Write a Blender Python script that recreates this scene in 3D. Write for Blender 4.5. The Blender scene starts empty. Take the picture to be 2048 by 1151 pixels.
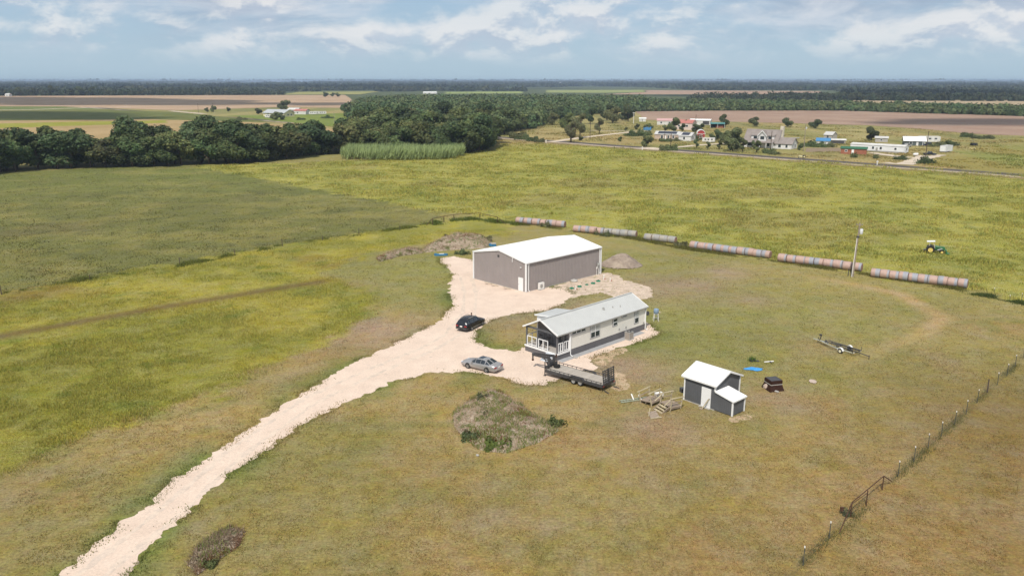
import bpy, math, random
import numpy as np
from mathutils import Vector, Matrix

random.seed(11)
RNG = np.random.default_rng(11)
SC = bpy.context.scene
COL = SC.collection
rad = math.radians

# ------------------------------------------------------------------ camera
EYE = 32.0                      # drone height above the field, metres
FOC, HORIZON, CX, CY = 1600.0, 161.0, 1024.0, 575.5
PITCH = math.atan((CY - HORIZON) / FOC)
cam_data = bpy.data.cameras.new('camera')
cam_data.sensor_width = 36.0
cam_data.lens = FOC / 2048.0 * 36.0
cam_data.clip_start = 0.5
cam_data.clip_end = 150000.0
cam = bpy.data.objects.new('camera', cam_data)
COL.objects.link(cam)
cam.location = (0, 0, EYE)
cam.rotation_euler = (math.pi / 2 - PITCH, 0, 0)
SC.camera = cam

# ------------------------------------------------------------------ sky and sun
SUN_AZ, SUN_EL = rad(-163.0), rad(52.0)      # azimuth clockwise from +Y (the view direction)
SUN_DIR = Vector((math.sin(SUN_AZ) * math.cos(SUN_EL), math.cos(SUN_AZ) * math.cos(SUN_EL), math.sin(SUN_EL)))
sun_data = bpy.data.lights.new('sun', 'SUN')
sun_data.energy = 3.9
sun_data.angle = rad(0.55)
sun_data.color = (1.0, 0.94, 0.85)
sun = bpy.data.objects.new('sun', sun_data)
COL.objects.link(sun)
sun.rotation_euler = (-SUN_DIR).to_track_quat('-Z', 'Y').to_euler()

world = bpy.data.worlds.new('World')
SC.world = world
world.use_nodes = True
wn, wl = world.node_tree.nodes, world.node_tree.links
wn.clear()


def wnode(t, **kw):
    n = wn.new(t)
    for k, v in kw.items():
        setattr(n, k, v)
    return n


def wmath(op, a, b=None, c=None):
    n = wnode('ShaderNodeMath', operation=op)
    for i, x in enumerate((a, b, c)):
        if x is None:
            continue
        if isinstance(x, (int, float)):
            n.inputs[i].default_value = x
        else:
            wl.new(x, n.inputs[i])
    return n.outputs[0]


def wnoise(vec, scale, detail, rough=0.55, dist=0.0):
    n = wnode('ShaderNodeTexNoise')
    n.inputs['Scale'].default_value = scale
    n.inputs['Detail'].default_value = detail
    n.inputs['Roughness'].default_value = rough
    n.inputs['Distortion'].default_value = dist
    wl.new(vec, n.inputs['Vector'])
    return n.outputs[0]


def wsmooth(x, lo, hi):
    n = wnode('ShaderNodeMapRange', interpolation_type='SMOOTHSTEP')
    wl.new(x, n.inputs[0])
    n.inputs[1].default_value, n.inputs[2].default_value = lo, hi
    return n.outputs[0]


def wmap(vec, scale, loc=(0, 0, 0)):
    n = wnode('ShaderNodeMapping')
    n.inputs['Scale'].default_value = scale
    n.inputs['Location'].default_value = loc
    wl.new(vec, n.inputs[0])
    return n.outputs[0]


def wmix(fac, a, b):
    n = wnode('ShaderNodeMix', data_type='RGBA')
    for x, i in ((fac, 0), (a, 6), (b, 7)):
        if isinstance(x, (int, float)):
            n.inputs[i].default_value = x
        elif isinstance(x, tuple):
            n.inputs[i].default_value = x
        else:
            wl.new(x, n.inputs[i])
    return n.outputs[2]


sky = wnode('ShaderNodeTexSky', sky_type='NISHITA')
sky.sun_disc = False
sky.sun_elevation = SUN_EL
sky.sun_rotation = SUN_AZ
sky.air_density, sky.dust_density, sky.ozone_density = 1.0, 1.2, 1.5
tc = wnode('ShaderNodeTexCoord')
d = tc.outputs['Generated']
sep = wnode('ShaderNodeSeparateXYZ')
wl.new(d, sep.inputs[0])
elev = sep.outputs[2]
# towers of cumulus, a grey deck above them and thin veils between, the same all the way round
m1 = wmap(d, (1.0, 1.0, 2.0), (3.1, 1.4, 0.35))
m1b = wmap(d, (1.0, 1.0, 2.0), (3.1, 1.4, 0.372))
n1 = wnoise(m1, 9.0, 10.0, 0.58, 0.2)
n1b = wnoise(m1b, 9.0, 10.0, 0.58, 0.2)
n2 = wnoise(wmap(d, (1.0, 1.0, 3.6), (7.7, 0.3, 0.0)), 4.2, 9.0, 0.54, 0.3)
n3 = wnoise(wmap(d, (1.0, 1.0, 4.5), (1.7, 5.3, 2.0)), 8.0, 9.0, 0.6, 0.5)
nlow = wsmooth(elev, 0.012, 0.05)
cum = wmath('MULTIPLY', wsmooth(n1, 0.42, 0.60), nlow)
deck = wmath('MULTIPLY', wsmooth(n2, 0.38, 0.56), wsmooth(elev, 0.02, 0.10))
veil = wmath('MULTIPLY', wsmooth(n3, 0.42, 0.75), wsmooth(elev, 0.0, 0.06))
lit = wmath('MULTIPLY_ADD', wmath('SUBTRACT', n1, n1b), 9.0, 0.5)
lit = wsmooth(lit, 0.0, 1.0)
c_cum = wmix(lit, (5.0, 5.7, 6.8, 1), (8.8, 8.7, 8.6, 1))
c_deck = wmix(wsmooth(n3, 0.36, 0.66), (3.5, 4.3, 5.6, 1), (6.9, 7.2, 7.8, 1))
c_veil = (6.6, 7.1, 7.9, 1)
# the clear sky behind is levelled a little by thin high haze
base = wmix(0.85, sky.outputs[0], wmix(wsmooth(elev, 0.0, 0.16), (4.5, 6.1, 7.4, 1), (3.3, 4.9, 6.9, 1)))
s1 = wmix(wmath('MULTIPLY', veil, 0.55), base, c_veil)
s2 = wmix(wmath('MULTIPLY', deck, 0.84), s1, c_deck)
s3 = wmix(wmath('MULTIPLY', cum, 0.66), s2, c_cum)
bg = wnode('ShaderNodeBackground')
wl.new(s3, bg.inputs[0])
bg.inputs[1].default_value = 0.10
wo = wnode('ShaderNodeOutputWorld')
wl.new(bg.outputs[0], wo.inputs[0])

SC.view_settings.view_transform = 'Standard'
SC.view_settings.look = 'None'
SC.view_settings.gamma = 1.0
SC.view_settings.exposure = 0.0
SC.view_settings.use_curve_mapping = False
SC.render.engine = 'CYCLES'
SC.cycles.use_denoising = True
SC.cycles.max_bounces = 5
SC.cycles.diffuse_bounces = 2
SC.cycles.glossy_bounces = 2
SC.cycles.transmission_bounces = 3
SC.cycles.transparent_max_bounces = 6
SC.cycles.volume_bounces = 0
SC.cycles.use_adaptive_sampling = True
SC.cycles.adaptive_threshold = 0.02


# ------------------------------------------------------------------ helpers
def G(px, py, z=0.0):
    """Point of the place at height z that lies under a spot of the photograph."""
    x, y = (px - CX) / FOC, -(py - CY) / FOC
    dz = -math.sin(PITCH) + y * math.cos(PITCH)
    t = (z - EYE) / dz
    return np.array((x * t, (math.cos(PITCH) + y * math.sin(PITCH)) * t))


def G3(px, py, z=0.0):
    g = G(px, py, z)
    return (float(g[0]), float(g[1]), z)


def s2l(r, g=None, b=None, k=1.0):
    """sRGB 0-255 to linear."""
    if g is None:
        r, g, b = r
    out = []
    for c in (r, g, b):
        c /= 255.0
        out.append((c / 12.92 if c <= 0.04045 else ((c + 0.055) / 1.055) ** 2.4) * k)
    return tuple(out)


_lat = RNG.random((8, 256, 256))


def vnoise(x, y, scale, seed=0):
    """smooth value noise in 0..1"""
    g = _lat[seed % 8]
    x = np.asarray(x, float) / scale + seed * 17.3
    y = np.asarray(y, float) / scale + seed * 41.7
    xi, yi = np.floor(x).astype(int), np.floor(y).astype(int)
    fx, fy = x - xi, y - yi
    fx, fy = fx * fx * (3 - 2 * fx), fy * fy * (3 - 2 * fy)
    a, b = g[xi & 255, yi & 255], g[(xi + 1) & 255, yi & 255]
    c, e = g[xi & 255, (yi + 1) & 255], g[(xi + 1) & 255, (yi + 1) & 255]
    return (a * (1 - fx) + b * fx) * (1 - fy) + (c * (1 - fx) + e * fx) * fy


def fbm(x, y, scale, seed=0, octv=4):
    t, a, s = 0.0, 1.0, 0.0
    for o in range(octv):
        t = t + vnoise(x, y, scale / 2 ** o, seed + o) * a
        s += a
        a *= 0.55
    return t / s


def inside(poly, x, y):
    x, y = np.asarray(x), np.asarray(y)
    r = np.zeros(x.shape, bool)
    n = len(poly)
    for i in range(n):
        (x0, y0), (x1, y1) = poly[i], poly[(i + 1) % n]
        if y0 == y1:
            continue
        c = ((y0 > y) != (y1 > y)) & (x < (x1 - x0) * (y - y0) / (y1 - y0) + x0)
        r ^= c
    return r


def pdist(line, x, y):
    """distance to a polyline"""
    best = np.full(np.shape(x), 1e9)
    for (x0, y0), (x1, y1) in zip(line[:-1], line[1:]):
        dx, dy = x1 - x0, y1 - y0
        t = np.clip(((x - x0) * dx + (y - y0) * dy) / (dx * dx + dy * dy + 1e-9), 0, 1)
        best = np.minimum(best, np.hypot(x - x0 - t * dx, y - y0 - t * dy))
    return best


def GP(pts):
    return [tuple(float(v) for v in G(*p)) for p in pts]


# ------------------------------------------------------------------ materials
MATS = {}


def mat(name, col, rough=0.7, metal=0.0, var=0.12, scale=2.0, spec=0.25, bump=0.0, bscale=20.0, emit=None):
    if name in MATS:
        return MATS[name]
    m = bpy.data.materials.new(name)
    m.use_nodes = True
    nt = m.node_tree
    b = nt.nodes['Principled BSDF']
    b.inputs['Roughness'].default_value = rough
    b.inputs['Metallic'].default_value = metal
    b.inputs['Specular IOR Level'].default_value = spec
    t = nt.nodes.new('ShaderNodeTexCoord')
    n = nt.nodes.new('ShaderNodeTexNoise')
    n.inputs['Scale'].default_value = scale
    n.inputs['Detail'].default_value = 5.0
    n.inputs['Roughness'].default_value = 0.6
    nt.links.new(t.outputs['Object'], n.inputs['Vector'])
    mx = nt.nodes.new('ShaderNodeMix')
    mx.data_type = 'RGBA'
    mr = nt.nodes.new('ShaderNodeMapRange')
    mr.inputs[1].default_value, mr.inputs[2].default_value = 0.3, 0.7
    nt.links.new(n.outputs[0], mr.inputs[0])
    nt.links.new(mr.outputs[0], mx.inputs[0])
    mx.inputs[6].default_value = tuple(min(1, c * (1 - var)) for c in col) + (1,)
    mx.inputs[7].default_value = tuple(min(1, c * (1 + var)) for c in col) + (1,)
    nt.links.new(mx.outputs[2], b.inputs['Base Color'])
    if bump:
        n2 = nt.nodes.new('ShaderNodeTexNoise')
        n2.inputs['Scale'].default_value = bscale
        n2.inputs['Detail'].default_value = 4.0
        nt.links.new(t.outputs['Object'], n2.inputs['Vector'])
        bp = nt.nodes.new('ShaderNodeBump')
        bp.inputs['Strength'].default_value = bump
        bp.inputs['Distance'].default_value = 0.05
        nt.links.new(n2.outputs[0], bp.inputs['Height'])
        nt.links.new(bp.outputs[0], b.inputs['Normal'])
    MATS[name] = m
    return m


def leafmat(name, transl=0.3, objvar=0.25, rough=0.65, gain=1.0):
    """colour from the mesh's 'tint' attribute, varied a little from plant to plant"""
    if name in MATS:
        return MATS[name]
    m = bpy.data.materials.new(name)
    m.use_nodes = True
    nt = m.node_tree
    b = nt.nodes['Principled BSDF']
    b.inputs['Roughness'].default_value = rough
    b.inputs['Specular IOR Level'].default_value = 0.15
    a = nt.nodes.new('ShaderNodeAttribute')
    a.attribute_name = 'tint'
    oi = nt.nodes.new('ShaderNodeObjectInfo')
    hs = nt.nodes.new('ShaderNodeHueSaturation')
    mr = nt.nodes.new('ShaderNodeMapRange')
    mr.inputs[3].default_value, mr.inputs[4].default_value = gain * (1 - objvar), gain * (1 + objvar)
    nt.links.new(oi.outputs['Random'], mr.inputs[0])
    nt.links.new(mr.outputs[0], hs.inputs['Value'])
    mr2 = nt.nodes.new('ShaderNodeMapRange')
    mr2.inputs[3].default_value, mr2.inputs[4].default_value = 0.5 - 0.05 * objvar, 0.5 + 0.06 * objvar
    fr = nt.nodes.new('ShaderNodeMath')
    fr.operation = 'FRACT'
    mu = nt.nodes.new('ShaderNodeMath')
    mu.operation = 'MULTIPLY'
    mu.inputs[1].default_value = 7.31
    nt.links.new(oi.outputs['Random'], mu.inputs[0])
    nt.links.new(mu.outputs[0], fr.inputs[0])
    nt.links.new(fr.outputs[0], mr2.inputs[0])
    nt.links.new(mr2.outputs[0], hs.inputs['Hue'])
    nt.links.new(a.outputs['Color'], hs.inputs['Color'])
    nt.links.new(hs.outputs[0], b.inputs['Base Color'])
    tr = nt.nodes.new('ShaderNodeBsdfTranslucent')
    nt.links.new(hs.outputs[0], tr.inputs[0])
    ms = nt.nodes.new('ShaderNodeMixShader')
    ms.inputs[0].default_value = transl
    nt.links.new(b.outputs[0], ms.inputs[1])
    nt.links.new(tr.outputs[0], ms.inputs[2])
    out = nt.nodes['Material Output']
    nt.links.new(ms.outputs[0], out.inputs[0])
    MATS[name] = m
    return m


# ------------------------------------------------------------------ object helpers
def tag(o, label=None, cat=None, group=None, kind=None):
    if label:
        o['label'] = label
    if cat:
        o['category'] = cat
    if group:
        o['group'] = group
    if kind:
        o['kind'] = kind
    return o


def thing(name, label, cat, loc=(0, 0, 0), rz=0.0, group=None, scale=1.0):
    o = bpy.data.objects.new(name, None)
    o.empty_display_size = 0.3
    COL.objects.link(o)
    o.location = loc if len(loc) == 3 else (loc[0], loc[1], 0)
    o.rotation_euler = (0, 0, rz)
    o.scale = (scale,) * 3
    return tag(o, label, cat, group)


def copy_tree(o, parent=None):
    c = o.copy()
    COL.objects.link(c)
    c.parent = parent
    for ch in list(o.children):
        copy_tree(ch, c)
    return c


class MB:
    def __init__(s):
        s.v, s.f = [], []

    def add(s, vs, fs):
        o = len(s.v)
        s.v += [tuple(float(c) for c in p) for p in vs]
        s.f += [tuple(o + i for i in f) for f in fs]
        return s

    def box(s, c, size, rz=0.0, M=None):
        hx, hy, hz = size[0] / 2, size[1] / 2, size[2] / 2
        vs = [Vector((x * hx, y * hy, z * hz)) for z in (-1, 1) for y in (-1, 1) for x in (-1, 1)]
        R = M if M is not None else Matrix.Rotation(rz, 3, 'Z')
        vs = [R @ p + Vector(c) for p in vs]
        return s.add(vs, [(0, 2, 3, 1), (4, 5, 7, 6), (0, 1, 5, 4), (2, 6, 7, 3), (1, 3, 7, 5), (0, 4, 6, 2)])

    def beam(s, p0, p1, w, h, up=(0, 0, 1)):
        """rectangular bar from p0 to p1"""
        p0, p1 = Vector(p0), Vector(p1)
        a = (p1 - p0).normalized()
        u = Vector(up)
        if abs(a.dot(u)) > 0.98:
            u = Vector((1, 0, 0))
        sd = a.cross(u).normalized()
        u = sd.cross(a).normalized()
        vs = []
        for p in (p0, p1):
            for i, j in ((-1, -1), (1, -1), (1, 1), (-1, 1)):
                vs.append(p + sd * (i * w / 2) + u * (j * h / 2))
        return s.add(vs, [(3, 2, 1, 0), (4, 5, 6, 7), (0, 1, 5, 4), (1, 2, 6, 5), (2, 3, 7, 6), (3, 0, 4, 7)])

    def tube(s, p0, p1, r, n=8, r2=None):
        return s.path([p0, p1], [r, r if r2 is None else r2], n)

    def path(s, pts, rs, n=8):
        pts = [Vector(p) for p in pts]
        if isinstance(rs, (int, float)):
            rs = [rs] * len(pts)
        vs, fs = [], []
        for i, p in enumerate(pts):
            a = (pts[min(i + 1, len(pts) - 1)] - pts[max(i - 1, 0)]).normalized()
            u = Vector((0, 0, 1)) if abs(a.z) < 0.9 else Vector((1, 0, 0))
            x = a.cross(u).normalized()
            y = x.cross(a).normalized()
            for k in range(n):
                t = 2 * math.pi * k / n
                vs.append(p + (x * math.cos(t) + y * math.sin(t)) * rs[i])
        for i in range(len(pts) - 1):
            for k in range(n):
                k2 = (k + 1) % n
                fs.append((i * n + k, (i + 1) * n + k, (i + 1) * n + k2, i * n + k2))
        fs.append(tuple(range(n)))
        fs.append(tuple((len(pts) - 1) * n + k for k in reversed(range(n))))
        return s.add(vs, fs)

    def lathe(s, prof, n=16, M=None, c=(0, 0, 0)):
        """prof: [(r,z)] about the local Z axis"""
        vs, fs = [], []
        for r, z in prof:
            for k in range(n):
                t = 2 * math.pi * k / n
                vs.append(Vector((r * math.cos(t), r * math.sin(t), z)))
        if M is not None:
            vs = [M @ p for p in vs]
        vs = [p + Vector(c) for p in vs]
        for i in range(len(prof) - 1):
            for k in range(n):
                k2 = (k + 1) % n
                fs.append((i * n + k, i * n + k2, (i + 1) * n + k2, (i + 1) * n + k))
        if prof[0][0] > 1e-4:
            fs.append(tuple(reversed(range(n))))
        if prof[-1][0] > 1e-4:
            fs.append(tuple((len(prof) - 1) * n + k for k in range(n)))
        return s.add(vs, fs)

    def slab(s, q, t):
        """slab with top face q (4 points, any order round) and thickness t downwards along its normal"""
        q = [Vector(p) for p in q]
        nn = (q[1] - q[0]).cross(q[2] - q[0]).normalized()
        b = [p - nn * t for p in q]
        k = len(q)
        fs = [tuple(range(k)), tuple(reversed(range(k, 2 * k)))]
        fs += [(i, i + k, (i + 1) % k + k, (i + 1) % k) for i in range(k)]
        return s.add(q + b, fs)

    def prism(s, pts, a, b, ax='x'):
        """polygon pts (2-D) pushed along an axis from a to b: x -> (a, p0, p1), y -> (p0, a, p1), z -> (p0, p1, a)"""
        def m(p, t):
            return {'x': (t, p[0], p[1]), 'y': (p[0], t, p[1]), 'z': (p[0], p[1], t)}[ax]
        k = len(pts)
        vs = [m(p, a) for p in pts] + [m(p, b) for p in pts]
        fs = [tuple(range(k)), tuple(reversed(range(k, 2 * k)))]
        fs += [(i, i + k, (i + 1) % k + k, (i + 1) % k) for i in range(k)]
        return s.add(vs, fs)

    def ribbed(s, o, u, L, lo, hi, nrm, pitch=0.3, d=0.03, up=(0, 0, 1)):
        """one sheet of ribbed metal: runs from o along u for L; its ribs run along up from lo(s) to hi(s)"""
        o, u, nrm, up = Vector(o), Vector(u).normalized(), Vector(nrm).normalized(), Vector(up)
        n = max(1, round(L / pitch))
        p = L / n
        prof = [(0.0, 0)]
        for i in range(n):
            x = i * p
            prof += [(x + p * 0.36, 0), (x + p * 0.42, 1), (x + p * 0.58, 1), (x + p * 0.64, 0)]
        prof.append((L, 0))
        vs, fs = [], []
        for x, h in prof:
            vs.append(o + u * x + nrm * (d * h) + up * lo(x))
            vs.append(o + u * x + nrm * (d * h) + up * hi(x))
        for i in range(len(prof) - 1):
            fs.append((2 * i, 2 * i + 2, 2 * i + 3, 2 * i + 1))
        return s.add(vs, fs)

    def ell(s, c, r, n=10, m=6, jit=0.0, rnd=random):
        prof = []
        vs, fs = [], []
        for i in range(m + 1):
            ph = -math.pi / 2 + math.pi * i / m
            for k in range(n):
                t = 2 * math.pi * k / n
                j = 1 + rnd.uniform(-jit, jit)
                vs.append((c[0] + r[0] * j * math.cos(ph) * math.cos(t), c[1] + r[1] * j * math.cos(ph) * math.sin(t), c[2] + r[2] * j * math.sin(ph)))
        for i in range(m):
            for k in range(n):
                k2 = (k + 1) % n
                fs.append((i * n + k, i * n + k2, (i + 1) * n + k2, (i + 1) * n + k))
        return s.add(vs, fs)

    def mesh(s, name, m, smooth=False):
        me = bpy.data.meshes.new(name)
        me.from_pydata(s.v, [], s.f)
        me.update()
        if smooth:
            me.polygons.foreach_set('use_smooth', [True] * len(me.polygons))
        if m is not None:
            me.materials.append(m)
        return me

    def build(s, name, m, parent=None, smooth=False, label=None):
        o = bpy.data.objects.new(name, s.mesh(name, m, smooth))
        COL.objects.link(o)
        o.parent = parent
        if label:
            o['label'] = label
        return o


def share(name, me, parent, loc=(0, 0, 0), rot=(0, 0, 0), scale=(1, 1, 1)):
    """another piece that uses a mesh already made"""
    o = bpy.data.objects.new(name, me)
    COL.objects.link(o)
    o.parent = parent
    o.location, o.rotation_euler, o.scale = loc, rot, scale
    return o


def tri_mesh(name, V, T, tint=None, m=None, quads=False):
    """big numpy mesh: V (n,3), T (k,3)"""
    me = bpy.data.meshes.new(name)
    k = T.shape[1]
    me.vertices.add(len(V))
    me.vertices.foreach_set('co', np.ascontiguousarray(V, np.float32).ravel())
    me.loops.add(T.size)
    me.loops.foreach_set('vertex_index', np.ascontiguousarray(T, np.int32).ravel())
    me.polygons.add(len(T))
    me.polygons.foreach_set('loop_start', np.arange(0, T.size, k, dtype=np.int32))
    if tint is not None:
        a = me.attributes.new('tint', 'FLOAT_COLOR', 'POINT')
        c = np.ones((len(V), 4), np.float32)
        c[:, :3] = tint
        a.data.foreach_set('color', c.ravel())
    me.update(calc_edges=True)
    if m is not None:
        me.materials.append(m)
    return me


def link(name, me, parent=None, label=None, cat=None, group=None, kind=None):
    o = bpy.data.objects.new(name, me)
    COL.objects.link(o)
    o.parent = parent
    return tag(o, label, cat, group, kind)


def unit(n):
    v = RNG.normal(size=(n, 3))
    return v / np.linalg.norm(v, axis=1)[:, None]


def blades(P, h, w, col, lean=0.35, lean_dir=None, tipcol=1.25):
    """upright leaf blades: one triangle for each base point"""
    n = len(P)
    a = RNG.random(n) * 2 * math.pi
    dx, dy = np.cos(a), np.sin(a)
    la = RNG.random(n) * 2 * math.pi
    lm = RNG.random(n) * lean
    tx, ty = np.cos(la) * lm, np.sin(la) * lm
    if lean_dir is not None:
        tx, ty = tx + lean_dir[0], ty + lean_dir[1]
    V = np.empty((n, 3, 3))
    V[:, 0] = P - np.stack([dx * w / 2, dy * w / 2, np.zeros(n)], 1)
    V[:, 1] = P + np.stack([dx * w / 2, dy * w / 2, np.zeros(n)], 1)
    V[:, 2] = P + np.stack([tx * h, ty * h, h], 1)
    C = np.repeat(col[:, None, :], 3, 1)
    C[:, 2] *= tipcol
    return V.reshape(-1, 3), np.arange(3 * n).reshape(-1, 3), C.reshape(-1, 3)


# ================================================================== THE GROUND
HAY = GP([(-500, 356), (0, 346), (200, 335), (380, 332), (880, 425), (862, 447), (560, 490), (0, 583), (-500, 672)])
TALL = GP([(-500, 672), (0, 583), (560, 490), (862, 447), (960, 432), (1035, 446), (1028, 468), (945, 476), (900, 478), (760, 503), (640, 545),
           (770, 600), (700, 662), (430, 772), (200, 862), (0, 942), (-500, 1160)])
BACK = GP([(380, 332), (700, 322), (990, 300), (1010, 281), (2048, 350), (2700, 395), (2700, 680), (2048, 603), (1934, 575), (1740, 548),
           (1379, 492), (1031, 443), (960, 432), (880, 425)])
DRIVE = GP([(-130, 1330), (115, 1151), (260, 1030), (400, 920), (560, 812), (700, 728), (800, 682), (868, 650), (906, 612), (898, 575), (906, 545),
            (876, 516), (910, 512), (948, 520), (1010, 540), (1060, 575), (1130, 575), (1145, 590), (1128, 606), (1085, 622), (1040, 626), (985, 638),
            (952, 662), (950, 676), (975, 694), (1030, 702), (1062, 690), (1110, 690), (1180, 660), (1290, 640), (1318, 668), (1262, 688), (1172, 716), (1196, 738), (1150, 744),
            (1098, 768), (1055, 772), (1000, 752), (960, 745), (862, 746), (790, 762), (700, 802), (600, 853), (480, 932), (392, 1010), (300, 1092),
            (245, 1151), (70, 1330)])
ROAD_A, ROAD_B = G(350, 227.7), G(2048, 352)
ROAD_D = (ROAD_B - ROAD_A) / np.linalg.norm(ROAD_B - ROAD_A)
ROAD = [tuple(ROAD_A - ROAD_D * 500), tuple(ROAD_B + ROAD_D * 300)]
TRACK = GP([(1150, 477), (1290, 500), (1500, 532), (1700, 567), (1800, 588), (1884, 634), (1850, 664), (1760, 702), (1690, 726)])
SLOPE = GP([(1848, 330), (1900, 308), (2048, 277), (2700, 292), (2700, 388), (2048, 347)])
WHEELRUT = GP([(-300, 722), (0, 672), (300, 618), (640, 563)])
HOME_C, GAR_C = G(1170, 680), G(1080, 545)


def C(r, g, b):
    return np.array(s2l(r, g, b))


def lerp(a, b, t):
    t = np.asarray(t)[:, None]
    return a * (1 - t) + b * t


def sstep(x, a, b):
    t = np.clip((x - a) / (b - a), 0, 1)
    return t * t * (3 - 2 * t)


def zones(x, y):
    wx = x + (fbm(x, y, 7, 1) - 0.5) * 6.0 + RNG.normal(0, 0.9, np.shape(x))
    wy = y + (fbm(x, y, 7, 3) - 0.5) * 6.0 + RNG.normal(0, 0.9, np.shape(x))
    return inside(HAY, wx, wy), inside(TALL, wx, wy), inside(BACK, wx, wy)


def tint(x, y):
    """what the turf is like, place by place: kind of grass, dryness, bare soil"""
    x, y = np.asarray(x, float), np.asarray(y, float)
    hay, tall, back = zones(x, y)
    n1, n2, n3 = fbm(x, y, 26, 0), fbm(x, y, 9, 2), fbm(x, y, 2.6, 4, 3)
    # mown yard: tan stubble with greener and browner patches
    c = lerp(C(164, 143, 94), C(148, 139, 85), sstep(n1, 0.34, 0.66))
    c = lerp(c, C(158, 126, 86), sstep(n2, 0.58, 0.80) * 0.4)
    c = lerp(c, C(132, 130, 76), sstep(n3, 0.50, 0.78) * 0.7)
    c = lerp(c, C(160, 142, 112), sstep(fbm(x, y, 5, 6), 0.62, 0.78) * 0.5)
    # browner towards the lower right and along the drive's verge, greener round the home
    c = lerp(c, C(138, 111, 72), sstep(x - (y - 60) * 0.35, 12, 48) * sstep(-y, -105, -70) * 0.62)
    c = lerp(c, C(134, 134, 78), np.exp(-((x - HOME_C[0] - 12) ** 2 + (y - HOME_C[1] - 2) ** 2) / 260) * 0.55)
    c = lerp(c, C(144, 141, 82), sstep(y, 96, 118) * 0.5)
    c = lerp(c, C(146, 116, 74), sstep(-y, -88, -52) * 0.24)
    dd = pdist(DRIVE, x, y)
    c = lerp(c, C(112, 124, 66), np.exp(-(dd / 2.2) ** 2) * sstep(fbm(x, y, 6, 5), 0.35, 0.6) * 0.8)
    # the bare, trampled bits
    for (px, py, r, a) in ((760, 660, 7, .8), (670, 575, 5, .55), (1245, 740, 5.5, .85), (1450, 545, 5, .7), (1330, 575, 9, .6), (1140, 610, 6, .6), (1020, 640, 5, .45),
                           (1310, 855, 4.0, .6), (1560, 800, 4, .5), (1395, 570, 4, .5), (1500, 600, 4, .5), (560, 700, 4, .3), (1640, 690, 3, .4)):
        g = G(px, py)
        c = lerp(c, C(166, 142, 120), np.clip(np.exp(-((x - g[0]) ** 2 + (y - g[1]) ** 2) / (r * r)) * a * (0.4 + 1.2 * n3), 0, 1))
    c = lerp(c, C(180, 154, 110), np.exp(-(pdist(TRACK, x, y) / 1.4) ** 2) * (0.24 + 0.85 * sstep(x, 46, 62)) * (0.5 + n3))
    # hay meadow, already cut
    h = lerp(C(118, 118, 68), C(136, 130, 76), sstep(n2, 0.4, 0.7))
    h = lerp(h, C(116, 108, 74), sstep(n1, 0.60, 0.75) * 0.6)
    h = lerp(h, C(116, 124, 66), sstep(y, 190, 290) * 0.6)
    h = lerp(h, C(144, 136, 82), sstep(fbm(x, y * 2.2, 14, 6), 0.55, 0.75) * 0.5)
    h = lerp(h, C(98, 100, 66), sstep(fbm(x, y, 4, 5, 3), 0.58, 0.78) * 0.5)
    c[hay] = h[hay]
    # rank grass left of the drive
    t = lerp(C(146, 142, 68), C(164, 154, 74), sstep(n2, 0.35, 0.65))
    t = lerp(t, C(140, 118, 70), sstep(n1, 0.56, 0.72) * 0.7)
    t = lerp(t, C(116, 128, 58), sstep(n3, 0.6, 0.85) * 0.6)
    t = lerp(t, C(112, 92, 58), np.exp(-(pdist(WHEELRUT, x, y) / 1.6) ** 2) * 0.85)
    c[tall] = t[tall]
    # the big field behind the bales
    b = lerp(C(152, 150, 76), C(168, 161, 84), sstep(n2, 0.35, 0.65))
    b = lerp(b, C(130, 138, 74), sstep(n3, 0.55, 0.8) * 0.6)
    b = lerp(b, C(152, 142, 86), sstep(n1, 0.60, 0.74) * 0.6)
    c[back] = b[back]
    # beyond the field: rough pasture, then the dark floor of the far woods
    far = (y > 425) | ((x > 0) & (y > 300) & ~back & ~hay)
    f = lerp(C(152, 143, 88), C(168, 154, 102), sstep(fbm(x, y, 60, 2), 0.4, 0.65))
    f = lerp(f, C(120, 126, 66), sstep(fbm(x, y, 25, 3), 0.5, 0.7) * 0.7)
    f = lerp(f, C(170, 148, 100), sstep(fbm(x, y, 40, 6), 0.55, 0.72) * 0.7)
    f = lerp(f, C(104, 110, 60), sstep(fbm(x, y, 9, 5, 3), 0.60, 0.78) * 0.6)
    c[far] = f[far]
    sl = inside(SLOPE, x, y)
    g_ = lerp(C(138, 140, 74), C(150, 138, 76), sstep(n1, 0.4, 0.6))
    c[sl] = g_[sl]
    dk = sstep(y, 900, 1500)
    c = lerp(c, C(88, 96, 62), dk)
    return c


def axis(lo, hi, step, far_lo, far_hi, k=1.35):
    a = list(np.arange(lo, hi + step, step))
    s, p, pre = step, lo, []
    while p > far_lo:
        s *= k
        p -= s
        pre.append(max(p, far_lo))
    s, p, post = step, a[-1], []
    while p < far_hi:
        s *= k
        p += s
        post.append(min(p, far_hi))
    return np.array(pre[::-1] + a + post)


XS = axis(-190, 210, 1.3, -60000, 60000)
YS = axis(36, 300, 1.3, -2000, 60000)
gx, gy = np.meshgrid(XS, YS)
V = np.stack([gx.ravel(), gy.ravel(), np.zeros(gx.size)], 1)
nx, ny = len(XS), len(YS)
ii, jj = np.meshgrid(np.arange(nx - 1), np.arange(ny - 1))
q = (jj * nx + ii).ravel()
Q = np.stack([q, q + 1, q + nx + 1, q + nx], 1)

GT = 0.86     # turf albedo against its sunlit look
m = bpy.data.materials.new('turf')
m.use_nodes = True
nt = m.node_tree
N, Lk = nt.nodes, nt.links
pb = N['Principled BSDF']
pb.inputs['Roughness'].default_value = 0.95
pb.inputs['Specular IOR Level'].default_value = 0.08
at = N.new('ShaderNodeAttribute')
at.attribute_name = 'tint'
geo = N.new('ShaderNodeNewGeometry')


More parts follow.
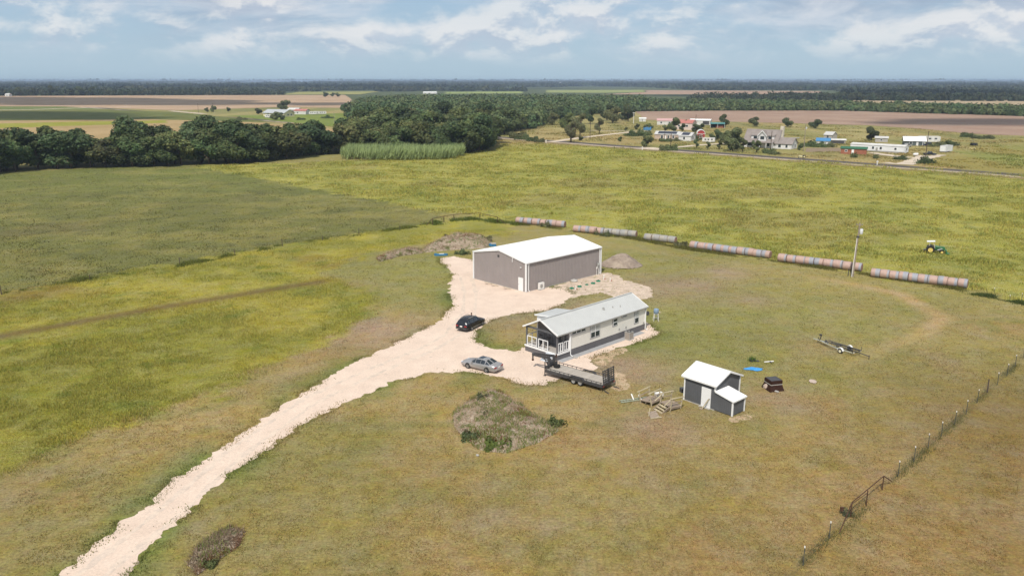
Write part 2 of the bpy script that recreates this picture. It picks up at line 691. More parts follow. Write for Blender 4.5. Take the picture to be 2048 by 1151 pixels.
def gnoise(scale, detail=4.0, rough=0.6, stretch=None):
    n = N.new('ShaderNodeTexNoise')
    n.inputs['Scale'].default_value = scale
    n.inputs['Detail'].default_value = detail
    n.inputs['Roughness'].default_value = rough
    if stretch:
        mp = N.new('ShaderNodeMapping')
        mp.inputs['Scale'].default_value = stretch
        mp.inputs['Rotation'].default_value = (0, 0, 0.5)
        Lk.new(geo.outputs['Position'], mp.inputs[0])
        Lk.new(mp.outputs[0], n.inputs['Vector'])
    else:
        Lk.new(geo.outputs['Position'], n.inputs['Vector'])
    return n.outputs[0]


def grange(x, a, b, lo, hi):
    r = N.new('ShaderNodeMapRange')
    r.inputs[1].default_value, r.inputs[2].default_value, r.inputs[3].default_value, r.inputs[4].default_value = a, b, lo, hi
    Lk.new(x, r.inputs[0])
    return r.outputs[0]


def gmul(a, b):
    r = N.new('ShaderNodeMath')
    r.operation = 'MULTIPLY'
    Lk.new(a, r.inputs[0])
    Lk.new(b, r.inputs[1])
    return r.outputs[0]


v = gmul(grange(gnoise(4.0, 7.0, 0.8), 0.3, 0.7, 0.50, 1.5), grange(gnoise(0.9, 5.0, 0.7), 0.3, 0.7, 0.86, 1.14))
v = gmul(v, grange(gnoise(1.0, 5.0, 0.7, (0.22, 2.4, 1.0)), 0.3, 0.7, 0.91, 1.09))
v = gmul(v, grange(gnoise(0.05, 3.0), 0.3, 0.7, 0.90, 1.1))
hs = N.new('ShaderNodeHueSaturation')
Lk.new(at.outputs['Color'], hs.inputs['Color'])
Lk.new(v, hs.inputs['Value'])
Lk.new(grange(gnoise(1.6, 5.0), 0.3, 0.7, 0.482, 0.518), hs.inputs['Hue'])
Lk.new(grange(gnoise(0.33, 4.0), 0.3, 0.7, 0.85, 1.12), hs.inputs['Saturation'])
Lk.new(hs.outputs[0], pb.inputs['Base Color'])
bp = N.new('ShaderNodeBump')
bp.inputs['Strength'].default_value = 0.7
bp.inputs['Distance'].default_value = 0.16
Lk.new(gnoise(4.0, 5.0, 0.7), bp.inputs['Height'])
Lk.new(bp.outputs[0], pb.inputs['Normal'])
MATS['turf'] = m
link('ground', tri_mesh('ground', V, Q, tint(V[:, 0], V[:, 1]) * GT, m), kind='structure', label='flat farmland of mown yard, meadow and rough pasture')


def ragged(poly, step=0.3, amp=0.5, close=True, seed=0):
    """an outline broken up the way turf creeps over gravel"""
    out = []
    n = len(poly)
    for i in range(n):
        a, b = np.array(poly[i]), np.array(poly[(i + 1) % n])
        L = np.linalg.norm(b - a)
        k = max(1, int(L / step))
        for j in range(k):
            p = a + (b - a) * j / k
            out.append(p)
    P = np.array(out)
    # round the corners, then break the edge
    for _ in range(int(1.5 / step)):
        P = (np.roll(P, 1, 0) + P * 2 + np.roll(P, -1, 0)) / 4
    t = np.roll(P, -1, 0) - np.roll(P, 1, 0)
    t /= np.linalg.norm(t, axis=1)[:, None] + 1e-9
    nrm = np.stack([t[:, 1], -t[:, 0]], 1)
    d = (fbm(P[:, 0], P[:, 1], 4.0, seed, 2) - 0.5) * 1.0 * amp + (fbm(P[:, 0], P[:, 1], 0.8, seed + 2, 3) - 0.5) * 1.7 * amp
    return P + nrm * d[:, None]


def sheet(name, poly, z, m, label=None, kind='structure'):
    from mathutils.geometry import tessellate_polygon
    pts = [Vector((float(p[0]), float(p[1]), z)) for p in poly]
    tris = tessellate_polygon([pts])
    me = bpy.data.meshes.new(name)
    me.from_pydata(pts, [], [tuple(t) for t in tris])
    # faces up
    me.update()
    if len(me.polygons) and sum(p.normal.z for p in me.polygons) < 0:
        me.flip_normals()
    me.materials.append(m)
    return link(name, me, kind=kind, label=label)


def soil(name, c1, c2, scale=0.6, bump=0.5, fine=7.0, spots=None, thr=(0.62, 0.72)):
    """earth, gravel, stubble: two tones broken by noise at several sizes"""
    m = bpy.data.materials.new(name)
    m.use_nodes = True
    nt = m.node_tree
    b = nt.nodes['Principled BSDF']
    b.inputs['Roughness'].default_value = 0.95
    b.inputs['Specular IOR Level'].default_value = 0.05
    g = nt.nodes.new('ShaderNodeNewGeometry')

    def nz(s, dt=5.0):
        n = nt.nodes.new('ShaderNodeTexNoise')
        n.inputs['Scale'].default_value = s
        n.inputs['Detail'].default_value = dt
        n.inputs['Roughness'].default_value = 0.65
        nt.links.new(g.outputs['Position'], n.inputs['Vector'])
        return n.outputs[0]

    def rng_(x, a, b_):
        r = nt.nodes.new('ShaderNodeMapRange')
        r.inputs[1].default_value, r.inputs[2].default_value = a, b_
        nt.links.new(x, r.inputs[0])
        return r.outputs[0]

    mx = nt.nodes.new('ShaderNodeMix')
    mx.data_type = 'RGBA'
    nt.links.new(rng_(nz(scale), 0.35, 0.65), mx.inputs[0])
    mx.inputs[6].default_value = tuple(c1) + (1,)
    mx.inputs[7].default_value = tuple(c2) + (1,)
    col = mx.outputs[2]
    hs = nt.nodes.new('ShaderNodeHueSaturation')
    r = rng_(nz(fine, 6.0), 0.3, 0.7)
    rr = nt.nodes.new('ShaderNodeMapRange')
    rr.inputs[3].default_value, rr.inputs[4].default_value = 0.86, 1.1
    nt.links.new(r, rr.inputs[0])
    nt.links.new(rr.outputs[0], hs.inputs['Value'])
    nt.links.new(col, hs.inputs['Color'])
    col = hs.outputs[0]
    if spots is not None:
        m2 = nt.nodes.new('ShaderNodeMix')
        m2.data_type = 'RGBA'
        nt.links.new(rng_(nz(1.1, 6.0), *thr), m2.inputs[0])
        nt.links.new(col, m2.inputs[6])
        m2.inputs[7].default_value = tuple(spots) + (1,)
        col = m2.outputs[2]
    nt.links.new(col, b.inputs['Base Color'])
    bpn = nt.nodes.new('ShaderNodeBump')
    bpn.inputs['Strength'].default_value = bump
    bpn.inputs['Distance'].default_value = 0.06
    nt.links.new(nz(fine * 0.8, 4.0), bpn.inputs['Height'])
    nt.links.new(bpn.outputs[0], b.inputs['Normal'])
    MATS[name] = m
    return m


# ------------------------------------------------------------------ drive, bare pads
M_DRIVE = soil('caliche', (0.645, 0.505, 0.405), (0.725, 0.58, 0.47), 0.35, 0.5, 5.0, (0.50, 0.41, 0.345), (0.60, 0.76))
M_DIRT = soil('septic_dirt', (0.47, 0.37, 0.29), (0.66, 0.53, 0.42), 0.8, 0.8, 4.0, (0.33, 0.29, 0.17), (0.55, 0.66))
sheet('gravel_drive', ragged(DRIVE, 0.2, 0.85), 0.012, M_DRIVE, 'pale caliche gravel drive widening into the yard')
# faint wheel tracks worn into the drive
MID = [np.array(p) for p in GP([(-20, 1320), (180, 1151), (345, 1018), (470, 905), (620, 800), (745, 742), (850, 700), (900, 672), (938, 625), (940, 585), (930, 550)])]
M_RUT = soil('wheel_track', (0.56, 0.455, 0.375), (0.66, 0.54, 0.445), 0.5, 0.5, 5.0, (0.69, 0.56, 0.45), (0.44, 0.58))
for sd in (-0.95, 0.85):
    l_, r_ = [], []
    for i in range(len(MID)):
        t_ = MID[min(i + 1, len(MID) - 1)] - MID[max(i - 1, 0)]
        t_ = t_ / np.linalg.norm(t_)
        n_ = np.array((-t_[1], t_[0]))
        l_.append(MID[i] + n_ * (sd + 0.26))
        r_.append(MID[i] + n_ * (sd - 0.26))
    sheet('wheel_track', ragged(l_ + r_[::-1], 0.25, 0.30, seed=5), 0.017, M_RUT, 'greyer wheel track worn along the gravel drive')
PAD = GP([(1062, 590), (1120, 566), (1200, 544), (1228, 548), (1252, 560), (1300, 574), (1306, 592), (1280, 602), (1232, 596), (1200, 584), (1160, 592), (1118, 600)])
sheet('dirt_pad', ragged(PAD, 0.28, 1.0, seed=3), 0.008, M_DIRT, 'patchy bare dirt dug up beside the workshop')
for i, pl in enumerate(([(1228, 744), (1250, 752), (1258, 770), (1236, 782), (1222, 764)], [(1455, 838), (1490, 826), (1506, 832), (1470, 846)],
                        [(1178, 716), (1240, 694), (1262, 700), (1200, 732)])):
    sheet('bare_soil', ragged(GP(pl), 0.2, 0.6, seed=4 + i), 0.006, soil('bare_soil_%d' % i, (0.40, 0.28, 0.17), (0.55, 0.42, 0.29), 0.9, 0.6, 5.0, (0.24, 0.21, 0.10), (0.5, 0.62)), 'worn patch of bare soil')


def strip(line, w0, w1, z, name, m, label, seg=12.0):
    """sheet along a line between the offsets w0 and w1 (left positive)"""
    a, b = np.array(line[0]), np.array(line[-1])
    d_ = (b - a) / np.linalg.norm(b - a)
    n_ = np.array((-d_[1], d_[0]))
    L = np.linalg.norm(b - a)
    ts = np.arange(0, L + seg, seg)
    e0 = [a + d_ * t + n_ * (w0 + 0.4 * math.sin(t * 0.13) + random.uniform(-.3, .3)) for t in ts]
    e1 = [a + d_ * t + n_ * (w1 + random.uniform(-.15, .15)) for t in ts]
    mb = MB()
    for i in range(len(ts) - 1):
        mb.add([(e0[i][0], e0[i][1], z), (e0[i + 1][0], e0[i + 1][1], z), (e1[i + 1][0], e1[i + 1][1], z), (e1[i][0], e1[i][1], z)], [(0, 1, 2, 3)])
    o = mb.build(name, m)
    return tag(o, label, None, None, 'structure')


M_ASPH = soil('asphalt', (0.085, 0.075, 0.072), (0.13, 0.115, 0.105), 0.3, 0.2, 4.0)
M_SHLD = soil('road_shoulder', (0.42, 0.34, 0.25), (0.52, 0.42, 0.32), 0.25, 0.4, 3.0, (0.22, 0.19, 0.09), (0.52, 0.64))
M_VERGE = soil('road_verge', (0.20, 0.155, 0.075), (0.28, 0.21, 0.11), 0.2, 0.4, 3.0)
strip(ROAD, -11, 7, 0.02, 'road_verge', M_VERGE, 'browned grass verge along the country road')
strip(ROAD, -5.6, 0, 0.035, 'road_shoulder', M_SHLD, 'pale gravel shoulder of the country road')
strip(ROAD, -1.2, 5.6, 0.06, 'road', M_ASPH, 'dark asphalt of the country road')
M_LANE = soil('lane_gravel', (0.52, 0.43, 0.33), (0.64, 0.54, 0.42), 0.2, 0.3, 3.0)
LANES = []


def lane(pts, w, label):
    P = [np.array(p) for p in GP(pts)]
    LANES.append([tuple(p) for p in P])
    l, r = [], []
    for i, p in enumerate(P):
        t = P[min(i + 1, len(P) - 1)] - P[max(i - 1, 0)]
        t /= np.linalg.norm(t)
        nn = np.array((-t[1], t[0]))
        l.append(p + nn * w / 2)
        r.append(p - nn * w / 2)
    sheet('farm_lane', ragged(l + r[::-1], 2.5, 1.5), 0.07 + 0.012 * len(LANES), M_LANE, label)


lane([(1100, 284), (1150, 277), (1200, 271), (1262, 264)], 5, 'pale gravel lane running in beside the wood')
lane([(1282, 298), (1300, 296), (1322, 299)], 9, 'short gravel turn-in by the road')
lane([(1330, 297), (1390, 291), (1450, 287), (1490, 285)], 4, 'sandy lane to the grey gabled house')
lane([(1180, 261), (1290, 263), (1330, 262)], 3, 'thin sandy track across the pasture')
lane([(1770, 326), (1810, 329), (1842, 318), (1858, 312)], 7, 'pinkish gravel drive of the trailer lot')
lane([(1745, 306), (1800, 314), (1850, 317), (1880, 310)], 5, 'gravel track past the long white trailer home')
lane([(340, 222), (410, 228)], 7, 'pale farm track by the left fields')

# ------------------------------------------------------------------ far fields
FIELDS = []


def fieldsheet(name, px, c1, c2, z, label, scale=0.03, fine=0.35, block=True, rag=6.0):
    P = GP(px)
    if block:
        FIELDS.append(P)
    sheet(name, ragged(P, rag, rag * 0.6), z, soil('soil_' + label.replace(' ', '_'), c1, c2, scale, 0.3, fine), label)


fieldsheet('plowed_field', [(1272, 222), (1700, 221), (2048, 232), (2750, 247), (2750, 292), (2048, 272), (1950, 268), (1830, 257), (1740, 251), (1560, 246), (1440, 243), (1290, 240)],
           s2l(160, 132, 114, .85), s2l(176, 150, 130, .85), 0.10, 'bare brown plowed field behind the farmsteads', 0.02)
fieldsheet('plowed_field', [(-600, 194), (0, 192), (360, 190.5), (690, 190), (704, 199), (692, 216), (560, 214.5), (480, 217), (350, 221), (130, 213), (-600, 211)],
           s2l(176, 148, 120, .85), s2l(196, 168, 138, .85), 0.10, 'wide tan stubble field under cloud shadow', 0.012)
fieldsheet('crop_field', [(-600, 212), (120, 213.6), (236, 219.5), (0, 221), (-600, 222)], s2l(112, 124, 72, .8), s2l(128, 136, 80, .8), 0.12, 'narrow green crop strip')
fieldsheet('pasture', [(-600, 223), (0, 222), (240, 220.5), (350, 224.5), (560, 245), (480, 243), (300, 238), (0, 241), (-600, 243)], s2l(106, 114, 62, .8), s2l(122, 124, 70, .8), 0.12, 'dark green pasture beyond the trees')
fieldsheet('stubble_field', [(-600, 245), (0, 242), (300, 239), (480, 244), (560, 249), (800, 270), (690, 300), (380, 318), (0, 328), (-600, 350)], s2l(166, 142, 98, .85), s2l(184, 158, 116, .85), 0.14, 'tan stubble field right behind the tree line', 0.02)
fieldsheet('crop_field', [(-600, 252), (0, 247.5), (150, 244), (330, 241), (336, 246), (150, 252), (0, 257), (-600, 264)], s2l(150, 150, 60, .8), s2l(164, 160, 72, .8), 0.19, 'yellow green strip across the stubble', 0.03)
fieldsheet('meadow', [(455, 232), (560, 229), (735, 226), (748, 262), (660, 253), (560, 243)], s2l(120, 134, 66, .8), s2l(138, 148, 74, .8), 0.16, 'green meadow round the small cream farmhouse', 0.03)
fieldsheet('distant_field', [(890, 188), (1046, 187), (1046, 183), (890, 184)], s2l(140, 154, 90, .85), s2l(160, 168, 104, .85), 0.3, 'light green field beyond the wood', 0.01, 0.05, True, 20)
fieldsheet('distant_field', [(1092, 185.5), (1200, 186), (1290, 184.6), (1290, 180), (1092, 180.5)], s2l(146, 154, 92, .85), s2l(160, 164, 104, .85), 0.3, 'pale green field past the tree tops', 0.01, 0.05, True, 20)
fieldsheet('distant_field', [(1204, 189), (1500, 189), (1640, 186), (1640, 182.5), (1290, 180.5), (1293, 184.4)], s2l(168, 138, 116, .85), s2l(184, 156, 132, .85), 0.3, 'brown field past the tree tops', 0.01, 0.05, True, 20)
fieldsheet('distant_field', [(1380, 212), (1690, 212), (2048, 214), (2750, 219), (2750, 206), (2048, 200.5), (1380, 201)], s2l(172, 152, 120, .85), s2l(186, 166, 134, .85), 0.25, 'tan field between the tree rows', 0.01, 0.1, True, 12)
fieldsheet('distant_field', [(560, 189.4), (720, 189), (760, 183), (600, 184)], s2l(150, 150, 88, .85), s2l(166, 160, 100, .85), 0.3, 'olive field by the far wood', 0.01, 0.05, True, 20)
fieldsheet('distant_field', [(60, 177.5), (150, 177), (150, 175.3), (60, 175.8)], s2l(168, 160, 120, .85), s2l(180, 170, 130, .85), 0.35, 'thin pale field in the far woods', 0.01, 0.03, True, 30)
fieldsheet('distant_field', [(-100, 181), (60, 180.5), (60, 178.6), (-100, 179)], s2l(150, 140, 100, .85), s2l(160, 150, 110, .85), 0.35, 'dull tan field in the far woods', 0.01, 0.03, True, 30)
fieldsheet('distant_field', [(300, 172.4), (420, 172.2), (420, 171), (300, 171.2)], s2l(150, 160, 130, .85), s2l(160, 165, 135, .85), 0.4, 'pale green sliver near the horizon', 0.01, 0.02, True, 60)
fieldsheet('distant_field', [(1420, 170), (1560, 169.8), (1560, 168.8), (1420, 169)], s2l(160, 160, 130, .85), s2l(170, 168, 140, .85), 0.4, 'pale sliver of field near the horizon', 0.01, 0.02, True, 60)
# track that divides the two left fields
lane([(-200, 223), (60, 219.5), (170, 216), (262, 214.5)], 10, 'pale dirt track dividing the left fields')


# ================================================================== GRASS
def keep_off(x, y):
    """true where nothing grows"""
    w = (fbm(x, y, 1.2, 2, 2) - 0.5) * 0.9
    off = inside(DRIVE, x + w, y + w)
    off |= inside(PAD, x, y) & (RNG.random(len(x)) < 0.8)
    for (o, u, vv, L, W) in FOOTPRINTS:
        a = (x - o[0]) * u[0] + (y - o[1]) * u[1]
        b = (x - o[0]) * vv[0] + (y - o[1]) * vv[1]
        off |= (a > -0.1) & (a < L + 0.1) & (b > -0.1) & (b < W + 0.1)
    return off


def frame(a, b):
    A, B = G(*a), G(*b)
    u = (B - A) / np.linalg.norm(B - A)
    return A, u, np.array((-u[1], u[0]))


K = EYE / 30.0
GAR_A, GAR_U, GAR_V = frame((1052, 584), (1200, 547))
HOM_A, HOM_U, HOM_V = frame((1114, 721), (1289, 659))
SHED_A, SHED_U, SHED_V = frame((1463.85, 832.7), (1368.2, 799.0))
FOOTPRINTS = [(GAR_A, GAR_U, GAR_V, 16.75 * K, 11.5 * K), (HOM_A, HOM_U, HOM_V, 16.2 * K, 4.95 * K), (SHED_A, SHED_U, -SHED_V, 5.4 * K, 2.2 * K)]


def wedge(n, y0, y1, xl=-0.70, xr=0.70, pw=1.0):
    """points over the ground in view, thinning with distance"""
    t = RNG.random(n)
    y = (y0 ** (1 - pw) + t * (y1 ** (1 - pw) - y0 ** (1 - pw))) ** (1 / (1 - pw)) if pw != 1 else y0 * (y1 / y0) ** t
    x = (xl + RNG.random(n) * (xr - xl)) * y
    return x, y


M_GRASS = leafmat('grass_blades', 0.38, 0.0, 0.8)


def grass(name, x, y, h, w, lean, label, bright=1.0, jit=0.35, tip=1.2):
    c = tint(x, y) * GT * bright * (1 + (RNG.random((len(x), 1)) - 0.5) * 2 * jit)
    c[:, 0] *= 1 + (RNG.random(len(x)) - 0.5) * 0.3
    V, T, Cc = blades(np.stack([x, y, np.zeros(len(x)) - 0.01], 1), h, w, c, lean, None, tip)
    link(name, tri_mesh(name, V, T, Cc, M_GRASS), kind='stuff', label=label)


# mown yard
x, y = wedge(760000, 45, 150, pw=1.15)
hay, tall, back = zones(x, y)
ok = ~(hay | tall | back)
x, y = x[ok], y[ok]
ok = ~keep_off(x, y)
x, y = x[ok], y[ok]
cl = 0.65 * fbm(x, y, 0.75, 5, 3) + 0.35 * fbm(x, y, 3.5, 1, 3)
ok = RNG.random(len(x)) < sstep(cl, 0.32, 0.66) * (1 - 0.5 * np.exp(-(pdist(TRACK, x, y) / 1.2) ** 2))
x, y, cl = x[ok], y[ok], cl[ok]
h = (0.035 + 0.09 * RNG.random(len(x)) ** 1.5 * (0.3 + cl)) * (1 + (y - 45) / 140)
grass('yard_grass', x, y, h, h * (0.55 + 0.5 * RNG.random(len(x))), 0.9, 'short mown grass of the yard', 1.14, 0.42)
# taller fringe along the drive and round the buildings and posts
line = ragged(DRIVE, 0.2, 0.85)
k = RNG.integers(0, len(line), 52000)
off = RNG.normal(0, 0.42, (52000, 2))
p = line[k] + off
ok = (fbm(p[:, 0], p[:, 1], 3.0, 1, 3) > 0.46) & (~inside(DRIVE, p[:, 0], p[:, 1]) | (RNG.random(len(p)) < 0.45)) & (p[:, 1] > 40)
for (o, u, vv, L, W) in FOOTPRINTS[:2]:
    a = (p[:, 0] - o[0]) * u[0] + (p[:, 1] - o[1]) * u[1]
    b = (p[:, 0] - o[0]) * vv[0] + (p[:, 1] - o[1]) * vv[1]
    ok &= ~((a > -0.3) & (a < L + .3) & (b > -0.3) & (b < W + .3))
p = p[ok]
h = 0.05 + 0.15 * RNG.random(len(p))
grass('verge_grass', p[:, 0], p[:, 1], h, h * 0.5, 0.7, 'greener longer grass along the edge of the drive', 0.95)

# rank grass left of the drive
x, y = wedge(560000, 48, 175, -0.72, 0.06, 0.9)
hay, tall, back = zones(x, y)
x, y = x[tall], y[tall]
ok = ~keep_off(x, y)
x, y = x[ok], y[ok]
cl = fbm(x, y, 5.0, 3, 4)
rut = np.exp(-(pdist(WHEELRUT, x, y) / 1.7) ** 2)
h = (0.10 + 0.25 * sstep(0.6 * cl + 0.4 * fbm(x, y, 1.3, 1, 3), 0.32, 0.68) * (0.4 + 0.9 * RNG.random(len(x)))) * (1 - 0.7 * rut)
grass('tall_grass', x, y, h, 0.03 + h * 0.14, 0.8, 'rank yellow green grass between fence and drive', 1.16, 0.3, 1.3)

# the big field behind the bales
x, y = wedge(520000, 112, 440, -0.5, 0.72, 0.75)
hay, tall, back = zones(x, y)
x, y = x[back], y[back]
cl = fbm(x, y, 7.0, 6, 4)
h = (0.12 + 0.46 * sstep(0.6 * cl + 0.4 * fbm(x, y, 2.2, 1, 3), 0.36, 0.70) * (0.4 + 0.9 * RNG.random(len(x)))) * (0.8 + y / 900)
grass('field_grass', x, y, h, 0.06 + h * 0.35 * (0.6 + y / 300), 0.8, 'yellow green field grass behind the row of bales', 1.12, 0.28, 1.25)

# rough pasture round the farmsteads
x, y = wedge(110000, 300, 640, -0.03, 0.70, 1.0)
hay, tall, back = zones(x, y)
ok = ~back & (pdist(ROAD, x, y) > 9)
for l_ in LANES:
    ok &= pdist(l_, x, y) > 3.5
for f_ in FIELDS:
    ok &= ~inside(f_, x, y)
x, y = x[ok], y[ok]
cl = fbm(x, y, 11.0, 3, 4)
ok = RNG.random(len(x)) < sstep(cl, 0.32, 0.66)
x, y, cl = x[ok], y[ok], cl[ok]
h = 0.15 + 0.55 * sstep(cl, 0.4, 0.75) * RNG.random(len(x))
grass('pasture_grass', x, y, h, 0.35 + h * 0.9, 0.6, 'rough tan and olive pasture grass round the farmsteads', 1.05, 0.35, 1.2)

# cut hay meadow: low stubble
x, y = wedge(150000, 118, 330, -0.72, 0.0, 0.9)
hay, tall, back = zones(x, y)
x, y = x[hay], y[hay]
cl = fbm(x, y, 3.0, 2, 3)
h = 0.08 + 0.26 * sstep(cl, 0.4, 0.75) * RNG.random(len(x))
grass('meadow_grass', x, y, h, 0.10 + 0.2 * RNG.random(len(x)), 0.7, 'short olive stubble of the cut hay meadow', 1.08, 0.55)


# weeds along the fences and at the foot of the bales
def weeds(line, n, spread, hmax, wid, col, name, label, thr=0.42):
    L = [np.array(p) for p in line]
    seg = np.array([np.linalg.norm(b - a) for a, b in zip(L[:-1], L[1:])])
    i = RNG.choice(len(seg), n, p=seg / seg.sum())
    t = RNG.random(n)
    A, B = np.array(L[:-1])[i], np.array(L[1:])[i]
    p = A + (B - A) * t[:, None] + RNG.normal(0, spread, (n, 2))
    f = fbm(p[:, 0], p[:, 1], 3.5, 5, 3)
    ok = f > thr
    p, f = p[ok], f[ok]
    h = hmax * (0.25 + 0.75 * RNG.random(len(p))) * sstep(f, thr - 0.1, 0.75)
    c = np.array([col]) * (1 + (RNG.random((len(p), 1)) - 0.5) * 0.7)
    V, T, Cc = blades(np.stack([p[:, 0], p[:, 1], np.zeros(len(p)) - .01], 1), h, wid * (0.6 + 0.8 * RNG.random(len(p))), c, 0.5, None, 1.2)
    link(name, tri_mesh(name, V, T, Cc, M_GRASS), kind='stuff', label=label)


FENCE_R = GP([(1560, 1190), (1606, 1131), (1656, 1078), (1688, 1062), (1768, 968), (1795.6, 952.8), (1857, 896), (1908, 848), (1954, 805), (1996, 764), (2048, 716), (2120, 655)])
FENCE_L = GP([(-260, 640), (0, 585), (360, 531), (565, 490), (718, 468), (865, 448)])
FENCE_C = GP([(865, 448), (908, 440), (960, 437), (1000, 445), (1035, 450)])
FENCE_B = GP([(1934, 585), (1987, 594), (2042, 606), (2120, 622)])
BALE_LINE = GP([(1031, 448), (1128, 458), (1271, 478), (1379, 499), (1538, 520), (1722, 547), (1934, 581)])
weeds(FENCE_R, 10000, 0.24, 0.30, 0.05, s2l(126, 124, 80, .82), 'fence_weeds', 'weeds grown up along the wire fence by the yard', 0.38)
weeds(FENCE_L, 16000, 0.7, 0.9, 0.12, s2l(122, 128, 62, .8), 'fence_weeds', 'weeds along the meadow fence', 0.42)
weeds(FENCE_C, 5000, 1.0, 1.2, 0.14, s2l(112, 124, 62, .8), 'fence_weeds', 'tall weeds round the pipe corner of the meadow fence', 0.35)
weeds(FENCE_B, 4000, 0.5, 0.7, 0.10, s2l(92, 104, 58, .8), 'fence_weeds', 'dark weeds along the fence past the last bale', 0.35)
weeds(BALE_LINE, 22000, 0.55, 0.75, 0.08, s2l(122, 120, 66, .8), 'bale_weeds', 'grass and weeds grown up against the bales', 0.36)


# ================================================================== TREES
M_LEAF = leafmat('tree_leaves', 0.2, 0.36, 0.6)
M_BARK = mat('bark', (0.13, 0.10, 0.075), 0.9, 0, 0.3, 3.0, 0.1, 0.6, 8.0)


def leaf_tris(P, nrm, size, col):
    n = len(P)
    a = np.cross(nrm, unit(n))
    a /= np.linalg.norm(a, axis=1)[:, None] + 1e-9
    b = np.cross(nrm, a)
    s = np.asarray(size)[:, None]
    V = np.empty((n, 3, 3))
    V[:, 0] = P - a * s * 0.55 - b * s * 0.35
    V[:, 1] = P + a * s * 0.55 - b * s * 0.30
    V[:, 2] = P + b * s * 0.65
    return V.reshape(-1, 3), np.arange(3 * n).reshape(-1, 3), np.repeat(col, 3, 0)


def tree_meshes(kind, h, r, nleaf, leaf, col, lobes=10, base=0.12, top=1.0):
    """trunk and crown of one tree, h high and r in radius, standing at the origin"""
    cz = h * (base + 1) / 2
    rz = h * (1 - base) / 2
    cs, rs = [], []
    for i in range(lobes):
        t = (i + 0.5) / lobes
        z = -0.95 + 1.75 * ((i * 0.618 + 0.1) % 1)
        wide = math.sqrt(max(0.25, 1 - z * z)) * (1 - (1 - top) * max(0, z))
        a = i * 2.4 + RNG.random() * 0.9
        d_ = wide * r * (0.45 + 0.25 * RNG.random())
        cs.append((math.cos(a) * d_, math.sin(a) * d_, cz + z * rz * 0.72))
        rs.append(r * (0.36 + 0.2 * RNG.random()) * (0.75 + 0.25 * wide))
    cs, rs = np.array(cs), np.array(rs)
    k = RNG.choice(lobes, nleaf, p=rs ** 2 / (rs ** 2).sum())
    u = unit(nleaf)
    u[:, 2] = np.where((u[:, 2] < -0.2) & (RNG.random(nleaf) < 0.5), -u[:, 2], u[:, 2])
    P = cs[k] + u * (rs[k] * (0.62 + 0.48 * RNG.random(nleaf)))[:, None] * np.array((1, 1, 0.85))
    keep = (P[:, 2] > h * base * 0.5) & (fbm(P[:, 0] * 1.0 + P[:, 2] * 0.7 + 50, P[:, 1] + P[:, 2] * 0.5 + 50, r * 0.35, int(h * 10) % 7, 2) > 0.28)
    P, u, k = P[keep], u[keep], k[keep]
    nn = u * 0.8 + unit(len(P)) * 0.75 + np.array((0, 0, 0.25))
    nn /= np.linalg.norm(nn, axis=1)[:, None]
    lv = 0.8 + 0.4 * RNG.random(lobes)
    c = np.array([col]) * (lv[k] * (0.7 + 0.6 * RNG.random(len(P))))[:, None]
    c[:, 0] *= 0.9 + 0.3 * RNG.random(len(P))
    V, T, Cc = leaf_tris(P, nn, leaf * (0.6 + 0.8 * RNG.random(len(P))), c)
    crown = tri_mesh('crown_' + kind, V, T, Cc, M_LEAF)
    mb = MB()
    tr = h * 0.016 + 0.05
    mb.path([(0, 0, -0.1), (0.03 * h * random.uniform(-1, 1), 0.03 * h * random.uniform(-1, 1), h * 0.3), (0.04 * h * random.uniform(-1, 1), 0.04 * h * random.uniform(-1, 1), h * 0.75)],
            [tr * 1.3, tr * 0.9, tr * 0.25], 7)
    for i in range(min(5, lobes)):
        c0 = cs[i]
        mb.path([(0, 0, h * (0.16 + 0.07 * i)), (c0[0] * 0.5, c0[1] * 0.5, (h * (0.2 + 0.07 * i) + c0[2]) / 2), tuple(c0)], [tr * 0.55, tr * 0.4, tr * 0.12], 5)
    return mb.mesh('trunk_' + kind, M_BARK, True), crown


OAK = (0.092, 0.125, 0.046)
TREE_SET = [tree_meshes('oak%d' % i, 12.5 + i % 3, 5.2 + 0.5 * (i % 4), 5200, 0.72, ((0.092, 0.125, 0.046), (0.112, 0.136, 0.050), (0.080, 0.116, 0.050), (0.125, 0.135, 0.056), (0.086, 0.112, 0.042), (0.100, 0.138, 0.052), (0.075, 0.100, 0.042))[i], 11 + i % 4, 0.06 + 0.03 * (i % 2)) for i in range(7)]
ROUND = tree_meshes('round', 5.2, 2.5, 3000, 0.42, (0.115, 0.142, 0.062), 10, 0.0)
CONIC = tree_meshes('conic', 3.6, 1.1, 1000, 0.3, (0.115, 0.142, 0.062), 7, 0.08, 0.5)
PALE = tree_meshes('pale', 12.0, 3.4, 2600, 0.55, (0.155, 0.165, 0.08), 12, 0.12, 0.7)
DARK = tree_meshes('dark', 11.0, 4.5, 6500, 0.6, (0.108, 0.135, 0.06), 15, 0.0, 0.75)
SPREAD = tree_meshes('spread', 5.0, 3.4, 2400, 0.42, (0.10, 0.122, 0.056), 10, 0.10, 1.0)


def plant_tree(ms, x, y, s, label, group=None, name='tree', cat='tree', rz=None, sz=None):
    t = thing(name, label, cat, (float(x), float(y), 0), random.uniform(0, 6.28) if rz is None else rz, group)
    w = random.uniform(1.05, 1.4) if sz is None else 1.0
    t.scale = (s * w, s * w, s * (random.uniform(0.9, 1.12) if sz is None else sz))
    share('trunk', ms[0], t)
    share('crown', ms[1], t)
    return t


def off_road(x, y, w=9):
    dx, dy = x - ROAD_A[0], y - ROAD_A[1]
    return abs(-ROAD_D[1] * dx + ROAD_D[0] * dy) > w


